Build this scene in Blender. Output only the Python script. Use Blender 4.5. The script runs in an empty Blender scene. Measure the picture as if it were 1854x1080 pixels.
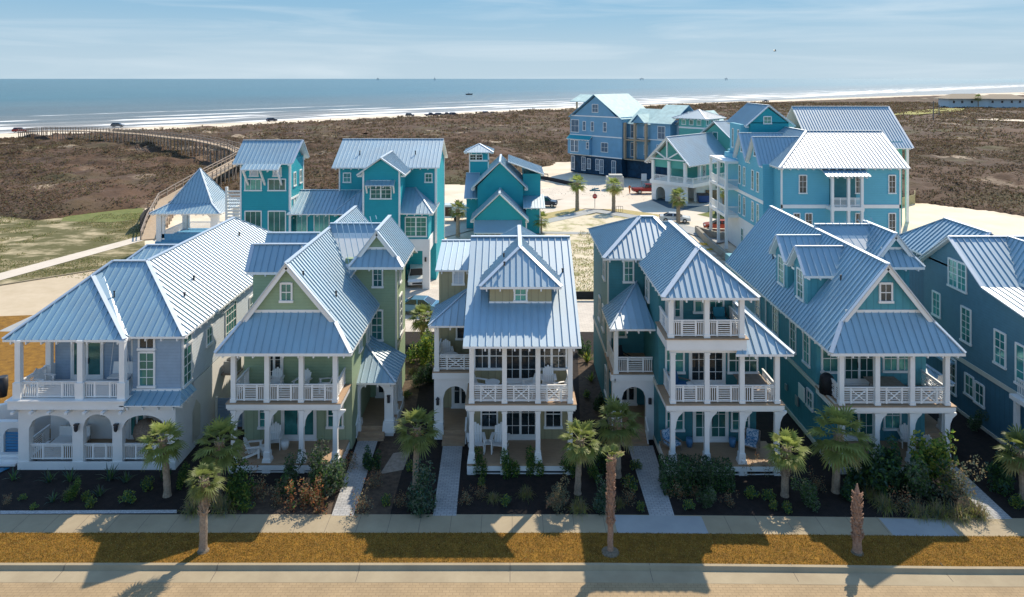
import bpy, math, random
import numpy as np
from mathutils import Vector, Matrix, noise as mnoise
random.seed(7); np.random.seed(7)
sc = bpy.context.scene
COL = sc.collection
R = math.radians
# ------------------------------------------------------------------ camera, sky, sun, exposure
F = 1280.0; CH = 22.0; CX = 927.0; HY = 142.0     # focal length (px of the 1854 px photo), camera height, principal column, horizon row
cam = bpy.data.cameras.new('camera'); camo = bpy.data.objects.new('camera', cam); COL.objects.link(camo)
cam.sensor_width = 36; cam.lens = 36 * F / 1854; cam.shift_y = -(540 - HY) / 1854
cam.clip_start = 0.5; cam.clip_end = 120000
camo.location = (0, 0, CH); camo.rotation_euler = (R(90), 0, 0); sc.camera = camo
SUN_AZ, SUN_EL = 31.6, 46.5                        # degrees right of the view direction, degrees above the horizon
sd = Vector((math.sin(R(SUN_AZ)) * math.cos(R(SUN_EL)), math.cos(R(SUN_AZ)) * math.cos(R(SUN_EL)), math.sin(R(SUN_EL))))
w = bpy.data.worlds.new('World'); sc.world = w; w.use_nodes = True
wn = w.node_tree.nodes; wl = w.node_tree.links
bg = wn['Background']
sky = wn.new('ShaderNodeTexSky'); sky.sky_type = 'NISHITA'; sky.sun_disc = False
sky.sun_elevation = R(SUN_EL); sky.sun_rotation = R(SUN_AZ); sky.air_density = 1.0; sky.dust_density = 0.6; sky.ozone_density = 2.2; sky.altitude = 0
tc = wn.new('ShaderNodeTexCoord'); mp = wn.new('ShaderNodeMapping'); mp.inputs['Scale'].default_value = (1.3, 1.3, 17)
mp.inputs['Rotation'].default_value = (0, R(4), 0)
nz = wn.new('ShaderNodeTexNoise'); nz.inputs['Scale'].default_value = 2.2; nz.inputs['Detail'].default_value = 7; nz.inputs['Roughness'].default_value = .55
nz.inputs['Distortion'].default_value = .6
rp = wn.new('ShaderNodeValToRGB'); rp.color_ramp.elements[0].position = .44; rp.color_ramp.elements[1].position = .74
rp.color_ramp.elements[1].color = (.5, .5, .5, 1)
mx = wn.new('ShaderNodeMixRGB'); mx.inputs[2].default_value = (3.5, 4.0, 4.35, 1)
wl.new(tc.outputs['Generated'], mp.inputs[0]); wl.new(mp.outputs[0], nz.inputs[0]); wl.new(nz.outputs[0], rp.inputs[0])
tint = wn.new('ShaderNodeMixRGB'); tint.blend_type = 'MULTIPLY'; tint.inputs[0].default_value = 1; tint.inputs[2].default_value = (.72, .97, 1.08, 1); wl.new(sky.outputs[0], tint.inputs[1])
sx_ = wn.new('ShaderNodeSeparateXYZ'); wl.new(tc.outputs['Generated'], sx_.inputs[0])
hz = wn.new('ShaderNodeMapRange'); hz.inputs['From Min'].default_value = 0; hz.inputs['From Max'].default_value = .125; hz.inputs['To Min'].default_value = 1; hz.inputs['To Max'].default_value = 0; hz.interpolation_type = 'SMOOTHSTEP'; wl.new(sx_.outputs[2], hz.inputs[0])
h2 = wn.new('ShaderNodeMapRange'); h2.inputs['From Min'].default_value = .12; h2.inputs['From Max'].default_value = .34; h2.inputs['To Min'].default_value = .95; h2.inputs['To Max'].default_value = 0; h2.interpolation_type = 'SMOOTHSTEP'; wl.new(sx_.outputs[2], h2.inputs[0])
m2_ = wn.new('ShaderNodeMixRGB'); m2_.inputs[2].default_value = (1.2, 2.25, 3.2, 1); wl.new(h2.outputs[0], m2_.inputs[0]); wl.new(tint.outputs[0], m2_.inputs[1])
hm = wn.new('ShaderNodeMixRGB'); hm.inputs[2].default_value = (2.45, 3.15, 3.65, 1); wl.new(hz.outputs[0], hm.inputs[0]); wl.new(m2_.outputs[0], hm.inputs[1])
wl.new(rp.outputs[0], mx.inputs[0]); wl.new(hm.outputs[0], mx.inputs[1]); wl.new(mx.outputs[0], bg.inputs[0])
bg.inputs[1].default_value = 0.15
sl = bpy.data.lights.new('sun', 'SUN'); sl.energy = 3.8; sl.angle = R(.53); sl.color = (1, .88, .70)
so = bpy.data.objects.new('sun', sl); COL.objects.link(so); so.rotation_euler = sd.to_track_quat('Z', 'Y').to_euler(); so.location = (40, 60, 90)
sc.view_settings.view_transform = 'Standard'; sc.view_settings.look = 'None'; sc.view_settings.exposure = 0.50; sc.view_settings.gamma = 1
sc.cycles.max_bounces = 6; sc.cycles.diffuse_bounces = 3; sc.cycles.glossy_bounces = 3; sc.cycles.transparent_max_bounces = 4

# ------------------------------------------------------------------ measuring helpers (photo pixel + known depth -> metres)
def X(px, Y): return (px - CX) * Y / F
def Z(py, Y): return CH - (py - HY) * Y / F
def G(px, py, z=0.0):
    Y = F * (CH - z) / (py - HY); return ((px - CX) * Y / F, Y, z)

# ------------------------------------------------------------------ materials
def lin(c): return tuple(((v / 255.) / 12.92 if v / 255. <= .04045 else ((v / 255. + .055) / 1.055) ** 2.4) for v in c)
MATS = {}
def mat(name, col, rough=.65, metal=0., var=.10, scale=2., bump=0., bscale=25., lap=0, batten=0, spec=.4, col2=None, thr=None, rnd=0, coord='Object', stretch=None):
    if name in MATS: return MATS[name]
    m = bpy.data.materials.new(name); m.use_nodes = True; n = m.node_tree.nodes; l = m.node_tree.links
    b = n['Principled BSDF']; b.inputs['Roughness'].default_value = rough; b.inputs['Metallic'].default_value = metal
    b.inputs['Specular IOR Level'].default_value = spec
    t = n.new('ShaderNodeTexCoord'); src = t.outputs[coord]
    if stretch:
        mm = n.new('ShaderNodeMapping'); mm.inputs['Scale'].default_value = stretch; l.new(src, mm.inputs[0]); srcm = mm.outputs[0]
    else: srcm = src
    z = n.new('ShaderNodeTexNoise'); z.inputs['Scale'].default_value = scale; z.inputs['Detail'].default_value = 6; z.inputs['Roughness'].default_value = .65
    l.new(srcm, z.inputs[0])
    cr = n.new('ShaderNodeValToRGB'); l.new(z.outputs[0], cr.inputs[0])
    a = [min(1, v * (1 - var)) for v in col]; c = [min(1, v * (1 + var)) for v in col]
    if col2: a = list(col); c = list(col2)
    lo, hi = thr if thr else (.3, .7)
    cr.color_ramp.elements[0].position = lo; cr.color_ramp.elements[1].position = hi
    cr.color_ramp.elements[0].color = (*a, 1); cr.color_ramp.elements[1].color = (*c, 1)
    out = cr.outputs[0]; hsrc = None
    if lap or batten:
        sx = n.new('ShaderNodeSeparateXYZ'); l.new(src, sx.inputs[0])
        if lap: v = sx.outputs[2]; per = lap
        else:
            ad = n.new('ShaderNodeMath'); l.new(sx.outputs[0], ad.inputs[0]); l.new(sx.outputs[1], ad.inputs[1]); v = ad.outputs[0]; per = batten
        dv = n.new('ShaderNodeMath'); dv.operation = 'DIVIDE'; l.new(v, dv.inputs[0]); dv.inputs[1].default_value = per
        fr = n.new('ShaderNodeMath'); fr.operation = 'FRACT'; l.new(dv.outputs[0], fr.inputs[0])
        if lap: hh = n.new('ShaderNodeMath'); hh.operation = 'SUBTRACT'; hh.inputs[0].default_value = 1; l.new(fr.outputs[0], hh.inputs[1]); hsrc = hh.outputs[0]
        else: hh = n.new('ShaderNodeMath'); hh.operation = 'LESS_THAN'; l.new(fr.outputs[0], hh.inputs[0]); hh.inputs[1].default_value = .14; hsrc = hh.outputs[0]
        lt = n.new('ShaderNodeMath'); lt.operation = 'LESS_THAN'; l.new(fr.outputs[0], lt.inputs[0]); lt.inputs[1].default_value = .12 if lap else .16
        mu = n.new('ShaderNodeMath'); mu.operation = 'MULTIPLY'; l.new(lt.outputs[0], mu.inputs[0]); mu.inputs[1].default_value = .18 if lap else .22
        dk = n.new('ShaderNodeMixRGB'); l.new(mu.outputs[0], dk.inputs[0]); l.new(out, dk.inputs[1]); dk.inputs[2].default_value = (*[v * .35 for v in col], 1); out = dk.outputs[0]  # lap-line shade put into the colour; batten strips darkened likewise
    if rnd:
        oi = n.new('ShaderNodeObjectInfo'); hs = n.new('ShaderNodeHueSaturation'); l.new(out, hs.inputs['Color'])
        mr = n.new('ShaderNodeMapRange'); mr.inputs['To Min'].default_value = 1 - rnd; mr.inputs['To Max'].default_value = 1 + rnd
        l.new(oi.outputs['Random'], mr.inputs[0]); l.new(mr.outputs[0], hs.inputs['Value']); out = hs.outputs[0]
    l.new(out, b.inputs['Base Color'])
    if bump or hsrc:
        bp = n.new('ShaderNodeBump')
        if hsrc: bp.inputs['Distance'].default_value = .02; bp.inputs['Strength'].default_value = .6; l.new(hsrc, bp.inputs['Height'])
        else:
            z2 = n.new('ShaderNodeTexNoise'); z2.inputs['Scale'].default_value = bscale; z2.inputs['Detail'].default_value = 5; l.new(srcm, z2.inputs[0])
            bp.inputs['Distance'].default_value = bump; bp.inputs['Strength'].default_value = .7; l.new(z2.outputs[0], bp.inputs['Height'])
        l.new(bp.outputs[0], b.inputs['Normal'])
    MATS[name] = m; return m

WHITE = mat('white_paint', (.84, .82, .79), .5, var=.04, scale=1.2)
STUCCO = mat('white_stucco', (.80, .78, .75), .8, var=.05, scale=.8, bump=.004, bscale=60)
CREAM = mat('cream_trim', (.66, .62, .52), .6, var=.05)
METAL = mat('galvanised_roof_metal', (.065, .24, .35), .52, .0, var=.16, scale=.45, spec=.5, bump=.006, bscale=1.4)
CAP = mat('ridge_cap_metal', (.46, .53, .60), .52, .3, var=.04, scale=.7)
for m_ in (METAL, CAP):
    b_ = m_.node_tree.nodes['Principled BSDF']; b_.inputs['Coat Weight'].default_value = 1; b_.inputs['Coat IOR'].default_value = 3.6 if m_ == METAL else 2.0; b_.inputs['Coat Roughness'].default_value = .58
DARK = mat('dark_metal', (.03, .03, .035), .5)
WOOD = mat('deck_boards', (.40, .27, .17), .7, var=.22, scale=6, lap=0, stretch=(.4, 6, 1))
GREYWOOD = mat('weathered_wood', (.30, .24, .19), .8, var=.25, scale=3)
PALEWOOD = mat('new_timber', (.44, .33, .22), .8, var=.15, scale=3)
GLASS = mat('window_glass', (.045, .21, .20), .12, .35, var=.5, scale=.7, spec=.9, rnd=.55)
DGLASS = mat('dark_glass', (.015, .03, .04), .08, .2, var=.4, scale=.8, spec=.9, rnd=.3)
TEALP = mat('teal_batten_siding', (.055, .23, .265), .6, var=.10, batten=.42)
TEALS = mat('teal_lap_siding', (.042, .20, .23), .6, var=.10, lap=.18)
PERI = mat('periwinkle_lap_siding', (.28, .37, .47), .6, var=.08, lap=.18)
PALE = mat('pale_lap_siding', (.60, .64, .68), .6, var=.05, lap=.18)
GREENB = mat('sage_batten_siding', (.31, .38, .25), .65, var=.06, batten=.42)
GREENL = mat('sage_lap_siding', (.30, .40, .25), .65, var=.06, lap=.18)
TANB = mat('tan_batten_siding', (.36, .32, .19), .65, var=.06, batten=.42)
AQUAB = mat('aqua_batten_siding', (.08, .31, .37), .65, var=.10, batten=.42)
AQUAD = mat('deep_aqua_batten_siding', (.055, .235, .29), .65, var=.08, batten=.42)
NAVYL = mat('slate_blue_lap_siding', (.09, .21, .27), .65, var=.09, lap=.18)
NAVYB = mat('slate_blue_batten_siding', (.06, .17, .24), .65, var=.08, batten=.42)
TURQ = mat('turquoise_siding', (.015, .33, .39), .6, var=.06, scale=.6, lap=.2)
BLUE5 = mat('sky_blue_siding', (.13, .44, .56), .65, var=.05, scale=.6, lap=.2)
WRAP = mat('blue_building_wrap', (.17, .36, .52), .7, var=.10, scale=.6)
NAVW = mat('dark_blue_membrane', (.008, .045, .09), .7, var=.5, scale=1.3)
GRN6 = mat('sea_green_siding', (.11, .41, .36), .65, var=.05, scale=.6, lap=.2)
BARK = mat('palm_bark', (.33, .25, .18), .9, var=.35, scale=9, bump=.03, bscale=18)
REDBARK = mat('orange_palm_bark', (.36, .22, .15), .9, var=.35, scale=9, bump=.03, bscale=18)
FROND = mat('palm_frond', (.20, .24, .065), .55, var=.45, scale=2.5, rnd=.25)
FRONDY = mat('palm_frond_dry', (.34, .30, .11), .6, var=.4, scale=3, rnd=.2)

def translucent(m, f=.4, gain=1.6):
    n = m.node_tree.nodes; l = m.node_tree.links; b = n['Principled BSDF']; t = n.new('ShaderNodeBsdfTranslucent'); x = n.new('ShaderNodeMixShader'); x.inputs[0].default_value = f
    h = n.new('ShaderNodeHueSaturation'); h.inputs['Value'].default_value = gain; l.new(b.inputs['Base Color'].links[0].from_socket, h.inputs['Color']); l.new(h.outputs[0], t.inputs['Color'])
    l.new(b.outputs[0], x.inputs[1]); l.new(t.outputs[0], x.inputs[2]); l.new(x.outputs[0], n['Material Output'].inputs['Surface']); return m
for m_ in (FROND, FRONDY): translucent(m_)
# ------------------------------------------------------------------ mesh builder
OFF = [Vector((0, 0, 0))]
def start(loc): OFF[0] = Vector(loc)
class MB:
    def __init__(s): s.v = []; s.f = []; s.m = []
    def poly(s, pts, m=0):
        b = len(s.v); s.v += [tuple(p) for p in pts]; s.f.append(tuple(range(b, b + len(pts)))); s.m.append(m); return s
    def hexa(s, p, m=0, ms=None):          # p: bottom ring 4, top ring 4
        b = len(s.v); s.v += [tuple(q) for q in p]
        fs = [(3, 2, 1, 0), (4, 5, 6, 7), (0, 1, 5, 4), (1, 2, 6, 5), (2, 3, 7, 6), (3, 0, 4, 7)]
        for i, f in enumerate(fs): s.f.append(tuple(b + k for k in f)); s.m.append(ms[i] if ms else m)
        return s
    def box(s, x0, x1, y0, y1, z0, z1, m=0, ms=None):
        if x0 > x1: x0, x1 = x1, x0
        if y0 > y1: y0, y1 = y1, y0
        if z0 > z1: z0, z1 = z1, z0
        return s.hexa([(x0, y0, z0), (x1, y0, z0), (x1, y1, z0), (x0, y1, z0), (x0, y0, z1), (x1, y0, z1), (x1, y1, z1), (x0, y1, z1)], m, ms)
    def cbox(s, c, w, d, h, m=0): return s.box(c[0] - w / 2, c[0] + w / 2, c[1] - d / 2, c[1] + d / 2, c[2], c[2] + h, m)
    def frus(s, x, y, z0, z1, w0, w1, m=0):
        a, b = w0 / 2, w1 / 2
        return s.hexa([(x - a, y - a, z0), (x + a, y - a, z0), (x + a, y + a, z0), (x - a, y + a, z0), (x - b, y - b, z1), (x + b, y - b, z1), (x + b, y + b, z1), (x - b, y + b, z1)], m)
    def bar(s, p, q, w, h, m=0, up=(0, 0, 1)):
        p = Vector(p); q = Vector(q); d = (q - p)
        if d.length < 1e-6: return s
        d.normalize(); u = Vector(up)
        if abs(d.dot(u)) > .98: u = Vector((0, 1, 0))
        a = d.cross(u).normalized() * (w / 2); c = a.cross(d).normalized() * (h / 2)
        return s.hexa([p - a - c, p + a - c, q + a - c, q - a - c, p - a + c, p + a + c, q + a + c, q - a + c], m)
    def tube(s, p, q, r0, r1, n=8, m=0, caps=True):
        p = Vector(p); q = Vector(q); d = (q - p).normalized(); u = Vector((0, 0, 1)) if abs(d.z) < .95 else Vector((1, 0, 0))
        a = d.cross(u).normalized(); c = d.cross(a); b = len(s.v)
        for (o, r) in ((p, r0), (q, r1)):
            for i in range(n):
                t = 2 * math.pi * i / n; s.v.append(tuple(o + a * math.cos(t) * r + c * math.sin(t) * r))
        for i in range(n): s.f.append((b + i, b + (i + 1) % n, b + n + (i + 1) % n, b + n + i)); s.m.append(m)
        if caps: s.f.append(tuple(b + i for i in range(n))[::-1]); s.f.append(tuple(b + n + i for i in range(n))); s.m += [m, m]
        return s
    def path(s, pts, rad, n=8, m=0):
        for i in range(len(pts) - 1): s.tube(pts[i], pts[i + 1], rad[i], rad[i + 1], n, m, caps=(i == 0 or i == len(pts) - 2))
        return s
    def lathe(s, c, prof, n=16, m=0):
        b = len(s.v)
        for (r, z) in prof:
            for i in range(n):
                t = 2 * math.pi * i / n; s.v.append((c[0] + r * math.cos(t), c[1] + r * math.sin(t), c[2] + z))
        for k in range(len(prof) - 1):
            for i in range(n):
                s.f.append((b + k * n + i, b + k * n + (i + 1) % n, b + (k + 1) * n + (i + 1) % n, b + (k + 1) * n + i)); s.m.append(m)
        s.f.append(tuple(b + i for i in range(n))[::-1]); s.f.append(tuple(b + (len(prof) - 1) * n + i for i in range(n))); s.m += [m, m]
        return s
    def prism(s, pts, d, m=0, mcap=None):  # polygon pts swept by vector d
        d = Vector(d); n = len(pts); b = len(s.v); pts = [Vector(p) for p in pts]
        s.v += [tuple(p) for p in pts] + [tuple(p + d) for p in pts]
        s.f.append(tuple(b + i for i in range(n))[::-1]); s.f.append(tuple(b + n + i for i in range(n))); s.m += [m if mcap is None else mcap] * 2
        for i in range(n): s.f.append((b + i, b + (i + 1) % n, b + n + (i + 1) % n, b + n + i)); s.m.append(m)
        return s
    def mesh(s, name, mats, off=None, smooth=False):
        me = bpy.data.meshes.new(name); o = OFF[0] if off is None else Vector(off)
        me.from_pydata([(v[0] - o.x, v[1] - o.y, v[2] - o.z) for v in s.v], [], s.f)
        for mm in (mats if isinstance(mats, (list, tuple)) else [mats]): me.materials.append(mm)
        me.polygons.foreach_set('material_index', s.m)
        if smooth: me.polygons.foreach_set('use_smooth', [True] * len(s.f))
        me.update(); return me
    def build(s, name, mats, parent=None, smooth=False, off=None, label=None):
        me = s.mesh(name, mats, off, smooth); ob = bpy.data.objects.new(name, me); COL.objects.link(ob)
        if parent is not None: ob.parent = parent
        elif off is None: ob.location = OFF[0]
        if label: ob['label'] = label
        return ob
def thing(name, label, cat, loc=(0, 0, 0), rz=0, group=None):
    o = bpy.data.objects.new(name, None); COL.objects.link(o); o.empty_display_size = .3
    o.location = loc; o.rotation_euler = (0, 0, rz); o['label'] = label; o['category'] = cat
    if group: o['group'] = group
    start(loc); return o
def tag(o, label, cat, group=None):
    o['label'] = label; o['category'] = cat
    if group: o['group'] = group
    return o
def kind(o, k='structure'): o['kind'] = k; return o
def struct(name, mb, m, **k): start((0, 0, 0)); return kind(mb.build(name, m, **k))
def inst(me, name, parent=None, loc=(0, 0, 0), rz=0, sc_=1):
    o = bpy.data.objects.new(name, me); COL.objects.link(o); o.location = loc; o.rotation_euler = (0, 0, rz); o.scale = (sc_,) * 3
    if parent: o.parent = parent
    return o
def dup(root, loc, rz=0, label=None, group=None, s=1):
    def cp(o, par):
        c = o.copy(); COL.objects.link(c); c.parent = par
        for ch in KIDS.get(o.name, [x for x in o.children]): cp(ch, c)
        return c
    r = cp(root, None); r.location = loc; r.rotation_euler = (0, 0, rz); r.scale = (s, s, s) if not isinstance(s, tuple) else s
    if label: r['label'] = label
    if group: r['group'] = group
    return r
KIDS = {}

# ------------------------------------------------------------------ roofs
def slab(mb, pts, t=.10):
    P = [Vector(p) for p in pts]; n = (P[1] - P[0]).cross(P[-1] - P[0]).normalized()
    if n.z < 0: n = -n
    b = len(mb.v); k = len(P)
    mb.v += [tuple(p) for p in P] + [tuple(p - Vector((0, 0, t / max(.35, n.z)))) for p in P]
    top = tuple(b + i for i in range(k)); bot = tuple(b + k + i for i in range(k))
    ccw = (P[1] - P[0]).cross(P[2] - P[1]).z > 0
    mb.f.append(top if ccw else top[::-1]); mb.m.append(0)
    mb.f.append(bot[::-1] if ccw else bot); mb.m.append(1)
    for i in range(k):
        j = (i + 1) % k; mb.f.append((top[i], top[j], bot[j], bot[i])); mb.m.append(1)
    return n
def seams(mb, pts, sp=.42, w=.032, h=.065):
    P = [Vector(p) for p in pts]; u = (P[1] - P[0]); L = u.length; u.normalize()
    n = (P[1] - P[0]).cross(P[-1] - P[0]).normalized()
    if n.z < 0: n = -n
    v = n.cross(u); o = P[0]
    if v.z < 0: v = -v
    q = [((p - o).dot(u), (p - o).dot(v)) for p in P]
    us = [a for a, _ in q]; k0 = math.ceil((min(us) + .06) / sp); k1 = math.floor((max(us) - .06) / sp)
    for k in range(k0, k1 + 1):
        t = k * sp + .003; hit = []
        for i in range(len(q)):
            (a, b), (c, d) = q[i], q[(i + 1) % len(q)]
            if (a - t) * (c - t) < 0: hit.append(b + (d - b) * (t - a) / (c - a))
        hit.sort()
        for i in range(0, len(hit) - 1, 2):
            if hit[i + 1] - hit[i] < .08: continue
            A = o + u * t + v * hit[i] ; B = o + u * t + v * hit[i + 1]
            mb.bar(A + n * h / 2, B + n * h / 2, w, h, 0, up=n)
def roof(parent, polys, caps=(), name='roof', t=.10, sp=.42, tails=True, m=None, capw=.24, label=None, sw=.032, sh=.065):
    mb = MB()
    for p in polys: slab(mb, p, t); seams(mb, p, sp, sw, sh)
    for c in caps:
        a, b = Vector(c[0]), Vector(c[1]); mb.bar(a + Vector((0, 0, .03)), b + Vector((0, 0, .03)), capw, .06, 2)
    if tails:
        for p in polys:
            a, b = Vector(p[0]), Vector(p[1]); d = (b - a); L = d.length
            if L < 1.2: continue
            inn = (Vector(p[-1]) - a); inn.z = 0; inn -= d.normalized() * inn.dot(d.normalized())
            if inn.length < .1: continue
            inn.normalize(); k = int(L / .9)
            for i in range(k + 1):
                c = a + d * ((i + .5) / (k + 1)) + inn * .22 - Vector((0, 0, .20)); mb.bar(c - inn * .2, c + inn * .25, .07, .14, 1)
    return mb.build(name, m or [METAL, WHITE, CAP], parent, label=label)
def vent(parent, p, r=.05, h=.3):
    mb = MB(); mb.tube(p, (p[0], p[1], p[2] + h), r, r, 8); mb.tube((p[0], p[1], p[2] + h), (p[0], p[1], p[2] + h + .06), r * 1.6, r * 1.3, 8)
    return mb.build('vent_pipe', [DARK], parent)

# ------------------------------------------------------------------ openings, rails, columns
WC = {}
def window(parent, c, w, h, nx=2, ny=2, face='F', kind_='window', glass=None, trim=None, dx=0, mull=0):
    """c = centre of the opening on the wall surface (world)"""
    w = round(w, 2); h = round(h, 2); glass = glass or GLASS; trim = trim or WHITE
    key = (w, h, nx, ny, kind_, glass.name, trim.name, mull)
    if key not in WC:
        f = MB(); t = .10; d = .07
        f.box(-w / 2 - t, -w / 2, -d, .02, -h / 2 - t, h / 2 + t); f.box(w / 2, w / 2 + t, -d, .02, -h / 2 - t, h / 2 + t)
        f.box(-w / 2, w / 2, -d, .02, h / 2, h / 2 + t + .02); f.box(-w / 2 - t - .04, w / 2 + t + .04, -d - .05, .02, -h / 2 - t - .03, -h / 2)
        mw = .03
        if kind_ == 'door':
            f.box(-.07, .07, -.05, .0, -h / 2, h / 2); f.box(-w / 2, -w / 2 + .09, -.045, 0, -h / 2, h / 2); f.box(w / 2 - .09, w / 2, -.045, 0, -h / 2, h / 2)
            f.box(-w / 2, w / 2, -.047, 0, -h / 2, -h / 2 + .25); f.box(-w / 2, w / 2, -.047, 0, h / 2 - .1, h / 2)
        for i in range(1, nx):
            x = -w / 2 + w * i / nx; ww = mw
            if mull and i == nx // 2: ww = .14
            f.box(x - ww / 2, x + ww / 2, -.043, 0, -h / 2, h / 2)
        for j in range(1, ny):
            z = -h / 2 + h * j / ny; hh = .055 if (j == ny // 2 and ny % 2 == 0 and kind_ != 'door') else mw
            f.box(-w / 2, w / 2, -.041, 0, z - hh / 2, z + hh / 2)
        g = MB(); g.box(-w / 2, w / 2, -.02, .01, -h / 2, h / 2)
        hm = None
        if kind_ == 'door':
            hb = MB(); hb.box(-.015, .015, -.10, -.04, -.2, .12); hm = hb.mesh('handle', DARK, (0, 0, 0))
        WC[key] = (f.mesh(kind_, trim, (0, 0, 0)), g.mesh('pane', glass, (0, 0, 0)), hm)
    a, b, hm = WC[key]; rz = {'F': 0, 'L': -math.pi / 2, 'R': math.pi / 2, 'B': math.pi}[face]
    o = inst(a, kind_, parent, Vector(c) - OFF[0], rz); inst(b, 'pane', o)
    if hm:
        for sx in (-.10, .10): inst(hm, 'handle', o, (sx, 0, 0))
    return o
def winp(parent, x0, x1, y0, y1, Y, nx=2, ny=2, off=.0, **k):
    """front-facing window from its photo box on the wall plane at depth Y"""
    xa, xb = X(x0, Y), X(x1, Y); za, zb = Z(y1, Y), Z(y0, Y); t = .10
    return window(parent, ((xa + xb) / 2, Y - off, (za + zb) / 2), xb - xa - 2 * t, zb - za - 2 * t, nx, ny, 'F', **k)
def railing(parent, p, q, h=.95, style='slat', m=None, post=True):
    p = Vector(p); q = Vector(q); d = q - p; L = d.length; d.normalize(); mb = MB()
    z = Vector((0, 0, 1)); mb.bar(p + z * h, q + z * h, .10, .06); mb.bar(p + z * .10, q + z * .10, .07, .05)
    if L > .5: mb.bar(p + z * (h - .1), q + z * (h - .1), .05, .05)
    lo, hi = .12, h - .12
    if style == 'slat':
        a, b = L * .28, L * .72
        n = max(2, int(a / .11))
        for i in range(n):
            for t in (a * (i + .5) / n, L - a * (i + .5) / n): mb.bar(p + d * t + z * lo, p + d * t + z * hi, .04, .04)
        for t in (a, b): mb.bar(p + d * t + z * .05, p + d * t + z * h, .08, .08)
        for i in range(6):
            zz = lo + (hi - lo) * (i + .5) / 6; mb.bar(p + d * a + z * zz, p + d * b + z * zz, .03, .042)
    elif style == 'cross':
        a, b = L * .24, L * .76
        if L > 1.5:
            for t in (a, b): mb.bar(p + d * t + z * .05, p + d * t + z * h, .08, .08)
        else: a, b = 0, L
        for i in range(6):
            zz = lo + (hi - lo) * (i + .5) / 6; mb.bar(p + z * zz, q + z * zz, .025, .045)
        mb.bar(p + d * a + z * lo, p + d * b + z * hi, .06, .05); mb.bar(p + d * b + z * lo, p + d * a + z * hi, .055, .05)
    elif style == 'bar':
        for i in range(6):
            zz = lo + (hi - lo) * (i + .5) / 6; mb.bar(p + z * zz, q + z * zz, .025, .045)
        for i in range(max(2, int(L / 1.5)) + 1):
            t = L * i / max(2, int(L / 1.5)); mb.bar(p + d * t, p + d * t + z * h, .07, .07)
    else:
        n = max(2, int(L / .13))
        for i in range(n): mb.bar(p + d * (L * (i + .5) / n) + z * lo, p + d * (L * (i + .5) / n) + z * hi, .035, .035)
    return mb.build('railing', m or WHITE, parent)
def column(parent, x, y, z0, z1, w=.30, base=.0, bracket=None, m=None, top=True):
    mb = MB()
    if base: mb.frus(x, y, z0, z0 + base * .35, w * 1.9, w * 1.7); mb.frus(x, y, z0 + base * .35, z0 + base, w * 1.45, w * 1.35); mb.frus(x, y, z0 + base, z1, w * 1.02, w * .92)
    else: mb.box(x - w / 2, x + w / 2, y - w / 2, y + w / 2, z0, z1); mb.box(x - w * .62, x + w * .62, y - w * .62, y + w * .62, z0, z0 + .18)
    if top: mb.box(x - w * .6, x + w * .6, y - w * .6, y + w * .6, z1 - .12, z1 - .002)
    if bracket:
        pr = [(0, 0), (.0, -1.0), (.06, -.95), (.10, -.6), (.22, -.3), (.45, -.08), (.45, 0)]
        s = bracket; mb.prism([(x + s * (w / 2 - .02 + a), y - .07, z1 - .01 + b) for a, b in pr], (0, .14, 0))
    return mb.build('column', m or WHITE, parent)
def wall(parent, boxes, m, name='wall', label=None):
    mb = MB()
    for b in boxes: mb.box(*b)
    return mb.build(name, m, parent, label=label)
def gprism(parent, pts, d, m, name='gable_wall'):
    mb = MB(); mb.prism(pts, d); return mb.build(name, m, parent)
def archwall(mb, x0, x1, z0, z1, ops, y0, y1, m=0, N=12):
    """wall along X with arched openings ops=(xa,xb,zfloor,zspring,ztop)"""
    cur = x0
    for (xa, xb, zf, zs, zt) in ops:
        mb.box(cur, xa, y0, y1, z0, z1, m)
        if zf > z0 + .01: mb.box(xa, xb, y0, y1, z0, zf, m)
        c = (xa + xb) / 2; r = (xb - xa) / 2
        for i in range(N):
            a = xa + (xb - xa) * i / N; b = xa + (xb - xa) * (i + 1) / N
            ha = zs + (zt - zs) * math.sqrt(max(0, 1 - ((a - c) / r) ** 2)); hb = zs + (zt - zs) * math.sqrt(max(0, 1 - ((b - c) / r) ** 2))
            mb.hexa([(a, y0, ha), (b, y0, hb), (b, y1, hb), (a, y1, ha), (a, y0, z1), (b, y0, z1), (b, y1, z1), (a, y1, z1)], m)
        cur = xb
    mb.box(cur, x1, y0, y1, z0, z1, m)
def steps(parent, x0, x1, yF, yB, z1, n=3, m=None):
    mb = MB()
    for i in range(n): mb.box(x0, x1, yF + (yB - yF) * i / n, yB, 0 if i == 0 else z1 * i / n, z1 * (i + 1) / n)
    return mb.build('steps', m or WOOD, parent)
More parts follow.
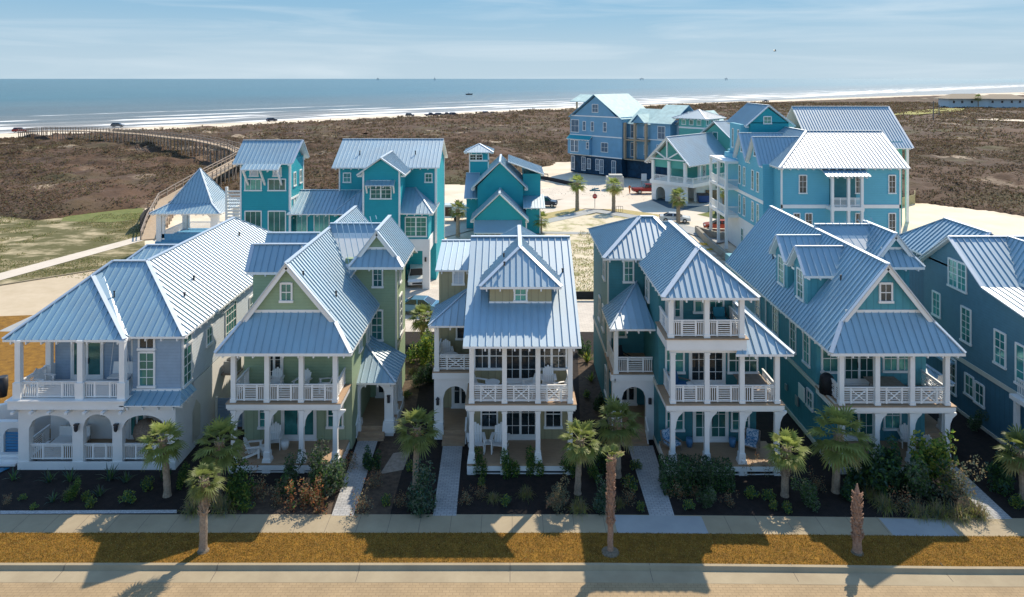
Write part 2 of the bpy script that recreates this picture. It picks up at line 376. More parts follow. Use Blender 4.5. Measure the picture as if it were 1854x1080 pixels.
# ------------------------------------------------------------------ roof composites
def gab_y(x0, x1, xr, ze, zr, y0, y1):
    return ([[(x0, y0, ze), (x0, y1, ze), (xr, y1, zr), (xr, y0, zr)], [(x1, y0, ze), (x1, y1, ze), (xr, y1, zr), (xr, y0, zr)]],
            [((xr, y0, zr), (xr, y1, zr)), ((x0, y0, ze), (xr, y0, zr)), ((x1, y0, ze), (xr, y0, zr))])
def gab_x(x0, x1, y0, y1, yr, ze, zr, zeb=None):
    zeb = ze if zeb is None else zeb
    return ([[(x0, y0, ze), (x1, y0, ze), (x1, yr, zr), (x0, yr, zr)], [(x0, y1, zeb), (x1, y1, zeb), (x1, yr, zr), (x0, yr, zr)]],
            [((x0, yr, zr), (x1, yr, zr))])
def hip(x0, x1, y0, y1, ze, zr, a, b, c, d):
    """rectangular hip roof; ridge from (a,b) to (c,d)"""
    A = (a, b, zr); B = (c, d, zr); p = [(x0, y0, ze), (x1, y0, ze), (x1, y1, ze), (x0, y1, ze)]
    if abs(a - c) >= abs(b - d) and abs(a - c) > .01:
        return [[p[0], p[1], B, A], [p[1], p[2], B], [p[3], p[2], B, A], [p[0], p[3], A]], [(A, B), (p[0], A), (p[1], B), (p[2], B), (p[3], A)]
    if abs(b - d) < .01:
        return [[p[0], p[1], A], [p[1], p[2], A], [p[3], p[2], A], [p[0], p[3], A]], [(p[0], A), (p[1], A), (p[2], A), (p[3], A)]
    return [[p[0], p[1], A], [p[1], p[2], B, A], [p[3], p[2], B], [p[0], p[3], B, A]], [(A, B), (p[0], A), (p[1], A), (p[2], B), (p[3], B)]
def dutch(H, x0, x1, xr, ze, zr, y0, y1, run, wm, name='roof', t=.10):
    """gable roof along Y whose front ends in a low skirt below a gable wall"""
    sl = (zr - ze) / (xr - x0); srr = (zr - ze) / (x1 - xr); fs = min(sl, srr); yt = y0 + run; zt = ze + run * 1.25
    yg = yt - .35; zg = ze + (yg - y0) * 1.25
    xl, xR = x0 + (zg - ze) / sl, x1 - (zg - ze) / srr
    xlt, xRt = x0 + (zt - ze) / sl, x1 - (zt - ze) / srr
    polys = [[(x0, y0, ze), (x1, y0, ze), (xRt, yt, zt), (xlt, yt, zt)],
             [(x0, y0, ze), (x0, y1, ze), (xr, y1, zr), (xr, yg, zr), (xl, yg, zg)],
             [(x1, y0, ze), (x1, y1, ze), (xr, y1, zr), (xr, yg, zr), (xR, yg, zg)]]
    caps = [((xr, yg, zr), (xr, y1, zr)), ((xl, yg, zg), (xr, yg, zr)), ((xR, yg, zg), (xr, yg, zr)), ((x0, y0, ze), (xl, yg, zg)), ((x1, y0, ze), (xR, yg, zg))]
    roof(H, polys, caps, name, t)
    mb = MB(); e = .12
    mb.prism([(xlt + .1, yt, zt - .1), (xRt - .1, yt, zt - .1), (xr, yt, zr - e - .02)], (0, y1 - yt - .3, 0)); mb.build('gable_wall', wm, H)
    mb = MB()
    for (a, b) in (((xl, yg + .03, zg - .22), (xr, yg + .03, zr - .22)), ((xR, yg + .03, zg - .22), (xr, yg + .03, zr - .22))): mb.bar(a, b, .08, .22)
    mb.box(xlt, xRt, yt - .04, yt, zt - .02, zt + .14); mb.build('rake_board', WHITE, H)
    return yt, zt
def porch(H, cols, x0, x1, yF, yB, zd0, zd1, ze, style='slat', base=.55, bracket=None, deckm=WOOD, beam=.42, w=.26, rail0=False, y2=None, skirtm=WHITE, gap=True):
    """two-storey front gallery: ground deck, tapered columns, beam, balcony floor, upper columns, rails"""
    d = MB(); d.box(x0 + .02, x1 - .02, yF + .04, yB, zd0 - .12, zd0); d.build('deck', deckm, H)
    s = MB(); s.box(x0, x1, yF, yF + .06, zd0 - .38, zd0 - .13); s.box(x0, x0 + .06, yF + .06, yB, .0, zd0 - .13); s.box(x1 - .06, x1, yF + .06, yB, 0, zd0 - .13)
    for c in cols: s.box(c - .22, c + .22, yF + .01, yF + .4, -.05, zd0 - .38)
    s.box(x0 + .06, x1 - .06, yF + .04, yF + .07, .03, .09); s.build('skirt', skirtm, H)
    u = MB(); u.box(x0 + .06, x1 - .06, yF + .25, yF + .3, 0, zd0 - .13); u.build('underdeck_shade', DARK, H)  # dark sheet standing in for the shade under the deck
    for i, c in enumerate(cols): column(H, c, yF + .28, zd0, zd1 - beam - .04, w, base, bracket)
    b = MB(); b.box(x0 - .05, x1 + .05, yF + .08, yF + .40, zd1 - beam, zd1 - .05); b.box(x0 - .05, x0 + .25, yF + .40, yB, zd1 - beam, zd1 - .05)
    b.box(x1 - .25, x1 + .05, yF + .40, yB, zd1 - beam, zd1 - .05); b.box(x0 - .1, x1 + .1, yF + .02, yF + .08, zd1 - .3, zd1 - .06); b.build('beam', WHITE, H)
    f = MB(); f.box(x0 - .12, x1 + .12, yF - .02, yB, zd1 - .05, zd1); f.build('balcony_floor', deckm, H)
    yc = yF + .25
    for c in cols: column(H, c, yc, zd1, ze - .12, w, 0)
    for a, c in zip(cols[:-1], cols[1:]): railing(H, (a + .14, yc, zd1), (c - .14, yc, zd1), .95, style)
    for c in (cols[0], cols[-1]): railing(H, (c, yc + .15, zd1), (c, yB - .05, zd1), .95, style)
    if rail0:
        for a, c in zip(cols[:-1], cols[1:]): railing(H, (a + .2, yc, zd0), (c - .2, yc, zd0), .9, style)
    t = MB(); t.box(cols[0] - .15, cols[-1] + .15, yc - .1, yc + .1, ze - .14, ze + .1); t.build('top_beam', WHITE, H)

# ================================================================== HOUSE 1 periwinkle over white arcade
H = thing('beach_house', 'periwinkle blue house over a white arcaded ground floor with a long bright roof', 'house', (-23.4, 45, 0), group='houses of the front row')
wall(H, [(-27.6, -19.0, 42.3, 62.3, 0, 3.9), (-27.2, -19.05, 40.5, 42.3, -.05, .42)], STUCCO, 'ground_wall')
wall(H, [(-27.4, -19.05, 42.4, 62.2, 3.9, 7.5), (-21.75, -19.02, 40.55, 42.4, 3.9, 7.5)], PERI, 'wall')
wall(H, [(-19.04, -18.99, 40.6, 62.2, 3.95, 7.45)], PALE, 'side_wall')
mb = MB(); archwall(mb, -27.8, -18.95, -.1, 3.5, [(-27.2, -24.75, .3, 2.3, 3.05), (-24.15, -22.5, .3, 2.35, 3.1), (-21.95, -19.5, .3, 2.3, 3.05)], 39.8, 40.15)
mb.box(-27.8, -27.45, 40.15, 42.3, -.1, .35); mb.box(-27.8, -27.45, 40.15, 42.3, 2.5, 3.5); mb.box(-19.3, -18.95, 40.15, 42.3, -.1, 3.5)
mb.box(-27.82, -18.93, 39.76, 39.8, -.1, .45); mb.build('arcade', STUCCO, H)
wall(H, [(-27.4, -19.3, 40.15, 42.3, .4, .46)], WOOD, 'porch_floor')
wall(H, [(-28.2, -21.7, 39.5, 42.3, 3.5, 3.95), (-28.3, -21.6, 39.4, 42.3, 3.95, 4.02), (-28.0, -18.9, 39.7, 40.6, 3.42, 3.58)] + [(-27.9 + i * 1.0, -27.75 + i * 1.0, 39.3, 39.8, 3.3, 3.44) for i in range(7)], WHITE, 'balcony_slab')
wall(H, [(-21.75, -18.95, 40.45, 40.56, 3.95, 4.25)], WHITE, 'trim_band')
roof(H, [[(-21.95, 39.5, 3.72), (-18.55, 39.5, 3.72), (-18.95, 40.5, 4.15), (-21.75, 40.5, 4.15)], [(-18.55, 39.5, 3.72), (-18.55, 41.6, 3.72), (-18.95, 41.6, 4.15), (-18.95, 40.5, 4.15)]], [], 'awning_roof', .06)
for x, y in ((-27.75, 39.8), (-24.25, 39.8), (-21.9, 39.8), (-27.6, 42.2)): column(H, x, y, 4.02, 7.3, .30, .0); wall(H, [(x - .22, x + .22, y - .22, y + .22, 4.02, 4.95)], WHITE, 'pedestal')
for a, b in (((-27.55, 39.8), (-24.45, 39.8)), ((-24.0, 39.8), (-22.1, 39.8)), ((-27.75, 40.0), (-27.65, 42.0))): railing(H, (*a, 4.02), (*b, 4.02), .92)
for a, b in (((-27.2, 40.0), (-24.75, 40.0)), ((-24.15, 40.0), (-22.5, 40.0)), ((-21.95, 40.0), (-19.5, 40.0)), ((-27.6, 40.2), (-27.6, 42.2))): railing(H, (*a, .42), (*b, .42), .92)
window(H, (-25.45, 42.38, 5.15), 1.75, 2.25, 2, 1, kind_='door'); window(H, (-22.3, 42.38, 5.15), .8, 2.2, 1, 1)
window(H, ((X(250, 40.5) + X(281, 40.5)) / 2, 40.53, 5.35), .78, 1.85, 2, 4, kind_='window', glass=GLASS); window(H, ((X(250, 40.5) + X(281, 40.5)) / 2, 40.53, 6.85), .78, .55, 2, 1, glass=DGLASS)
for x in (-26.0, -24.0, -20.4): window(H, (x, 42.28, 2.35), .75, 1.0, 2, 2)
window(H, (-22.4, 42.28, 1.5), .9, 2.1, 1, 1, kind_='door')
for (y, z, wd, h, nx, ny) in ((41.3, 5.3, .95, 2.1, 2, 4), (41.3, 6.85, .95, .5, 2, 1), (44.3, 5.9, .7, .95, 2, 2), (47.7, 5.6, 1.7, 2.3, 4, 4), (47.2, 6.95, 1.7, .4, 4, 1), (51.5, 5.3, .8, 1.6, 2, 3), (55, 5.3, .8, 1.6, 2, 3)):
    window(H, (-18.99, y, z), wd, h, nx, ny, 'R')
mb = MB(); mb.prism([(-18.98, 41.9, .4), (-18.98, 43.0, .4), (-18.98, 43.0, 2.2), (-18.98, 42.45, 2.75), (-18.98, 41.9, 2.2)], (.03, 0, 0)); mb.build('niche_panel', CREAM, H)
zE, zR = 7.35, 10.53
A = (-25.1, 44.49, zR); B = (-22.95, 44.49, zR); C = (-22.95, 58.4, zR); e1 = (-18.6, 40.15, zE)
roof(H, [[(-28.5, 40.15, zE), e1, B, A], [e1, (-18.6, 62.7, zE), C, B], [(-27.3, 62.7, zE), (-18.6, 62.7, zE), C], [(-28.5, 40.15, zE), (-28.5, 44.49, zE), A],
         [(-27.3, 44.49, zE), (-27.3, 62.7, zE), C, B]],
     [(A, B), (B, C), (e1, B), (C, (-18.6, 62.7, zE)), ((-28.5, 40.15, zE), A)], 'roof')
P = (-25.75, 43.4, 9.93)
roof(H, [[(-28.62, 39.7, zE - .02), (-21.75, 39.7, zE - .02), P], [(-21.75, 39.7, zE - .02), (-21.75, 40.3, zE - .02), (-25.4, 43.85, 10.05), P], [(-28.62, 39.7, zE - .02), (-28.62, 44, zE), P]],
     [((-28.62, 39.7, zE), P), ((-21.75, 39.7, zE), P), (P, A)], 'porch_roof')
wq = hip(-28.6, -22.5, 46.2, 55, 7.6, 10.12, -26.0, 50.5, -23.0, 50.5)
roof(H, [wq[0][0], wq[0][3]], [wq[1][0], wq[1][1]], 'wing_roof'); wall(H, [(-28.3, -25, 46.6, 54.5, 0, 7.6)], STUCCO, 'wing_wall')
for x, y in ((-20.2, 43.6), (-20.7, 46.0), (-21.6, 56.0)): vent(H, (x, y, 10.53 - (x + 22.95) * .731), .06, .25)
vent(H, (-23.8, 42.3, 8.9), .04, .35)
for x in (-24.45, -22.22):
    mb = MB(); mb.box(x - .12, x + .12, 39.58, 39.76, 2.55, 2.62); mb.lathe((x, 39.64, 2.2), [(.05, 0), (.10, .08), (.12, .3), (.04, .4)], 8); mb.build('wall_lantern', DARK, H)

# ================================================================== HOUSE 2 sage green
H = thing('beach_house', 'sage green house with a steep front gable over a shaded skirt roof and white porch', 'house', (-12.5, 45, 0), group='houses of the front row')
wall(H, [(-15.9, -9.5, 42.0, 58, 0, 3.9)], GREENB, 'ground_wall'); wall(H, [(-15.9, -9.5, 41.95, 58, 3.9, 7.0)], GREENL, 'wall')
dutch(H, -16.45, -8.9, -12.85, 6.8, 11.5, 39.1, 58.2, 1.45, GREENL)
winp(H, 507, 530, 511, 546, 40.53, 2, 2)
porch(H, [-15.6, -13.72, -11.8, -9.9], -15.85, -9.65, 39.4, 42.0, .55, 3.9, 6.75, 'slat', bracket=1)
window(H, (-12.65, 41.98, 1.75), 1.9, 2.25, 2, 1, kind_='door'); window(H, (-14.6, 41.98, 2.0), .7, 1.3, 2, 3); window(H, (-10.5, 41.98, 2.0), .8, 1.25, 2, 2)
window(H, (-14.1, 41.93, 5.0), .9, 2.1, 1, 3, kind_='door', glass=DGLASS)
for y, z, a, b, c, d in ((46.5, 5.5, .7, 1.4, 2, 3), (44.2, 5.6, .6, 1.0, 2, 2)): window(H, (-9.5, y, z), a, b, c, d, 'R')
# right wing and its dutch gable
wall(H, [(-11.2, -7.8, 47.5, 51.6, 0, 9.9)], GREENL, 'wing_wall'); wall(H, [(-7.82, -7.76, 47.45, 51.6, 3.7, 3.95), (-7.83, -7.7, 47.4, 47.5, 0, 9.8)], CREAM, 'trim_band')
dutch(H, -10.7, -7.15, -8.96, 9.65, 11.95, 46.3, 51.9, .8, GREENL, 'wing_roof')
g = gab_x(-12.85, -8.9, 46.4, 54, 50, 8.8, 11.75)
roof(H, [[(-12.85, 46.6, 7.9), (-10.6, 46.6, 9.0), (-8.9, 50, 11.75), (-12.85, 50, 11.75)], [(-12.85, 54, 8.8), (-7.2, 54, 8.8), (-8.9, 50, 11.75), (-12.85, 50, 11.75)]], g[1], 'cross_roof')
winp(H, 674, 694, 483, 520, 47.47, 2, 3); winp(H, 671, 694, 560, 616, 47.47, 2, 4)
window(H, (-7.78, 49.3, 5.6), 1.0, 2.6, 2, 5, 'R'); window(H, (-7.78, 49.0, 8.6), .5, 1.3, 1, 2, 'R')
# left wings
wall(H, [(-16.2, -13, 44.2, 46.2, 6.8, 10.1), (-16.3, -13, 46.8, 49.2, 6.5, 10.1)], GREENL, 'left_dormer_wall')
roof(H, gab_x(-16.5, -13.4, 43.9, 46.3, 45.05, 9.98, 11.45)[0], [((-16.5, 45.05, 11.45), (-13.0, 45.05, 11.45)), ((-16.5, 43.9, 9.98), (-16.5, 45.05, 11.45))], 'left_dormer_roof')
roof(H, gab_x(-16.6, -13.2, 46.6, 49.3, 47.9, 9.95, 11.55)[0], [((-16.6, 47.9, 11.55), (-13.0, 47.9, 11.55))], 'rear_dormer_roof')
mb = MB(); mb.prism([(-16.2, 44.2, 10.0), (-16.2, 46.2, 10.0), (-16.2, 45.05, 11.2)], (2.8, 0, 0)); mb.build('left_dormer_gable', GREENL, H)
# entry porch
roof(H, [[(-10.1, 43.2, 3.4), (-7.1, 43.2, 3.4), (-9.7, 46.2, 4.85)], [(-7.1, 43.2, 3.4), (-7.1, 47.5, 3.4), (-9.7, 47.5, 4.85), (-9.7, 46.2, 4.85)]],
     [((-7.1, 43.2, 3.4), (-9.7, 46.2, 4.85))], 'entry_roof', capw=.12)
mb = MB(); archwall(mb, -9.9, -7.3, 0, 3.35, [(-9.35, -7.85, 0, 2.75, 3.2)], 43.5, 43.8); mb.frus(-9.62, 43.65, .3, .95, .75, .65); mb.frus(-7.58, 43.65, .3, .95, .75, .65); mb.build('entry_arch', WHITE, H)
wall(H, [(-9.9, -7.3, 43.8, 47.5, .5, .6)], WOOD, 'entry_floor'); steps(H, -9.4, -7.8, 42.9, 43.85, .6)
wall(H, [(-9.95, -7.25, 43.85, 47.5, -.05, .5)], WHITE, 'entry_base')
for y in (45.3, 47.2): column(H, -7.5, y, .5, 3.3, .28, .6)
window(H, (-8.55, 47.48, 1.75), .95, 2.1, 1, 2, kind_='door', glass=DGLASS)
for x in (-9.63, -7.58):
    mb = MB(); mb.box(x - .08, x + .08, 43.36, 43.5, 2.1, 2.5); mb.box(x - .1, x + .1, 43.34, 43.5, 2.5, 2.55); mb.build('wall_lantern', DARK, H)
railing(H, (-9.45, 42.9, .1), (-9.45, 43.5, .5), .85, 'plain')
for p in ((-12.1, 40.95, 10.5), (-10.6, 42.6, 8.85)): vent(H, p, .05, .3)

# ================================================================== HOUSE 3 tan
H = thing('beach_house', 'tan house with a broad pale roof, one pyramid-roofed dormer and crossed white balcony rails', 'house', (.6, 45, 0), group='houses of the front row')
wall(H, [(-2.4, 3.5, 42.0, 51.5, 0, 8.2)], TANB, 'wall'); wall(H, [(-2.4, 3.5, 42.0, 51, 8.2, 8.8)], TANB, 'upper_wall')
mb = MB(); mb.prism([(-2.35, 42, 8.3), (-2.35, 51, 8.3), (-2.35, 46.1, 11.45)], (5.8, 0, 0)); mb.build('gable_wall', TANB, H)
roof(H, [[(-2.67, 38.4, 7.45), (3.78, 38.4, 7.45), (3.78, 46.1, 11.7), (-2.67, 46.1, 11.7)], [(-2.67, 52, 8.45), (3.78, 52, 8.45), (3.78, 46.1, 11.7), (-2.67, 46.1, 11.7)]],
     [((-2.67, 46.1, 11.7), (3.78, 46.1, 11.7))], 'roof', capw=.3)
wall(H, [(-1.3, 2.3, 41.15, 46, 8.5, 10.15)], TANB, 'dormer_wall'); wall(H, [(-1.33, 2.33, 41.11, 41.2, 8.9, 9.04)], WHITE, 'dormer_trim')
hp, hc = hip(-1.86, 2.86, 40.8, 51.5, 9.98, 11.75, .5, 43.1, .5, 49.3)
roof(H, hp, hc, 'dormer_roof', sp=.36); winp(H, 930, 955, 520, 546, 41.13, 2, 2)
for p in ((-.45, 41.8, 10.95), (3.1, 43.3, 10.15), (-.5, 43.2, 11.1)): vent(H, p, .05, .18)
porch(H, [-2.25, -.42, 1.45, 3.25], -2.5, 3.48, 39.25, 42.0, .6, 3.92, 7.5, 'cross')
window(H, (.5, 41.98, 1.8), 1.9, 2.3, 4, 3, kind_='door', glass=DGLASS); window(H, (-1.35, 41.98, 2.1), .85, 1.45, 2, 2, glass=DGLASS); window(H, (2.45, 41.98, 2.1), .85, 1.45, 2, 2, glass=DGLASS)
window(H, (.5, 41.98, 5.15), 1.95, 2.35, 4, 3, kind_='door', glass=DGLASS)
for x in (-1.35, 2.35): window(H, (x, 41.98, 5.55), 1.65, 1.4, 4, 2, glass=DGLASS, mull=1)
# left wing, gallery and arched entry
wall(H, [(-4.75, -2.4, 46.0, 53.6, 0, 9.6)], TANB, 'wing_wall')
roof(H, [[(-4.97, 45.8, 9.6), (-2.5, 45.8, 9.6), (-2.5, 50, 10.55), (-4.97, 50, 10.55)], [(-4.97, 54, 9.6), (-2.5, 54, 9.6), (-2.5, 50, 10.55), (-4.97, 50, 10.55)]], [((-4.97, 50, 10.55), (-2.5, 50, 10.55))], 'wing_roof')
winp(H, 819, 841, 489, 515, 45.98, 2, 1, glass=PALE)
roof(H, [[(-5.05, 42.6, 7.1), (-2.4, 42.6, 7.1), (-2.4, 46.2, 8.6)], [(-5.05, 42.6, 7.1), (-5.05, 46.6, 7.1), (-2.4, 46.6, 8.6)]], [((-5.05, 42.6, 7.1), (-2.4, 46.2, 8.6))], 'gallery_roof', capw=.1)
mb = MB(); archwall(mb, -4.75, -2.45, 0, 3.75, [(-4.2, -2.75, 0, 2.5, 3.25)], 43.1, 43.4); mb.box(-4.85, -2.4, 43.02, 43.5, 3.72, 4.1); mb.frus(-4.48, 43.25, .4, 1.0, .66, .58); mb.build('entry_arch', WHITE, H)
wall(H, [(-4.75, -2.45, 43.4, 46, .5, .6)], WOOD, 'entry_floor'); wall(H, [(-4.85, -2.4, 43.0, 46, 4.1, 4.16)], WOOD, 'gallery_floor')
wall(H, [(-4.7, -2.5, 43.45, 46, -.05, .5)], WHITE, 'entry_base')
column(H, -4.6, 43.25, 4.16, 7.05, .28); railing(H, (-4.45, 43.25, 4.16), (-2.45, 43.25, 4.16), .95, 'cross'); railing(H, (-4.6, 43.4, 4.16), (-4.6, 45.9, 4.16), .95, 'cross')
wall(H, [(-4.75, -2.4, 43.15, 43.35, 6.95, 7.15)], WHITE, 'top_beam'); steps(H, -4.2, -2.85, 42.3, 43.4, .6)
window(H, (-3.1, 45.98, 5.9), .9, 1.5, 2, 2, glass=DGLASS); window(H, (-3.35, 45.98, 1.7), .95, 2.1, 1, 2, kind_='door', glass=DGLASS)
mb = MB(); mb.box(-4.6, -4.44, 42.95, 43.1, 2.15, 2.5); mb.lathe((-4.52, 43.0, 2.5), [(.13, 0), (.02, .14)], 8); mb.build('wall_lantern', DARK, H)
railing(H, (-2.78, 42.3, .05), (-2.78, 43.1, .5), .85, 'plain')

# ================================================================== HOUSE 4 deep teal, three storeys
H = thing('beach_house', 'deep teal three-storey house with stacked white balconies under a hipped roof', 'house', (11, 45, 0), group='houses of the front row')
wall(H, [(8.65, 14.4, 41.7, 58, 0, 7.0), (8.65, 13.0, 41.7, 56, 7, 10.1)], TEALS, 'wall')
wall(H, [(8.60, 8.66, 39.8, 58, .05, .3), (8.58, 8.66, 41.6, 52, 3.55, 3.85)], CREAM, 'trim_band')
porch(H, [8.95, 10.85, 12.8, 14.75], 8.65, 15.0, 39.15, 41.7, .62, 3.95, 6.9, 'slat', bracket=1)
window(H, (11.7, 41.68, 1.85), 1.9, 2.35, 4, 3, kind_='door'); window(H, (9.6, 41.68, 2.1), .9, 1.5, 2, 3); window(H, (13.45, 41.68, 2.1), .9, 1.5, 2, 3)
window(H, (11.5, 41.68, 5.1), 1.95, 2.2, 4, 3, kind_='door', glass=DGLASS); window(H, (9.6, 41.68, 5.4), .95, 1.3, 2, 2); window(H, (13.6, 41.68, 5.4), 1.6, 1.3, 4, 2, mull=1)
# third-floor balcony
wall(H, [(8.55, 12.95, 39.0, 41.7, 7.0, 7.62)], WHITE, 'balcony_box'); wall(H, [(8.45, 13.05, 38.9, 41.7, 7.62, 7.68)], WOOD, 'top_balcony_floor')
for x in (8.8, 10.78, 12.72): column(H, x, 39.2, 7.68, 9.95, .27)
railing(H, (8.95, 39.2, 7.68), (10.65, 39.2, 7.68), .93); railing(H, (10.9, 39.2, 7.68), (12.6, 39.2, 7.68), .93); railing(H, (8.7, 39.4, 7.68), (8.7, 41.6, 7.68), .93); railing(H, (12.8, 39.4, 7.68), (12.8, 41.6, 7.68), .93)
wall(H, [(8.65, 12.9, 39.1, 39.3, 9.85, 10.05)], WHITE, 'top_beam')
window(H, (9.55, 41.68, 8.75), .85, 2.0, 2, 3, kind_='door'); window(H, (11.6, 41.68, 8.9), 1.6, 1.2, 4, 2, mull=1)
hp, hc = hip(8.25, 13.55, 38.7, 58, 10.0, 12.15, 10.9, 41.3, 10.9, 48.8)
roof(H, hp, hc, 'roof', sp=.36, capw=.3)
roof(H, [[(13.0, 38.85, 6.85), (15.5, 38.85, 6.85), (13.0, 41.5, 8.9)], [(15.5, 38.85, 6.85), (15.5, 56, 6.85), (13.0, 56, 8.9), (13.0, 41.5, 8.9)], [(12.3, 38.85, 6.85), (13.05, 38.85, 6.85), (13.05, 39.6, 7.5), (12.9, 39.6, 7.5)]], [((15.5, 38.85, 6.85), (13.0, 41.5, 8.9))], 'side_roof')
# left wing
wall(H, [(6.3, 8.7, 46.4, 54.6, 0, 10.35)], TEALS, 'wing_wall'); wall(H, [(6.24, 6.31, 43, 54.6, 3.5, 3.75), (6.25, 6.35, 46.35, 46.45, 0, 10.3)], CREAM, 'wing_trim')
hp, hc = hip(5.95, 11.9, 46.0, 55, 10.3, 12.45, 8.9, 49, 9.8, 49)
roof(H, hp, hc, 'wing_roof', sp=.36, capw=.3)
winp(H, 1128, 1148, 470, 511, 46.38, 2, 3); window(H, (6.29, 48, 9.2), .9, 1.4, 2, 3, 'L'); window(H, (6.29, 48.5, 5.6), .8, 1.5, 2, 3, 'L'); window(H, (8.64, 45, 8.6), .9, 1.2, 2, 2, 'L')
window(H, (6.29, 50.5, 5.6), .8, 1.5, 2, 3, 'L'); window(H, (6.29, 47, 1.9), .9, 1.6, 2, 3, 'L')
roof(H, [[(5.9, 42.6, 6.9), (8.7, 42.6, 6.9), (8.2, 46.4, 8.7)], [(5.9, 42.6, 6.9), (5.9, 46.6, 6.9), (8.2, 46.4, 8.7)]], [((5.9, 42.6, 6.9), (8.2, 46.4, 8.7))], 'gallery_roof', capw=.1)
mb = MB(); archwall(mb, 6.1, 8.65, 0, 3.6, [(6.7, 8.15, 0, 2.5, 3.2)], 43.1, 43.4); mb.box(6.0, 8.7, 43.0, 43.45, 3.6, 3.95); mb.build('entry_arch', WHITE, H)
wall(H, [(6.05, 8.65, 43.1, 46.4, 3.95, 4.0)], WOOD, 'gallery_floor'); wall(H, [(6.1, 8.65, 43.4, 46.4, .5, .6)], WOOD, 'entry_floor'); wall(H, [(6.15, 8.6, 43.45, 46.4, -.05, .5)], WHITE, 'entry_base')
for x, y in ((6.35, 43.25), (6.3, 45.9)): column(H, x, y, 4.0, 6.85, .26)
railing(H, (6.5, 43.25, 4.0), (8.6, 43.25, 4.0), .95); railing(H, (6.25, 43.4, 4.0), (6.25, 45.8, 4.0), .95); steps(H, 6.6, 8.2, 42.3, 43.4, .6, 4)
wall(H, [(6.15, 8.7, 43.15, 43.35, 6.75, 6.95)], WHITE, 'gallery_beam')
window(H, (7.0, 46.38, 5.9), .8, 1.5, 2, 2); window(H, (7.6, 46.38, 1.7), .95, 2.0, 1, 2, kind_='door', glass=DGLASS)
for x in (6.42, 8.4):
    mb = MB(); mb.box(x - .09, x + .09, 42.95, 43.1, 2.2, 2.55); mb.build('wall_lantern', DARK, H)
railing(H, (8.15, 42.3, .05), (8.15, 43.1, .5), .85, 'plain')

# ================================================================== HOUSE 5 aqua
H = thing('beach_house', 'aqua batten-sided house with two small dormers on the left slope of its steep roof', 'house', (21.3, 45, 0), group='houses of the front row')
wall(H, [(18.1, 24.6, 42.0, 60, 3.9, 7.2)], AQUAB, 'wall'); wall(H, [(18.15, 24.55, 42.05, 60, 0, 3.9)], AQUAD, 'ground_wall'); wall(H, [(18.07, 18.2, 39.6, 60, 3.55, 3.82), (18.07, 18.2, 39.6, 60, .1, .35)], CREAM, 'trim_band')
dutch(H, 17.65, 25.1, 21.4, 6.8, 11.45, 39.1, 58.5, 1.45, AQUAB)
winp(H, 1591, 1616, 511, 547, 40.53, 2, 2, glass=DGLASS)
porch(H, [18.4, 20.4, 22.35, 24.3], 18.1, 24.6, 39.3, 42.0, .5, 3.78, 6.75, 'cross', bracket=1)
window(H, (20.6, 41.98, 5.05), 1.8, 2.2, 4, 3, kind_='door'); window(H, (22.9, 41.98, 5.4), 1.6, 1.4, 4, 2, mull=1); window(H, (18.9, 41.98, 5.4), .9, 1.5, 2, 2)
window(H, (22.6, 42.03, 2.0), .85, 1.5, 2, 2); window(H, (20.6, 42.03, 1.75), 1.8, 2.2, 4, 3, kind_='door')
for y, z in ((43.4, 5.5), (45.5, 5.5), (48.5, 5.5), (52, 5.5)): window(H, (18.1, y, z), .8, 1.9, 2, 3, 'L')
window(H, (18.14, 43.0, 2.5), .7, .9, 2, 2, 'L')
mb = MB(); mb.bar((17.85, 43.6, 2.2), (17.85, 43.6, 3.1), .9, .04, up=(1, 0, .3)); mb.build('shutter', WHITE, H)
for yc in (45.3, 48.5):
    wall(H, [(18.5, 21.3, yc - 1.05, yc + 1.05, 6.9, 10.0)], AQUAB, 'dormer_wall')
    mb = MB(); mb.prism([(18.5, yc - 1.05, 9.99), (18.5, yc + 1.05, 9.99), (18.5, yc, 11.05)], (2.6, 0, 0)); mb.build('dormer_gable', AQUAB, H)
    roof(H, [[(18.15, yc - 1.42, 9.75), (20.2, yc - 1.42, 9.75), (21.4, yc, 11.25), (18.15, yc, 11.25)], [(18.15, yc + 1.42, 9.75), (20.2, yc + 1.42, 9.75), (21.4, yc, 11.25), (18.15, yc, 11.25)]],
         [((18.15, yc, 11.25), (21.4, yc, 11.25)), ((18.15, yc - 1.42, 9.75), (18.15, yc, 11.25)), ((18.15, yc + 1.42, 9.75), (18.15, yc, 11.25))], 'dormer_roof', capw=.16)
    window(H, (18.5, yc, 8.85), .85, 1.75, 2, 4, 'L')
wall(H, [(23.4, 26.7, 47.5, 51.2, 0, 9.75)], AQUAB, 'wing_wall')
dutch(H, 23.8, 27.05, 25.4, 9.65, 11.75, 46.3, 51, .8, AQUAB, 'wing_roof')
roof(H, [[(21.4, 45.8, 7.3), (24.4, 45.8, 8.3), (25.4, 50, 11.7), (21.4, 50, 11.7)], [(21.4, 54, 8.8), (26.9, 54, 8.8), (25.4, 50, 11.7), (21.4, 50, 11.7)]], [((21.4, 50, 11.7), (25.4, 50, 11.7))], 'cross_roof')
roof(H, [[(24.5, 43.0, 3.4), (26.9, 43.0, 3.4), (24.5, 47.4, 5.0)], [(26.9, 43, 3.4), (26.9, 47.4, 3.4), (24.5, 47.4, 5.0)]], [((26.9, 43, 3.4), (24.5, 47.4, 5.0))], 'entry_roof')
wall(H, [(24.6, 26.6, 43.2, 47.4, .4, .55)], WOOD, 'entry_floor'); column(H, 26.4, 43.3, .5, 3.3, .3, .6); column(H, 24.8, 43.3, .5, 3.3, .3, .6); steps(H, 24.9, 26.3, 42.2, 43.2, .5)
window(H, (25.6, 47.48, 1.75), .95, 2.1, 1, 2, kind_='door', glass=DGLASS)
for p in ((20.0, 43.0, 9.7), (19.2, 52, 8.75)): vent(H, p, .05, .3)

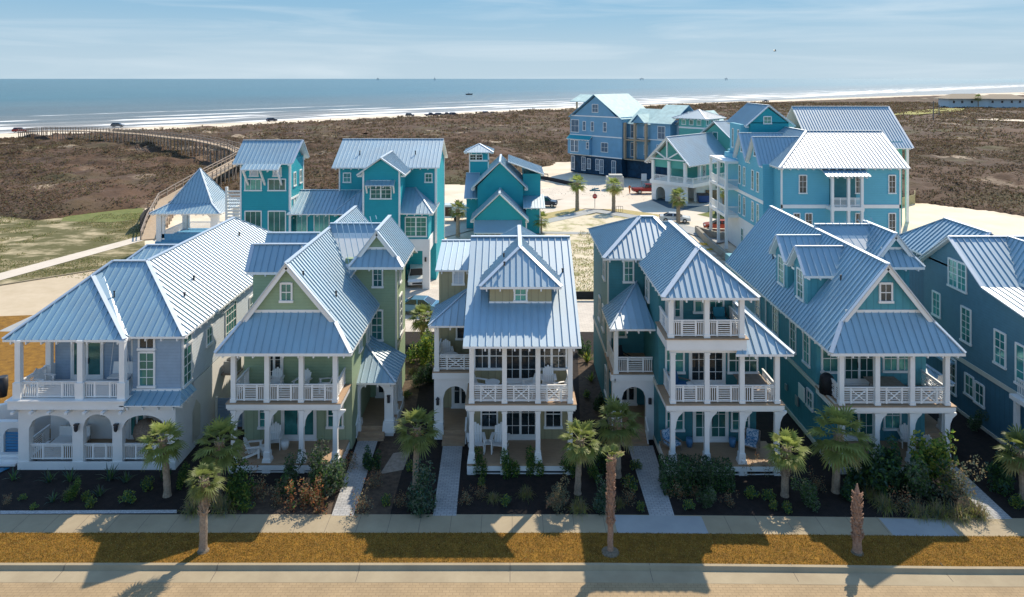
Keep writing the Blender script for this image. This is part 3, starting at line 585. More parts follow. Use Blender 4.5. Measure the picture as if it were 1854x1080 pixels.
def fitting(H, name, b, m):
    mb = MB(); mb.box(*b); mb.build(name, m, H)
mbx = mat('meter_grey', (.35, .36, .36), .5, .3)
for b in ((18.0, 18.07, 44.6, 45.0, 1.3, 1.9), (18.0, 18.07, 46.4, 46.7, 1.5, 1.9)): fitting(H, 'meter_box', b, mbx)
fitting(H, 'downpipe', (18.0, 18.08, 50.2, 50.3, .1, 6.8), WHITE)
# ================================================================== HOUSE 6 slate blue, right edge
H = thing('beach_house', 'dark slate blue house cut by the right edge, showing its tall side gable wall', 'house', (33, 46, 0), group='houses of the front row')
mb = MB(); mb.prism([(29.5, 36.6, 3.6), (29.5, 50.6, 3.6), (29.5, 50.6, 9.05), (29.5, 47.2, 11.33), (29.5, 43.9, 9.02), (29.5, 40.2, 8.0), (29.5, 36.6, 7.9)], (8, 0, 0)); mb.build('wall', NAVYL, H)
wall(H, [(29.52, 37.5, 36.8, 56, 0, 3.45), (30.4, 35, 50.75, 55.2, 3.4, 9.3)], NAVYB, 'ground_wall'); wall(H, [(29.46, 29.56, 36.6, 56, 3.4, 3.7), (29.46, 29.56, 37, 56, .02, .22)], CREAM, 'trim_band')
roof(H, [[(29.15, 43.8, 9.05), (37.5, 43.8, 9.05), (37.5, 47.2, 11.45), (29.15, 47.2, 11.45)], [(29.15, 50.9, 8.9), (37.5, 50.9, 8.9), (37.5, 47.2, 11.45), (29.15, 47.2, 11.45)],
         [(29.15, 36.0, 7.75), (37.5, 36.0, 7.75), (37.5, 43.8, 9.05), (29.15, 43.8, 9.05)]],
     [((29.15, 47.2, 11.45), (37.5, 47.2, 11.45)), ((29.15, 43.8, 9.05), (29.15, 47.2, 11.45)), ((29.15, 50.9, 8.9), (29.15, 47.2, 11.45)), ((29.15, 36, 7.75), (29.15, 43.8, 9.05))], 'roof')
hp, hc = hip(29.5, 34.8, 46.8, 55.5, 9.4, 11.65, 32.1, 47.5, 32.1, 52.4); roof(H, hp, hc, 'rear_roof')
roof(H, [[(31.6, 42.2, 9.3), (31.6, 47.0, 9.3), (33.0, 47, 11.5), (33.0, 44.8, 11.5)], [(31.6, 42.2, 9.3), (36, 42.2, 9.3), (33.0, 44.8, 11.5)], [(36, 42.2, 9.3), (36, 47, 9.3), (33, 47, 11.5), (33, 44.8, 11.5)]], [((31.6, 42.2, 9.3), (33.0, 44.8, 11.5)), ((33, 44.8, 11.5), (33, 47, 11.5))], 'dormer_roof', capw=.18)
wall(H, [(31.9, 35.7, 42.5, 47, 8.3, 9.35)], NAVYL, 'dormer_wall')
for (y, z, wd, h, nx, ny, mu) in ((46.8, 9.0, 1.75, 1.7, 4, 4, 1), (49.1, 6.35, .75, 1.5, 2, 3, 0), (45.9, 6.0, .85, 2.1, 2, 5, 0), (42.7, 5.7, .85, 1.9, 2, 4, 0), (40.7, 5.4, 1.2, 2.2, 2, 3, 0), (47.4, 2.1, .75, 2.2, 2, 4, 0), (45.6, 2.2, .75, 1.2, 2, 2, 0), (44.6, 2.1, .75, 1.2, 2, 2, 0)):
    window(H, (29.5 if z > 3.5 else 29.52, y, z), wd, h, nx, ny, 'L', mull=mu)
wall(H, [(28.9, 29.5, 47, 49, 3.0, 3.1)], METAL, 'awning')
railing(H, (29.3, 36.6, 3.7), (29.3, 41.0, 3.7), .95, 'plain'); wall(H, [(28.9, 29.5, 36.6, 41.1, 3.45, 3.7)], WHITE, 'balcony_edge'); column(H, 29.2, 40.9, 0, 3.45, .25, .5)
# ================================================================== BACK ROW
# teal clubhouse: observation tower, low link roof and main house with a carport
H = thing('beach_house', 'large turquoise house joined by a low link to a tower, white car under its carport', 'house', (-14, 76, 0), group='houses of the back row')
wall(H, [(-28.4, -23.2, 74, 78.6, 0, 13.5)], TURQ, 'tower_wall')
mb = MB(); mb.prism([(-28.3, 74.02, 13.45), (-28.3, 78.6, 13.3), (-28.3, 76.3, 15.0)], (5.0, 0, 0)); mb.build('tower_gable', TURQ, H)
wall(H, [(-28.45, -28.3, 73.93, 74.0, 0, 13.4), (-23.35, -23.14, 73.93, 74.1, 0, 13.4), (-23.2, -23.14, 74.1, 78.6, 9.3, 9.5), (-23.3, -23.14, 78.45, 78.66, 0, 13.3)], WHITE, 'corner_board')
roof(H, [[(-29, 73.3, 13.2), (-22.8, 73.3, 13.2), (-22.6, 76.3, 15.35), (-29, 76.3, 15.35)], [(-29, 79.2, 13.2), (-22.8, 79.2, 13.2), (-22.6, 76.3, 15.35), (-29, 76.3, 15.35)]], [((-29, 76.3, 15.35), (-22.6, 76.3, 15.35)), ((-22.8, 73.3, 13.2), (-22.6, 76.3, 15.35)), ((-22.8, 79.2, 13.2), (-22.6, 76.3, 15.35))], 'tower_roof')
roof(H, [[(-27.8, 72.3, 12.7), (-23.9, 72.3, 12.7), (-23.9, 73.4, 13.25), (-27.8, 73.4, 13.25)]], [], 'awning_roof', .08)
for x in (-27.6, -25.85, -24.1):
    mb = MB(); mb.bar((x, 73.98, 10.9), (x, 72.5, 12.6), .16, .2); mb.build('bracket', WHITE, H)
for a, b in ((443, 474), (485, 518)): winp(H, a, b, 323, 345, 73.98, 3, 1); winp(H, a, b, 381, 425, 73.98, 3, 1)
for a, b in ((452, 468), (494, 510)): winp(H, a, b, 302, 319, 73.98, 1, 1, glass=PALE)
for y in (75.4, 77.5): window(H, (-23.2, y, 11.3), .7, 1.3, 1, 2, 'R'); window(H, (-23.2, y, 8.3), .7, 2.0, 1, 1, 'R')
wall(H, [(-23.2, -18.4, 75, 80, 0, 7.6)], TURQ, 'link_wall')
roof(H, [[(-23.4, 73.4, 7.95), (-16.2, 73.4, 7.95), (-15.2, 77.5, 9.8), (-23.4, 77.5, 9.8)], [(-23.4, 81, 8), (-16.2, 81, 8), (-15.2, 77.5, 9.8), (-23.4, 77.5, 9.8)]], [((-23.4, 77.5, 9.8), (-15.2, 77.5, 9.8))], 'link_roof')
for a, b in ((527, 557), (568, 597)): winp(H, a, b, 382, 425, 74.95, 3, 1)
wall(H, [(-18.9, -8.3, 77.4, 86.4, 0, 12.6)], TURQ, 'wall')
mb = MB(); mb.prism([(-18.9, 77.4, 12.4), (-18.9, 86.4, 12.4), (-18.9, 81.9, 14.7)], (10.6, 0, 0)); mb.build('gable_wall', TURQ, H)
wall(H, [(-18.95, -18.8, 77.33, 77.4, 8, 12.4), (-8.45, -8.22, 77.33, 77.5, 4, 12.4), (-8.4, -8.22, 86.3, 86.45, 0, 12.4)], WHITE, 'corner_board')
roof(H, gab_x(-19.6, -7.9, 76.8, 87, 81.9, 12.35, 15.0)[0], [((-19.6, 81.9, 15.0), (-7.9, 81.9, 15.0))], 'roof')
winp(H, 621, 636, 312, 330, 77.38, 2, 2); winp(H, 769, 783, 313, 330, 77.38, 2, 2)
wall(H, [(-15.4, -11.65, 73.2, 78, 0, 12.5)], TURQ, 'bay_wall'); mb = MB(); mb.prism([(-15.4, 73.22, 12.45), (-11.65, 73.22, 12.45), (-13.5, 73.22, 13.6)], (0, 5, 0)); mb.build('bay_gable', TURQ, H)
wall(H, [(-15.48, -15.3, 73.13, 73.2, 4, 12.4), (-11.75, -11.58, 73.13, 73.3, 4, 12.4)], WHITE, 'corner_board')
roof(H, gab_y(-16.0, -11.0, -13.5, 12.1, 13.85, 72.7, 80)[0], gab_y(-16.0, -11.0, -13.5, 12.1, 13.85, 72.7, 80)[1], 'bay_roof')
winp(H, 670, 709, 326, 360, 73.18, 4, 4, mull=1)
roof(H, [[(-15.1, 72.4, 11.05), (-12.1, 72.4, 11.05), (-12.1, 73.2, 11.5), (-15.1, 73.2, 11.5)]], [], 'awning_roof', .06)
for x in (-15.0, -12.2):
    mb = MB(); mb.bar((x, 73.15, 10.2), (x, 72.6, 11.0), .14, .2); mb.build('bracket', WHITE, H)
wall(H, [(-11.85, -8.75, 74, 80, 5.2, 8.2)], TURQ, 'carport_room_wall')
wall(H, [(-11.9, -8.62, 73.9, 80, 4.0, 5.22), (-9.35, -8.62, 73.9, 74.6, 0, 4.0), (-11.9, -11.5, 73.9, 74.5, 0, 4), (-9.2, -8.62, 79.5, 80, 0, 4), (-15.4, -11.9, 74.2, 80, 0, 4.5), (-11.9, -9.2, 79.6, 80, 0, 4)], STUCCO, 'carport')
wall(H, [(-8.66, -8.60, 74.1, 86.3, 3.9, 5.3), (-8.62, -8.5, 80, 86.3, 0, 5)], STUCCO, 'side_base')
winp(H, 733, 773, 392, 428, 73.98, 4, 4, mull=1)
roof(H, [[(-12.1, 73.4, 8.0), (-8.2, 73.4, 8.0), (-10.6, 77.4, 10.1), (-12.1, 77.4, 10.1)], [(-8.2, 73.4, 8.0), (-8.2, 80, 8.0), (-10.6, 80, 10.1), (-10.6, 77.4, 10.1)]], [((-8.2, 73.4, 8.0), (-10.6, 77.4, 10.1))], 'hip_roof', capw=.18)
roof(H, [[(-15.2, 73.0, 7.5), (-17.5, 73.0, 7.5), (-17.5, 77.4, 9.9), (-15.2, 77.4, 10.8)]][:0] + [[(-18.8, 73.6, 7.9), (-15.2, 73.6, 7.9), (-15.2, 77.5, 10.8)]], [((-18.8, 73.6, 7.9), (-15.2, 77.5, 10.8))], 'valley_roof', capw=.1)
for p in ((-17.0, 79.0, 13.5), (-10.8, 79.0, 13.5)): vent(H, p, .06, .4)
mb = MB(); mb.box(-9.12, -8.95, 73.75, 73.9, 2.9, 3.35); mb.build('wall_lantern', DARK, H)

# gabled teal house with the little lookout
H = thing('beach_house', 'turquoise house of two nested gables with a small square lookout tower at its left', 'house', (-1.7, 102, 0), group='houses of the back row')
Y = 98
wall(H, [(-5.2, 2.0, 98.0, 112, 0, 2.6)], TURQ, 'wall'); mb = MB(); mb.prism([(-5.1, 97.97, 2.45), (1.8, 97.97, 2.45), (1.8, 97.97, 2.6), (-1.7, 97.97, 5.9), (-5.1, 97.97, 2.6)], (0, 5, 0)); mb.build('gable_wall', TURQ, H)
roof(H, gab_y(-5.75, 2.3, -1.72, 2.35, 6.15, 97.4, 103)[0], gab_y(-5.75, 2.3, -1.72, 2.35, 6.15, 97.4, 103)[1], 'roof', capw=.3)
wall(H, [(-5.0, 1.6, 102.5, 113, 3, 6.3)], TURQ, 'rear_wall'); mb = MB(); mb.prism([(-5.0, 102.47, 6), (1.6, 102.47, 6), (1.6, 102.47, 6.4), (-1.7, 102.47, 9.75), (-5.0, 102.47, 6.4)], (0, 9, 0)); mb.build('rear_gable_wall', TURQ, H)
roof(H, gab_y(-5.9, 2.3, -1.75, 6.1, 10.0, 101.9, 112)[0], gab_y(-5.9, 2.3, -1.75, 6.1, 10.0, 101.9, 112)[1], 'rear_roof', capw=.3)
wall(H, [(-6.7, -5.1, 104, 112, 0, 5.2), (-6.5, -3.6, 108, 111, 0, 10.9)], TURQ, 'tower_wall'); wall(H, [(-6.56, -3.55, 107.94, 111.05, 9.35, 9.6), (-6.56, -6.4, 107.94, 108.05, 5, 10.9), (-3.7, -3.55, 107.94, 108.05, 7, 10.9)], WHITE, 'trim_band')
hp, hc = hip(-7.3, -2.8, 107.2, 111.8, 10.85, 11.95, -5.05, 109.5, -5.05, 109.5); roof(H, hp, hc, 'tower_roof')
winp(H, 850, 874, 279, 290, 107.98, 4, 2, mull=1, glass=DGLASS)
roof(H, [[(-7.0, 103, 4.6), (-4.9, 103, 4.6), (-4.9, 108, 7.6), (-7.0, 108, 7.6)]], [((-7.0, 108, 7.6), (-4.9, 108, 7.6))], 'left_roof')
wall(H, [(1.6, 4.2, 104, 112, 3, 8.0)], TURQ, 'right_wall')
roof(H, [[(4.7, 103.2, 8.0), (4.7, 112.5, 8.0), (-.6, 112.5, 9.9), (-.6, 103.2, 9.9)]], [((4.7, 103.2, 8.0), (-.6, 103.2, 9.9))], 'right_roof')
wall(H, [(2.0, 4.0, 100.5, 112, 0, 3.8)], TURQ, 'side_wall'); wall(H, [(3.9, 4.05, 100.42, 100.6, 0, 3.8)], WHITE, 'corner_board')
roof(H, [[(1.6, 99.8, 3.75), (4.7, 99.8, 3.75), (4.7, 104.5, 4.9), (1.6, 104.5, 4.9)]], [], 'side_roof')
roof(H, [[(-5.2, 96.3, 1.0), (1.4, 96.3, 1.0), (1.4, 97.95, 2.4), (-5.2, 97.95, 2.4)]], [], 'skirt_roof')
wall(H, [(-4.9, 1.2, 97.9, 98.0, -.1, 1.2)], CREAM, 'garage_band'); winp(H, 880, 891, 409, 420, 97.88, 2, 2); winp(H, 903, 914, 409, 420, 97.88, 2, 2)
wall(H, [(-5.3, -5.15, 97.9, 98.05, 0, 2.5), (1.9, 2.06, 97.9, 98.05, 0, 2.5)], WHITE, 'corner_board')

# ---- buildings turned towards the coast road
def local(name, label, loc, rz, group=None):
    H = thing(name, label, 'house', loc, R(rz), group); OFF[0] = Vector((0, 0, 0)); return H
# unfinished four-storey block, local x along its street front, y away from it
H = local('unfinished_house', 'four-storey blue-wrapped house under construction with a bare pale roof, near the beach', (29.0, 152.5, 0), 135 + 180, 'houses of the back row')
# local frame: x from left end (-21) to right (0) seen from the camera, y behind
L = -21.5
wall(H, [(L, -6.5, 0, 13, 4.2, 13.4), (-6.5, 0, 2.2, 13, 4.2, 12.0), (0, 5, 1.5, 14, 4.2, 12.5)], WRAP, 'wall')
wall(H, [(L + .1, -6.6, .1, 13, 0, 4.2), (-6.5, 5, 2.0, 13, 0, 4.2)], NAVW, 'ground_wall')
wall(H, [(L - .06, -6.45, -.06, .0, 4.1, 4.35), (L - .06, -6.45, -.06, 0, 8.7, 8.95), (L - .06, -6.45, -.06, 0, 13.2, 13.45), (-6.45, 5.05, 1.4, 1.5, 8.7, 8.9)], WHITE, 'flashing_band')
mb = MB(); mb.prism([(L + 1, .05, 13.3), (-8, .05, 13.3), (-13.8, .05, 18.0)], (0, 12, 0)); mb.build('gable_wall', WRAP, H)
ROOFN = mat('bare_roof_membrane', (.50, .66, .62), .7, var=.18, scale=.9)
roof(H, [[(L - .2, -.5, 13.0), (L - .2, 13, 13.0), (-14.1, 13, 18.4), (-14.1, -.5, 18.4)], [(-6.2, -.5, 13.0), (-6.2, 13, 13.0), (-14.1, 13, 18.4), (-14.1, -.5, 18.4)]], [], 'roof', m=[ROOFN, WRAP, ROOFN], sp=50, tails=False)
roof(H, [[(-6.4, 1.5, 12.0), (0.2, 1.5, 12.0), (0.2, 7, 15.2), (-6.4, 7, 15.2)], [(-.2, .9, 12.4), (5.6, .9, 12.4), (5.6, 8, 16.2), (-.2, 8, 16.2)], [(-.2, 14, 12.4), (5.6, 14, 12.4), (5.6, 8, 16.2), (-.2, 8, 16.2)]], [], 'wing_roof', m=[ROOFN, WRAP, ROOFN], sp=50, tails=False)
hp, hc = gab_y(-4.6, -1.0, -2.8, 12.4, 14.2, .6, 6); roof(H, hp, [], 'small_roof', m=[ROOFN, WRAP, ROOFN], sp=50, tails=False)
mb = MB(); mb.prism([(-4.4, .9, 12.3), (-1.2, .9, 12.3), (-2.8, .9, 13.9)], (0, 4, 0)); mb.build('small_gable', WRAP, H)
TOPR = roof(H, [[(L - 1, 1, 16.6), (-15.5, 1, 16.6), (-15.5, 5, 18.2), (L - 1, 5, 18.2)]], [], 'deck_roof', m=[ROOFN, WRAP, ROOFN], sp=50, tails=False)
wall(H, [(L, -15, 1.5, 8, 13.4, 14.2)], WRAP, 'deck_parapet')
for x in (L + .3, L + 2.6, L + 3.8):
    mb = MB(); mb.box(x, x + .3, 1.8, 2.1, 14.2, 16.7); mb.build('post', PALEWOOD, H)
for x in (-6.2, -3.5, -.6):
    for z0, z1 in ((4.2, 8.5), (8.6, 12.2)):
        mb = MB(); mb.box(x - .25, x + .25, .5, 1.0, z0, z1); mb.build('post', PALEWOOD, H)
wall(H, [(-6.4, -.3, .6, 2.2, 8.3, 8.6), (-6.4, -.3, .6, 2.2, 4.0, 4.2)], PALEWOOD, 'porch_floor')
for (x, z, wd, h) in ((-20, 10.9, 2.2, 2.8), (-17.2, 11, .7, 2), (-14.8, 11, .7, 2), (-11.2, 11, .8, 2), (-14, 15.2, 1.6, 1.7), (-20, 6.3, .9, 2.6), (-18.8, 6.3, .9, 2.6), (-15.5, 6.6, .6, 1.4), (-11.3, 6.4, 1.8, 2),
                      (-20.6, 2.2, .9, 3), (-17.4, 2.2, 1.0, 3), (-15.8, 2.3, .9, 2.2), (-13.3, 2.3, .9, 2.4), (-12.1, 2, .9, 3), (-8.7, 2, 1.0, 3)):
    window(H, (x, -.9 if (x < -15 and z > 4.4 and z < 8) else 0, z), wd, h, 2 if wd > .8 else 1, 2, glass=mat('site_glass', (.10, .17, .24), .2, .1, var=.3, spec=.8))
for (x, z, wd, h) in ((2.8, 10.4, 1.7, 2.6), (2.8, 6.4, 2.2, 2.6)): window(H, (x, 1.5, z), wd, h, 2, 2, glass=MATS['site_glass'])
for (x, z, wd, h) in ((-4.8, 10.2, 1.5, 3), (-4.8, 6.2, 1.5, 3), (-1.6, 10.4, .9, 2), (-1.6, 6.4, .9, 2), (-3, 2, 1.6, 3)): window(H, (x, 2.2, z), wd, h, 2, 2, glass=MATS['site_glass'])
wall(H, [(5, 11, 4, 14, 0, 12.2)], mat('pale_wrap', (.45, .60, .70), .7, var=.08), 'end_wall')
roof(H, gab_y(4.6, 11.6, 8, 11.9, 15.0, 3.4, 14.5)[0], [], 'end_roof', m=[ROOFN, WHITE, ROOFN], sp=50, tails=False)
mb = MB(); mb.prism([(5, 4, 12.1), (11, 4, 12.1), (8, 4, 14.7)], (0, 9.8, 0)); mb.build('end_gable', MATS['pale_wrap'], H)
wall(H, [(L + .02, L + 6.5, -.9, 0, 4.4, 8.0)], WRAP, 'bay_wall'); roof(H, [[(L - .2, -1.2, 7.9), (L + 6.7, -1.2, 7.9), (L + 6.7, 0, 8.8), (L - .2, 0, 8.8)]], [], 'bay_roof', m=[mat('teal_membrane', (.02, .33, .40), .6), WHITE, CAP], sp=50)
# sea-green arcaded house: local corner (0,0) nearest the camera; gable end on the -y side, long side facing +x
H = local('beach_house', 'sea-green house on white arches with a white timber truss in its gable', (30.6, 124.0, 0), -46, 'houses of the back row')
mb = MB(); archwall(mb, -7.3, 0, 0, 3.0, [(-6.4, -4.4, 0, 1.5, 2.45), (-3.2, -1.2, 0, 1.5, 2.45)], 0, .5); mb.box(-7.3, -6.8, .5, 16, 0, 3); mb.box(-6.8, 0, 6.0, 16, 0, 3.0); mb.box(-.5, 0, 3.2, 6, 0, 3.0); mb.build('arcade', STUCCO, H)
wall(H, [(-7.5, 1.5, -.3, 16, 3.0, 3.65)], WHITE, 'balcony_slab')
wall(H, [(-7.0, -.1, 5, 16, 3.65, 7.6)], GRN6, 'wall'); wall(H, [(-7.0, -.2, .25, .4, 6.0, 7.5)], GRN6, 'gable_panel')
mb = MB(); mb.prism([(-7.2, .5, 7.4), (0, .5, 7.4), (-3.6, .5, 10.9)], (0, 12, 0)); mb.build('gable_wall', GRN6, H)
hp, hc = gab_y(-8.3, 1.1, -3.6, 6.8, 11.6, -.8, 14.5); roof(H, hp, hc, 'roof', capw=.3)
for x, y in ((-7.0, .1), (-3.6, .1), (-.3, .1), (-.2, 4.6)): column(H, x, y, 3.65, 7.2, .5, .0)
railing(H, (-7.1, -.1, 3.65), (-3.8, -.1, 3.65), 1, 'bar'); railing(H, (-3.4, -.1, 3.65), (1.3, -.1, 3.65), 1, 'bar'); railing(H, (1.35, 0, 3.65), (1.35, 15.8, 3.65), 1, 'bar')
mb = MB()
for a, b in (((-7.6, 7.6), (.4, 7.6)), ((-3.6, 7.6), (-3.6, 11)), ((-6.0, 9.0), (-3.6, 7.6)), ((-1.2, 9.0), (-3.6, 7.6)), ((-7.9, 7.1), (-3.6, 11.3)), ((.7, 7.1), (-3.6, 11.3))): mb.bar((a[0], -.6, a[1]), (b[0], -.6, b[1]), .2, .28, up=(0, 1, 0))
mb.build('truss', WHITE, H)
for y in (8, 10, 12): window(H, (-.1, y, 5.9), .6, .7, 1, 1, 'R'); window(H, (0, y, 1.9), .5, .5, 1, 1, 'R')
window(H, (-.1, 6, 5.2), .9, 2.2, 1, 2, 'R', kind_='door')
wall(H, [(-9, 3.4, 14.6, 26, 0, 8.4)], GRN6, 'rear_wall'); mb = MB(); mb.prism([(-9, 14.57, 8.3), (3.4, 14.57, 8.3), (-2.8, 14.57, 13.3)], (0, 11, 0)); mb.build('rear_gable', GRN6, H)
hp, hc = gab_y(-10.2, 4.4, -2.8, 7.6, 13.8, 13.9, 27); roof(H, hp, hc, 'rear_roof', capw=.3)
window(H, (-2.8, 14.55, 11), .9, 1.3, 1, 1)
wall(H, [(-15, -9, 21, 27, 0, 13.9)], GRN6, 'tower_wall'); hp, hc = hip(-16.1, -7.9, 19.9, 28.1, 13.8, 15.5, -12, 24, -12, 24); roof(H, hp, hc, 'tower_roof')
wall(H, [(-15.06, -8.94, 20.94, 27.06, 11.6, 11.95)], WHITE, 'trim_band')
for x in (-13.8, -12, -10.2): window(H, (x, 20.98, 12.9), .8, .9, 1, 1)
for y in (22.2, 24, 25.8): window(H, (-9, y, 12.9), .8, .9, 1, 1, 'R')

# big sky-blue house
H = thing('beach_house', 'big sky-blue three-storey house with a long hipped metal roof and white ground floor', 'house', (36, 88, 0), group='houses of the back row')
wall(H, [(30.5, 43.9, 80, 100, 3.9, 12.1), (29.3, 32.5, 82.5, 97.5, 4.2, 12.0)], BLUE5, 'wall'); wall(H, [(30.6, 43.8, 80.1, 100, 0, 3.9), (29.35, 32, 82.5, 97.5, 0, 4.2)], STUCCO, 'ground_wall')
wall(H, [(30.42, 43.98, 79.92, 80.0, 7.35, 7.75), (30.42, 43.98, 79.92, 80, 3.7, 4.1), (29.22, 29.3, 82.4, 97.5, 7.35, 7.75), (30.42, 30.6, 79.92, 80.08, 3.9, 12.0), (43.8, 43.98, 79.92, 80.08, 3.9, 12)], WHITE, 'trim_band')
roof(H, [[(30.0, 79.3, 12.0), (44.7, 79.3, 12.0), (44.7, 85.5, 15.7), (35.6, 85.5, 15.7), (33.9, 84.3, 16.0)][:4], [(30.0, 79.3, 12.0), (30.0, 96, 12.0), (35.6, 92, 15.7), (35.6, 85.5, 15.7)], [(44.7, 92, 12.0), (36, 92, 12.0), (35.6, 85.5, 15.7), (44.7, 85.5, 15.7)]],
     [((35.6, 85.5, 15.7), (44.7, 85.5, 15.7)), ((30.0, 79.3, 12.0), (35.6, 85.5, 15.7)), ((35.6, 92, 15.7), (35.6, 85.5, 15.7))], 'roof', capw=.3)
mb = MB(); mb.prism([(30.9, 81, 12), (30.9, 99, 12), (34.3, 92, 14), (34.3, 86, 14)], (10, 0, 0)); mb.prism([(43.8, 80, 11.9), (43.8, 91, 11.9), (43.8, 85.5, 15.3)], (.1, 0, 0)); mb.build('gable_wall', BLUE5, H)
for yc, zr in ((85.1, 15.0), (90.0, 15.1)):
    mb = MB(); mb.prism([(29.3, yc - 2, 12), (29.3, yc + 2, 12), (29.3, yc, zr - .3)], (4, 0, 0)); mb.build('side_gable', BLUE5, H)
    roof(H, [[(28.9, yc - 2.4, 11.8), (31.5, yc - 2.4, 11.8), (34.5, yc, zr), (28.9, yc, zr)], [(28.9, yc + 2.4, 11.8), (31.5, yc + 2.4, 11.8), (34.5, yc, zr), (28.9, yc, zr)]], [((28.9, yc, zr), (34.5, yc, zr)), ((28.9, yc - 2.4, 11.8), (28.9, yc, zr)), ((28.9, yc + 2.4, 11.8), (28.9, yc, zr))], 'side_roof', capw=.2)
    window(H, (29.3, yc, 13.2), .7, .9, 1, 2, 'L')
    for dy in (-.9, .9): window(H, (29.3, yc + dy, 9.7), .6, 2.2, 1, 3, 'L'); window(H, (29.3, yc + dy, 5.9), .6, 2.2, 1, 3, 'L')
    window(H, (29.33, yc, 2.0), .8, 1.8, 1, 2, 'L')
wall(H, [(31.0, 36.0, 92.0, 99, 9, 16.3)], TURQ, 'tower_wall'); mb = MB(); mb.prism([(31.0, 92, 16.2), (36.0, 92, 16.2), (33.3, 92, 18.2)], (0, 7, 0)); mb.build('tower_gable', TURQ, H)
hp, hc = gab_y(30.3, 36.7, 33.3, 15.9, 18.55, 91.5, 100); roof(H, hp, hc, 'tower_roof'); winp(H, 1382, 1397, 210, 224, 91.98, 2, 2)
wall(H, [(29.9, 31.2, 92.4, 97, 12, 16)], BLUE5, 'tower_bay')
for y in (93.3, 95.6): window(H, (29.9, y, 14), .5, 2.4, 1, 3, 'L')
for a, b, c, d in ((1446, 1461, 316, 350), (1548, 1562, 316, 350), (1608, 1622, 316, 350), (1436, 1449, 385, 405), (1457, 1471, 385, 425), (1548, 1562, 385, 425), (1608, 1622, 385, 425)): winp(H, a, b, c, d, 79.98, 2, 3, glass=DGLASS)
for z0_, z1_ in ((7.3, 7.7), (3.7, 4.0)): wall(H, [(35.5, 39.2, 78.6, 80, z0_, z1_)], WHITE, 'gallery_floor')
for x in (35.7, 37.5, 39.0): column(H, x, 78.8, 7.7, 11.2, .28); column(H, x, 78.8, 4.0, 7.3, .28)
railing(H, (35.8, 78.8, 7.7), (37.4, 78.8, 7.7), 1, 'bar'); railing(H, (37.6, 78.8, 7.7), (38.9, 78.8, 7.7), 1, 'bar')
wall(H, [(35.9, 38.9, 79.93, 79.99, 7.7, 10.9)], TEALS, 'recess_panel')
roof(H, [[(34.9, 78.3, 11.2), (39.8, 78.3, 11.2), (39.8, 80, 11.9), (34.9, 80, 11.9)]], [], 'gallery_roof', .08)
# white side galleries at the far left corner
wall(H, [(27.6, 29.4, 91.5, 99, 4.0, 4.4), (27.6, 29.4, 91.5, 99, 7.6, 7.9), (27.6, 29.4, 91.5, 99, 11, 11.3)], WHITE, 'side_gallery')
for y in (91.7, 95.2, 98.8):
    for z0, z1 in ((0, 4.0), (4.4, 7.6), (7.9, 11)): column(H, 27.8, y, z0, z1, .32)
for z in (4.4, 7.9): railing(H, (27.8, 91.8, z), (27.8, 98.7, z), 1, 'plain'); railing(H, (27.9, 91.7, z), (29.3, 91.7, z), 1, 'plain')
# green house behind, only its roof and gable show
H = thing('beach_house', 'green house behind the big sky-blue one, only its long grey roof and right gable showing', 'house', (50, 112, 0), group='houses of the back row')
wall(H, [(45, 58.5, 106, 118, 0, 12.6)], GRN6, 'wall'); mb = MB(); mb.prism([(58.4, 106, 12.5), (58.4, 118, 12.5), (58.4, 112, 17.2)], (.1, 0, 0)); mb.build('gable_wall', GRN6, H)
roof(H, gab_x(44.3, 59.6, 105, 119, 112, 11.7, 17.6)[0], [((44.3, 112, 17.6), (59.6, 112, 17.6)), ((59.6, 105, 11.7), (59.6, 112, 17.6))], 'roof', capw=.3)
window(H, (58.5, 112, 14.6), .5, 1.6, 1, 1, 'R'); roof(H, [[(60.8, 108, 12.0), (60.8, 113, 12.0), (58.5, 113, 13), (58.5, 108, 13)]], [], 'side_roof', .08)
for y in (108.3, 112.6): column(H, 60.5, y, 0, 12, .4)
# distant white house in the dunes
H = thing('bungalow', 'long low white bungalow with tan roofs far off in the dunes on the right', 'house', (342, 515, 0))
TANR = mat('tan_shingle', (.34, .27, .19), .9, var=.1)
wall(H, [(316, 345, 512, 524, 0, 7.8), (345, 374, 515, 527, 0, 7.5)], mat('pale_aqua_wall', (.62, .70, .72), .7), 'wall')
hp, hc = hip(314, 347, 509, 527, 7.6, 11.0, 322, 518, 339, 518); roof(H, hp, [], 'roof', m=[TANR, WHITE, TANR], sp=90, tails=False)
hp, hc = hip(344, 376, 512, 530, 7.3, 10.6, 352, 521, 368, 521); roof(H, hp, [], 'wing_roof', m=[TANR, WHITE, TANR], sp=90, tails=False)
for x in (320, 326, 333, 350, 357, 364, 370): window(H, (x, 511.9 if x < 345 else 514.9, 5.2), 1.6, 1.8, 2, 1, glass=DGLASS)

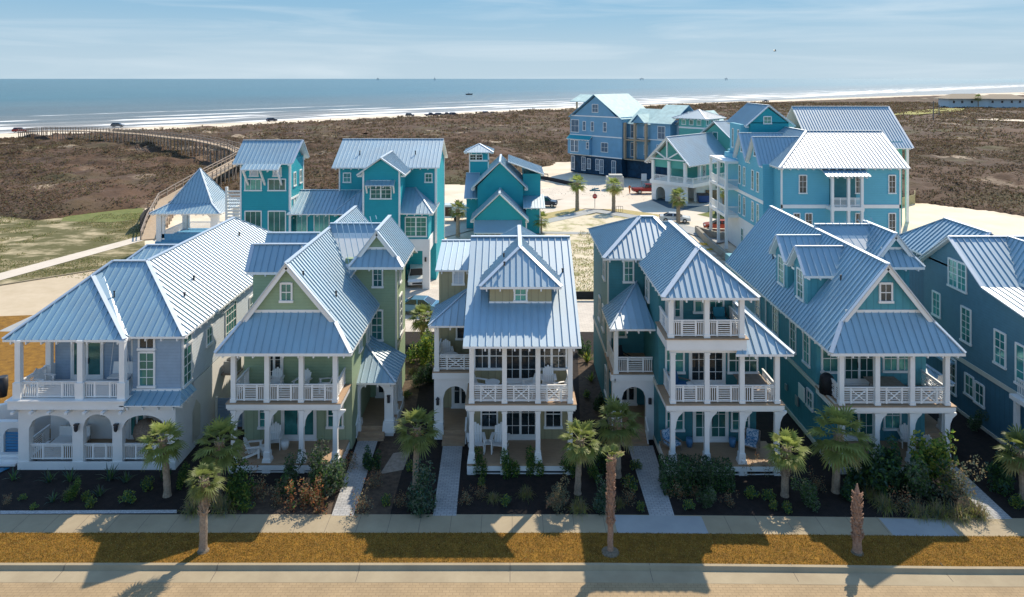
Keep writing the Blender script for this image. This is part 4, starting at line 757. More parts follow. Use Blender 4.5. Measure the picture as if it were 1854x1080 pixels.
# ================================================================== gazebo
H = thing('gazebo', 'open white pavilion with a steep flared pyramid roof beside the boardwalk', 'gazebo', (-40.8, 92.4, 0))
x0, x1, y0, y1 = -45.2, -36.3, 88.0, 96.8; cx, cy = -40.75, 92.4; i_ = 1.75
m0 = [(x0, y0, 5.2), (x1, y0, 5.2), (x1, y1, 5.2), (x0, y1, 5.2)]; m1 = [(x0 + i_, y0 + i_, 6.15), (x1 - i_, y0 + i_, 6.15), (x1 - i_, y1 - i_, 6.15), (x0 + i_, y1 - i_, 6.15)]; ap = (cx, cy, 10.3)
roof(H, [[m0[k], m0[(k + 1) % 4], m1[(k + 1) % 4], m1[k]] for k in range(4)] + [[m1[k], m1[(k + 1) % 4], ap] for k in range(4)], [(m0[k], m1[k]) for k in range(4)] + [(m1[k], ap) for k in range(4)], 'roof', capw=.22)
for x in (x0 + .9, x1 - .9):
    for y in (y0 + .9, y1 - .9): column(H, x, y, .0, 5.15, .6, .0); column(H, x + (.5 if x < cx else -.5), y, 1.8, 5.1, .3, 0)
wall(H, [(x0 + .5, x1 - .5, y0 + .5, y1 - .5, 0, 1.6)], mat('blue_panel', (.10, .30, .48), .6), 'base')
wall(H, [(x0 + .8, x1 - .8, y0 + .75, y0 + .9, 1.6, 2.5)], MATS['blue_panel'], 'parapet')
for a, b in (((x0 + .8, y1 - .8), (x1 - .8, y1 - .8)), ((x0 + .8, y0 + 1), (x0 + .8, y1 - 1)), ((x1 - .8, y0 + 1), (x1 - .8, y1 - 1))): railing(H, (*a, 1.6), (*b, 1.6), 1, 'plain')
mb = MB()
for x, y in ((x0 + .9, y0 + .9), (x1 - .9, y0 + .9)):
    s = 1 if x < cx else -1; mb.bar((x + s * .2, y, 4.0), (x + s * 1.2, y, 5.1), .12, .12)
mb.build('brace', WHITE, H)
# white louvred screen by the tower
H = thing('louvred_screen', 'white louvred screen tower between the gazebo and the lookout tower', 'screen', (-30.0, 79, 0))
mb = MB()
for i in range(26): mb.box(-31.8, -28.6, 79, 79.06, .3 + i * .36, .3 + i * .36 + .2)
mb.build('louvres', WHITE, H)
for x in (-31.9, -30.2, -28.55): mb = MB(); mb.box(x - .12, x + .12, 78.9, 79.2, 0, 9.9); mb.build('post', WHITE, H)

# ================================================================== boardwalk
BW = [(275, 432, 0), (285, 400, .9), (303, 362, 1.9), (371, 322, 3.9), (428, 291, 4.8), (446, 280, 5.2), (423, 268, 5.6), (386, 258.5, 5.8), (352, 252, 5.8), (300, 247, 5.4), (262, 242.5, 5.0), (200, 238, 4.8), (130, 236, 4.6), (75, 236, 4.2), (38, 238.5, 2.5)]
pts = [Vector(G(a, b, c)) for a, b, c in BW]
H = thing('boardwalk', 'long raised timber boardwalk on posts winding over the dunes to the beach', 'boardwalk', (-60, 130, 0))
dk = MB(); rl = [MB(), MB()]; ps = MB(); acc = 0
BWW = 1.35
def offs(i):
    a = pts[max(0, i - 1)]; b = pts[min(len(pts) - 1, i + 1)]; d = (b - a); d.z = 0; d.normalize(); return Vector((-d.y, d.x, 0)) * BWW
for i in range(len(pts) - 1):
    A, B = pts[i], pts[i + 1]; oa, ob = offs(i), offs(i + 1); q = [A - oa, A + oa, B + ob, B - ob]
    if (q[1] - q[0]).cross(q[2] - q[1]).z < 0: q = q[::-1]
    dk.prism([v - Vector((0, 0, .25)) for v in q], (0, 0, .25))
    for s, mbx in ((-1, rl[0]), (1, rl[1])):
        P, Q = A + oa * s, B + ob * s; n = max(1, int((Q - P).length / 2.4))
        mbx.bar(P + Vector((0, 0, 1.15)), Q + Vector((0, 0, 1.15)), .16, .10); mbx.bar(P + Vector((0, 0, .65)), Q + Vector((0, 0, .65)), .06, .16)
        for k in range(n):
            c = P.lerp(Q, k / n); mbx.bar(c + Vector((0, 0, -.2)), c + Vector((0, 0, 1.15)), .16, .16)
            if c.z > .8: ps.bar(Vector((c.x, c.y, -.3)), c - Vector((0, 0, .2)), .16, .16)
            if c.z > 2 and k % 5 == 0: ps.bar(Vector((c.x, c.y, .4)), c + (Q - P) / n - Vector((0, 0, .4)), .08, .18)
dk.build('deck', PALEWOOD, H); rl[0].build('railing', GREYWOOD, H); rl[1].build('railing', GREYWOOD, H); kp = ps.build('post', GREYWOOD, H); kp['kind'] = 'stuff'
c = pts[7]; H = thing('viewing_platform', 'small timber lookout platform at the bend of the boardwalk', 'platform', (c.x + 1, c.y - 8, 0))
mb = MB(); mb.box(c.x + 2, c.x + 9, c.y - 7, c.y - 3, 4.6, 4.8); mb.build('deck', PALEWOOD, H)
railing(H, (c.x + 2, c.y - 7, 4.8), (c.x + 9, c.y - 7, 4.8), 1.1, 'bar', PALEWOOD); railing(H, (c.x + 9, c.y - 7, 4.8), (c.x + 9, c.y - 3, 4.8), 1.1, 'bar', PALEWOOD)
for i in range(3):
    for y in (c.y - 6.8, c.y - 3.4): mb = MB(); mb.box(c.x + 2.1 + i * 3.3, c.x + 2.35 + i * 3.3, y, y + .25, 0, 4.6); mb.build('post', GREYWOOD, H)
# ================================================================== GROUND, ROADS, SEA
def flat(name, pts, z, m, k='structure'):
    mb = MB(); mb.poly([(p[0], p[1], z) for p in pts]); start((0, 0, 0)); o = mb.build(name, m); o['kind'] = k
    me = o.data
    if me.polygons[0].normal.z < 0: me.flip_normals()
    return o
def gpoly(name, px, z, m): return flat(name, [G(a, b, z) for a, b in px], z, m)
SAND = mat('sand', (.62, .50, .36), .95, var=.1, scale=.15, col2=(.80, .69, .54), bump=.05, bscale=2.5)
MULCH = mat('dark_mulch', (.008, .006, .006), .95, scale=3, col2=(.028, .019, .015), bump=.04, bscale=14)
SOIL = mat('brown_soil', (.045, .03, .022), .95, scale=3, col2=(.13, .09, .06), bump=.03, bscale=12)
CONC = mat('concrete', (.32, .255, .165), .85, scale=.6, col2=(.41, .335, .22), bump=.003, bscale=40)
CONCG = mat('concrete_grey', (.32, .325, .32), .85, scale=.6, col2=(.39, .395, .385), bump=.003, bscale=40)
LAWN = mat('dormant_lawn', (.15, .070, .008), .95, scale=2.2, col2=(.33, .165, .018), bump=.05, bscale=22)
DRYG = mat('straw_grass', (.34, .26, .10), .95, scale=2.5, col2=(.50, .42, .20), bump=.04, bscale=22)
GREEN = mat('green_grass', (.10, .13, .03), .95, scale=1.0, col2=(.20, .20, .06), bump=.05, bscale=15)
PATCH = mat('patchy_sand_grass', (.11, .10, .032), .95, scale=.32, col2=(.48, .39, .24), thr=(.47, .66), bump=.05, bscale=4, stretch=(.7, 1.2, 1))
LOT = mat('sandy_lot', (.30, .28, .12), .95, scale=.35, col2=(.66, .56, .41), thr=(.38, .52), bump=.05, bscale=5)
ROADC = mat('road_concrete', (.58, .50, .40), .85, scale=.25, col2=(.68, .60, .50))
PARK = mat('tan_paving', (.48, .38, .25), .85, scale=.4, col2=(.58, .47, .33))
def paver(name, c1, c2, mortar, sx, sy, rot=0):
    m = bpy.data.materials.new(name); m.use_nodes = True; n = m.node_tree.nodes; l = m.node_tree.links; b = n['Principled BSDF']; b.inputs['Roughness'].default_value = .85
    t = n.new('ShaderNodeTexCoord'); mm = n.new('ShaderNodeMapping'); mm.inputs['Rotation'].default_value = (0, 0, rot); l.new(t.outputs['Object'], mm.inputs[0])
    br = n.new('ShaderNodeTexBrick'); br.inputs['Scale'].default_value = 1; br.inputs['Brick Width'].default_value = sx; br.inputs['Row Height'].default_value = sy
    br.inputs['Mortar Size'].default_value = .012; br.inputs['Color1'].default_value = (*c1, 1); br.inputs['Color2'].default_value = (*c2, 1); br.inputs['Mortar'].default_value = (*mortar, 1)
    l.new(mm.outputs[0], br.inputs[0]); nz_ = n.new('ShaderNodeTexNoise'); nz_.inputs['Scale'].default_value = .7; nz_.inputs['Detail'].default_value = 6; l.new(t.outputs['Object'], nz_.inputs[0])
    mr = n.new('ShaderNodeMapRange'); mr.inputs['From Min'].default_value = .3; mr.inputs['From Max'].default_value = .7; mr.inputs['To Min'].default_value = .86; mr.inputs['To Max'].default_value = 1.1; l.new(nz_.outputs[0], mr.inputs[0])
    hs = n.new('ShaderNodeHueSaturation'); l.new(br.outputs[0], hs.inputs['Color']); l.new(mr.outputs[0], hs.inputs['Value']); l.new(hs.outputs[0], b.inputs['Base Color']); return m
BRICK = paver('street_pavers', (.36, .255, .14), (.40, .285, .16), (.27, .19, .105), .30, .15)
PATHB = paver('path_pavers', (.38, .38, .38), (.47, .46, .45), (.20, .20, .20), .3, .15)
ALLEY = paver('alley_pavers', (.56, .49, .42), (.62, .55, .47), (.42, .36, .30), .5, .25)

# coast frame: line of the water's edge
A0 = Vector((-208., 285., 0)); B0 = Vector((30., 533., 0)); cd = (B0 - A0).normalized()
def coastline(off):                                     # polyline roughly parallel to the shore, off metres inland (-) or seaward (+)
    nrm = Vector((-cd.y, cd.x, 0)); q = [Vector((-900, -420, 0)), A0, B0, Vector((480, 905, 0)), Vector((1250, 1450, 0)), Vector((9000, 6300, 0))]
    return [p + nrm * off for p in q]
gnd = flat('ground', [(-900, -440), (9000, -440), (9000, 6200), (1250, 1446), (480, 900), (30, 529), (-208, 281), (-900, -425)], -.16, SAND)
cl = coastline(0)
# beach strip (wet sand) and sea
def shorestrip(name, o0, o1, z0, z1, m):
    a, b = coastline(o0), coastline(o1); mb = MB()
    for i in range(len(a) - 1): mb.poly([(a[i].x, a[i].y, z0), (a[i + 1].x, a[i + 1].y, z0), (b[i + 1].x, b[i + 1].y, z1), (b[i].x, b[i].y, z1)])
    return struct(name, mb, m)
shorestrip('beach', -34, 6, -.12, -.28, mat('beach_sand', (.56, .43, .29), .9, scale=.05, col2=(.66, .53, .38)))
def sea_mat():
    m = bpy.data.materials.new('sea_water'); m.use_nodes = True; n = m.node_tree.nodes; l = m.node_tree.links; b = n['Principled BSDF']
    t = n.new('ShaderNodeTexCoord'); mm = n.new('ShaderNodeMapping'); ang = math.atan2(cd.y, cd.x)
    # rotate into shore frame: u along the shore, v seaward
    mm.vector_type = 'POINT'; mm.inputs['Rotation'].default_value = (0, 0, -ang); l.new(t.outputs['Object'], mm.inputs[0])
    s = n.new('ShaderNodeSeparateXYZ'); l.new(mm.outputs[0], s.inputs[0])
    v0 = -A0.x * math.sin(ang) + A0.y * math.cos(ang)
    def M(op, a, b_=None, c_=None):
        k = n.new('ShaderNodeMath'); k.operation = op
        for i, x in enumerate((a, b_, c_)):
            if x is None: continue
            if isinstance(x, (int, float)): k.inputs[i].default_value = x
            else: l.new(x, k.inputs[i])
        return k.outputs[0]
    v = M('SUBTRACT', s.outputs[1], v0)
    wob = n.new('ShaderNodeTexNoise'); wob.inputs['Scale'].default_value = .010; wob.inputs['Detail'].default_value = 3; l.new(mm.outputs[0], wob.inputs[0])
    vw = M('ADD', v, M('MULTIPLY', M('SUBTRACT', wob.outputs[0], .5), 26.0))
    m2 = n.new('ShaderNodeMapping'); m2.inputs['Scale'].default_value = (.035, .14, 1); l.new(mm.outputs[0], m2.inputs[0])
    brk = n.new('ShaderNodeTexNoise'); brk.inputs['Scale'].default_value = 1; brk.inputs['Detail'].default_value = 8; brk.inputs['Roughness'].default_value = .7; l.new(m2.outputs[0], brk.inputs[0])
    foam = None
    for (c, wd, th) in ((3, 10, .24), (34, 13, .27), (64, 11, .33), (98, 8, .46), (150, 6, .56)):
        d = M('DIVIDE', M('ABSOLUTE', M('SUBTRACT', vw, c)), wd); band = M('MAXIMUM', M('SUBTRACT', 1.0, d), 0.0)
        f = M('MULTIPLY', M('SUBTRACT', M('ADD', M('MULTIPLY', band, .55), M('SUBTRACT', brk.outputs[0], .5)), th - .28), 6.0)
        f = M('MINIMUM', M('MAXIMUM', f, 0.0), 1.0); f = M('MULTIPLY', f, M('GREATER_THAN', band, .001))
        foam = f if foam is None else M('MAXIMUM', foam, f)
    m5 = n.new('ShaderNodeMapping'); m5.inputs['Scale'].default_value = (.014, .035, 1); l.new(mm.outputs[0], m5.inputs[0]); big_ = n.new('ShaderNodeTexNoise'); big_.inputs['Scale'].default_value = 1; big_.inputs['Detail'].default_value = 5; l.new(m5.outputs[0], big_.inputs[0])
    foam = M('MULTIPLY', foam, M('MINIMUM', M('MAXIMUM', M('MULTIPLY', M('SUBTRACT', big_.outputs[0], .40), 9.0), .12), 1.0))
    ramp = n.new('ShaderNodeValToRGB'); l.new(M('DIVIDE', M('ADD', v, M('MULTIPLY', M('SUBTRACT', wob.outputs[0], .5), 300)), 1600.0), ramp.inputs[0]); e = ramp.color_ramp.elements
    e[0].position = 0; e[0].color = (.19, .16, .12, 1); e[1].position = 1; e[1].color = (.07, .14, .145, 1)
    x = e.new(.10); x.color = (.11, .125, .11, 1); x = e.new(.35); x.color = (.055, .13, .14, 1)
    st = n.new('ShaderNodeTexNoise'); st.inputs['Scale'].default_value = 1; st.inputs['Detail'].default_value = 6; m3 = n.new('ShaderNodeMapping'); m3.inputs['Scale'].default_value = (.004, .02, 1); l.new(mm.outputs[0], m3.inputs[0]); l.new(m3.outputs[0], st.inputs[0])
    hv = n.new('ShaderNodeHueSaturation'); mr = n.new('ShaderNodeMapRange'); mr.inputs['From Min'].default_value = .3; mr.inputs['From Max'].default_value = .7; mr.inputs['To Min'].default_value = .82; mr.inputs['To Max'].default_value = 1.18
    l.new(st.outputs[0], mr.inputs[0]); l.new(mr.outputs[0], hv.inputs['Value']); l.new(ramp.outputs[0], hv.inputs['Color'])
    mix = n.new('ShaderNodeMixRGB'); l.new(foam, mix.inputs[0]); l.new(hv.outputs[0], mix.inputs[1]); mix.inputs[2].default_value = (.82, .82, .80, 1); l.new(mix.outputs[0], b.inputs['Base Color'])
    rr = n.new('ShaderNodeMapRange'); l.new(foam, rr.inputs[0]); rr.inputs['To Min'].default_value = .28; rr.inputs['To Max'].default_value = .9; l.new(rr.outputs[0], b.inputs['Roughness'])
    wv = n.new('ShaderNodeTexNoise'); wv.inputs['Scale'].default_value = 1; wv.inputs['Detail'].default_value = 7; wv.inputs['Roughness'].default_value = .62; m4 = n.new('ShaderNodeMapping'); m4.inputs['Scale'].default_value = (.06, .22, 1); l.new(mm.outputs[0], m4.inputs[0]); l.new(m4.outputs[0], wv.inputs[0])
    bp = n.new('ShaderNodeBump'); bp.inputs['Distance'].default_value = 2.2; bp.inputs['Strength'].default_value = .9; l.new(wv.outputs[0], bp.inputs['Height']); l.new(bp.outputs[0], b.inputs['Normal'])
    b.inputs['Specular IOR Level'].default_value = .35
    return m
a = coastline(0); mb = MB()
mb.poly([(p.x, p.y, -.2) for p in a] + [(90000, 60000, -.2), (90000, 95000, -.2), (-90000, 95000, -.2), (-90000, -9000, -.2), (-900, -9000, -.2)])
o = struct('sea', mb, sea_mat())
if o.data.polygons[0].normal.z < 0: o.data.flip_normals()

# front strip
def strip(name, x0, x1, pya, pyb, z, m, bend=0):
    """band parallel to the street between two rows of the photo; right part drifts a little like the street"""
    ya, yb = F * CH / (pya - HY), F * CH / (pyb - HY); mb = MB(); xs = [x0, 4, 12, 20, x1]; dr = [0, 0, -.12, -.28, -.45]
    for i in range(4): mb.poly([(xs[i], yb + dr[i], z), (xs[i + 1], yb + dr[i + 1], z), (xs[i + 1], ya + dr[i + 1], z), (xs[i], ya + dr[i], z)])
    o = struct(name, mb, m); return o
strip('garden_bed', -45, 45, 600, 932, .0, MULCH)
strip('pavement', -45, 45, 931.5, 965, .02, CONC)
mb = MB()
for i in range(-22, 22): mb.box(i * 1.52, i * 1.52 + .02, 34.2, 35.64 - (0 if i < 3 else .1), .0205, .022)
struct('pavement_joints', mb, mat('joint', (.16, .13, .10), .9))
flat('pavement_repair', [(5.1, 34.2), (9.5, 34.13), (9.5, 35.5), (5.1, 35.62)], .026, CONCG); flat('pavement_repair', [(18.35, 33.98), (21.5, 33.9), (21.5, 35.2), (18.35, 35.35)], .026, CONCG)
for nm, ya, yb, z, m_ in (('lawn_strip', 32.05, 34.2, .03, LAWN), ('gutter', 31.05, 31.82, -.13, CONC), ('street', 8, 31.1, -.135, BRICK)):
    mb = MB(); xs = [-60, 4, 12, 20, 60]; dr = [0, 0, -.10, -.24, -.42]
    for i in range(4): mb.poly([(xs[i], ya + (dr[i] if ya > 10 else 0), z), (xs[i + 1], ya + (dr[i + 1] if ya > 10 else 0), z), (xs[i + 1], yb + dr[i + 1], z), (xs[i], yb + dr[i], z)])
    struct(nm, mb, m_)
mb = MB(); xs = [-60, 4, 12, 20, 60]; dr = [0, 0, -.10, -.24, -.42]
for i in range(4):
    a_, b_ = xs[i], xs[i + 1]; p, q = dr[i], dr[i + 1]
    mb.hexa([(a_, 31.8 + p, -.16), (b_, 31.8 + q, -.16), (b_, 32.06 + q, -.16), (a_, 32.06 + p, -.16), (a_, 31.9 + p, .05), (b_, 31.9 + q, .05), (b_, 32.06 + q, .05), (a_, 32.06 + p, .05)])
struct('kerb', mb, CONC)
mb = MB()
for x in (-20.2, -13.3, -6.9, -.1, 6.2, 12.6, 19.4, 26.5): mb.box(x, x + .025, 31.1, 31.8, -.13, -.127); mb.hexa([(x, 31.79, -.1), (x + .025, 31.79, -.1), (x + .025, 32.05, -.1), (x, 32.05, -.1), (x, 31.89, .053), (x + .025, 31.89, .053), (x + .025, 32.05, .053), (x, 32.05, .053)])
struct('kerb_joints', mb, MATS['joint'])
# straw tone patch on the lawn
0 and flat('straw_patch', [G(1362, 985), G(1385, 975), G(1412, 978), G(1424, 992), G(1420, 1010), G(1432, 1017), G(1390, 1019), G(1368, 1010)], .036, DRYG)
for nm, px in (('garden_path', [(600, 933), (640, 933), (684, 797), (648, 797)]), ('garden_path', [(784, 933), (826, 933), (838, 800), (803, 800)]), ('garden_path', [(1176, 933), (1221, 933), (1182, 806), (1137, 806)]), ('garden_path', [(1788, 939), (1833, 939), (1712, 826), (1688, 826)])):
    gpoly(nm, px, .024, PATHB)
gpoly('brown_bed', [(642, 932.5), (706, 932.5), (742, 800), (770, 640), (742, 640), (690, 797)], .012, SOIL)
gpoly('brown_bed', [(395, 932.5), (598, 932.5), (610, 880), (420, 880)], .012, SOIL)
gpoly('bare_patch', [(688, 858), (730, 850), (744, 815), (712, 820)], .018, mat('pale_soil', (.22, .17, .13), .95, scale=4, col2=(.40, .33, .27)))
gpoly('gravel_strip', [(0, 924), (320, 922.5), (320, 928.5), (0, 930)], .02, mat('pale_gravel', (.25, .25, .25), .95, scale=14, col2=(.6, .6, .6)))
gpoly('soil_slope', [(1046, 640), (1078, 640), (1100, 760), (1050, 760)], .014, SOIL)
# alley behind the front row, lots and roads
flat('alley', [(-27, 59.5), (70, 59.5), (70, 69.5), (-27, 69.5)], -.02, ALLEY)
flat('back_bed', [(-9.5, 52), (-4.4, 52), (-4.4, 59.5), (-9.5, 59.5)], -.01, SOIL)
flat('drive_apron', [(-14, 69.5), (-5, 69.5), (-8, 80), (-14, 80)], -.018, ALLEY)
gpoly('sandy_lot', [(970, 540), (1090, 540), (1260, 470), (1200, 395), (1080, 386), (985, 400), (940, 430)], -.06, LOT)
gpoly('road', [(790, 433), (800, 402), (860, 394), (970, 372), (1040, 355), (1100, 344), (1140, 336), (1230, 338), (1330, 352), (1420, 392), (1420, 436), (1300, 424), (1200, 398), (1130, 380), (1060, 377), (1000, 386), (900, 404)], -.05, ROADC)
gpoly('road', [(960, 345), (1060, 330), (1140, 325), (1180, 330), (1180, 352), (1090, 352), (1000, 362), (975, 372)], -.055, ROADC)
gpoly('kerb_grass', [(985, 397), (975, 388), (1040, 376), (1060, 379)], -.03, DRYG); gpoly('kerb_grass', [(1090, 378), (1125, 378), (1200, 389), (1180, 394)], -.03, DRYG)
gpoly('footpath', [(965, 402), (1062, 379), (1085, 379), (1200, 396), (1290, 420), (1320, 436), (1300, 440), (1190, 402), (1080, 384), (980, 406)], -.025, CONCG)
gpoly('footpath', [(970, 418), (1080, 420), (1080, 424), (970, 422)], -.025, CONCG)
gpoly('dark_drive', [(1190, 356), (1240, 372), (1310, 372), (1290, 386), (1210, 376), (1180, 362)], -.035, mat('dark_paving', (.05, .09, .12), .9))
gpoly('island_bed', [(1262, 388), (1300, 380), (1345, 384), (1345, 398), (1300, 396)], -.03, GREEN)
flat('sand_clearing', [G(1560, 470), G(1560, 372), G(1700, 366), G(1870, 400), G(1990, 560), G(1760, 640)], -.04, mat('pale_sand', (.74, .60, .42), .95, scale=.2, col2=(.84, .71, .53), bump=.03, bscale=3))
# left side: turf, parking, path
flat('meadow', [G(-420, 432), G(-120, 400), G(0, 392), G(150, 374), G(262, 350), G(262, 470), G(150, 497), G(0, 522), G(-420, 560)], -.10, PATCH)
gpoly('green_turf', [(120, 388), (255, 366), (262, 395), (200, 402), (110, 400)], -.08, GREEN)
gpoly('footpath', [(-400, 590), (0, 494), (262, 425), (262, 434), (0, 507), (-400, 612)], -.06, ROADC)
gpoly('car_park', [(-500, 640), (0, 517), (180, 488), (255, 470), (330, 560), (75, 572), (0, 573), (-500, 700)], -.05, PARK)
mb = MB(); q0 = G(-500, 634); q1 = G(0, 516); q2 = G(182, 487); mb.bar((q0[0], q0[1], 0), (q1[0], q1[1], 0), .2, .16); mb.bar((q1[0], q1[1], 0), (q2[0], q2[1], 0), .2, .16); struct('edge_kerb', mb, CONC)
gpoly('turf', [(-300, 660), (0, 572), (110, 568), (160, 600), (160, 780), (-300, 780)], -.04, LAWN)
gpoly('footpath', [(-100, 625), (0, 598), (60, 570), (85, 572), (20, 606), (-100, 640)], -.03, CONCG)
flat('side_turf', [(-70, 42.6), (-28.3, 42.6), (-28.3, 61.5), (-70, 61.5)], .012, LAWN); gpoly('gravel_patch', [(20, 617), (120, 617), (120, 632), (10, 632)], -.02, mat('rubble', (.30, .27, .24), .95, scale=5, col2=(.55, .52, .48)))

# ------------------------------------------------------------------ dunes
def in_dunes(x, y):
    n = Vector((-cd.y, cd.x)); v = (Vector((x, y)) - Vector((A0.x, A0.y))).dot(n)
    s = Vector((x, y)) - Vector((A0.x, A0.y))
    return v
nrm2 = np.array([-cd.y, cd.x])
cpts = np.array([(p.x, p.y) for p in coastline(0)])
def shore_dist(x, y):                                   # metres inland of the water's edge
    out = np.full(x.shape, 1e9)
    for i in range(len(cpts) - 1):
        a, b = cpts[i], cpts[i + 1]; d = b - a; L = np.hypot(*d); d = d / L; t = (x - a[0]) * d[0] + (y - a[1]) * d[1]; v = -((x - a[0]) * -d[1] + (y - a[1]) * d[0])
        tt = np.clip(t, 0, L); ex = x - (a[0] + d[0] * tt); ey = y - (a[1] + d[1] * tt); D = np.hypot(ex, ey) * np.where(v < 0, -1, 1)
        out = np.where(np.abs(D) < np.abs(out) - 1e-6, D, out)
    return out
edge = np.array([(-400., 118), (-120, 116), (-74, 111.), (-60, 122), (-47, 122), (-30, 132), (-10, 150), (-2, 158), (4, 172), (12, 186), (30, 200), (60, 175), (62, 140), (70, 128.), (78, 119), (92, 110), (140, 86), (400, 60), (2500, 60)])
def near_edge(x, y): return y - np.interp(x, edge[:, 0], edge[:, 1])
def fnoise(x, y, s, seed=0):
    """cheap smooth value noise"""
    x = x * s + seed * 17.3; y = y * s + seed * 9.1; xi = np.floor(x); yi = np.floor(y); fx = x - xi; fy = y - yi; fx = fx * fx * (3 - 2 * fx); fy = fy * fy * (3 - 2 * fy)
    def h(a, b): v = np.sin(a * 127.1 + b * 311.7 + seed * 7.7) * 43758.5453; return v - np.floor(v)
    return (h(xi, yi) * (1 - fx) + h(xi + 1, yi) * fx) * (1 - fy) + (h(xi, yi + 1) * (1 - fx) + h(xi + 1, yi + 1) * fx) * fy
def dune_h(x, y):
    d = shore_dist(x, y); e = near_edge(x, y) + (fnoise(x, y, .12, 3) - .5) * 8
    m = np.clip((d - 38) / 10, 0, 1) * np.clip(e / 16, 0, 1) ** .8
    big = fnoise(x, y, .018, 1) * 1.6 + fnoise(x, y, .06, 2) * .9; ridge = 0; big = big * np.clip(.35 + d / 260, .35, 1)
    hm = fnoise(x, y, .16, 5) ** 2 * 1.1 + fnoise(x, y, .38, 6) ** 2 * 1.0 + fnoise(x, y, .8, 8) * .4
    return m, ((big + ridge + .1) * .8 + hm) * (1 - .5 * np.clip((x - 120) / 120, 0, 1))
def grid(name, x0, x1, y0, y1, st, mt, hum=1.):
    nx = int((x1 - x0) / st); ny = int((y1 - y0) / st); gx, gy = np.meshgrid(np.linspace(x0, x1, nx), np.linspace(y0, y1, ny)); gx = gx.ravel(); gy = gy.ravel()
    m, b = dune_h(gx, gy)
    z = np.where(m > 0, m * b, -.6); v = np.stack([gx, gy, z], 1)
    ii = np.arange(nx * ny).reshape(ny, nx); f = np.stack([ii[:-1, :-1], ii[:-1, 1:], ii[1:, 1:], ii[1:, :-1]], -1).reshape(-1, 4); keep = (m[f].max(1) > 0); f = f[keep]
    me = bpy.data.meshes.new(name); me.vertices.add(len(v)); me.vertices.foreach_set('co', v.ravel()); me.loops.add(f.size); me.loops.foreach_set('vertex_index', f.ravel().astype(np.int32))
    me.polygons.add(len(f)); me.polygons.foreach_set('loop_start', np.arange(0, f.size, 4, dtype=np.int32)); me.polygons.foreach_set('loop_total', np.full(len(f), 4, np.int32)); me.polygons.foreach_set('use_smooth', np.ones(len(f), bool)); me.update(calc_edges=True); me.validate(); me.materials.append(mt)
    o = bpy.data.objects.new(name, me); COL.objects.link(o); o['kind'] = 'structure'; return o
def scrub_mat():
    m = mat('dune_scrub', (.035, .020, .012), .95, scale=.35, col2=(.13, .075, .042), thr=(.25, .75), bump=.25, bscale=1.8)
    n = m.node_tree.nodes; l = m.node_tree.links; b = n['Principled BSDF']; src = b.inputs['Base Color'].links[0].from_socket; t = n['Texture Coordinate']
    for (s, th, col) in ((.045, (.52, .68), (.085, .085, .028)), (.07, (.60, .68), (.50, .39, .27)), (2.2, (.50, .75), (.03, .018, .012)), (.02, (.45, .7), (.14, .075, .04))):
        z = n.new('ShaderNodeTexNoise'); z.inputs['Scale'].default_value = s; z.inputs['Detail'].default_value = 8; l.new(t.outputs['Object'], z.inputs[0]); r = n.new('ShaderNodeMapRange'); r.inputs['From Min'].default_value = th[0]; r.inputs['From Max'].default_value = th[1]; r.inputs['To Max'].default_value = .75; l.new(z.outputs[0], r.inputs[0])
        x = n.new('ShaderNodeMixRGB'); l.new(r.outputs[0], x.inputs[0]); l.new(src, x.inputs[1]); x.inputs[2].default_value = (*col, 1); src = x.outputs[0]
    l.new(src, b.inputs['Base Color']); return m
SCRUB = scrub_mat()
grid('dune_terrain', -260, 190, 84, 262, .8, SCRUB); grid('dune_terrain_far', -330, 760, 261.9, 900, 3.0, SCRUB, 1.3); grid('dune_terrain_right', 189.9, 560, 84, 262, 2.2, SCRUB, 1.2); grid('dune_terrain_horizon', 759, 5200, 262, 4600, 25, SCRUB, 2)
gpoly('grass_mound', [(1608, 213), (1655, 204), (1705, 199.5), (1748, 200), (1738, 205), (1660, 212)], 0, mat('yellow_grass', (.26, .24, .05), .95, scale=.3, col2=(.36, .33, .10))).location = (0, 0, 1.6)
gpoly('sand_track', [(1765, 221), (1800, 219.5), (1900, 224), (1900, 227), (1800, 223)], 0, SAND).location = (0, 0, 1.5)
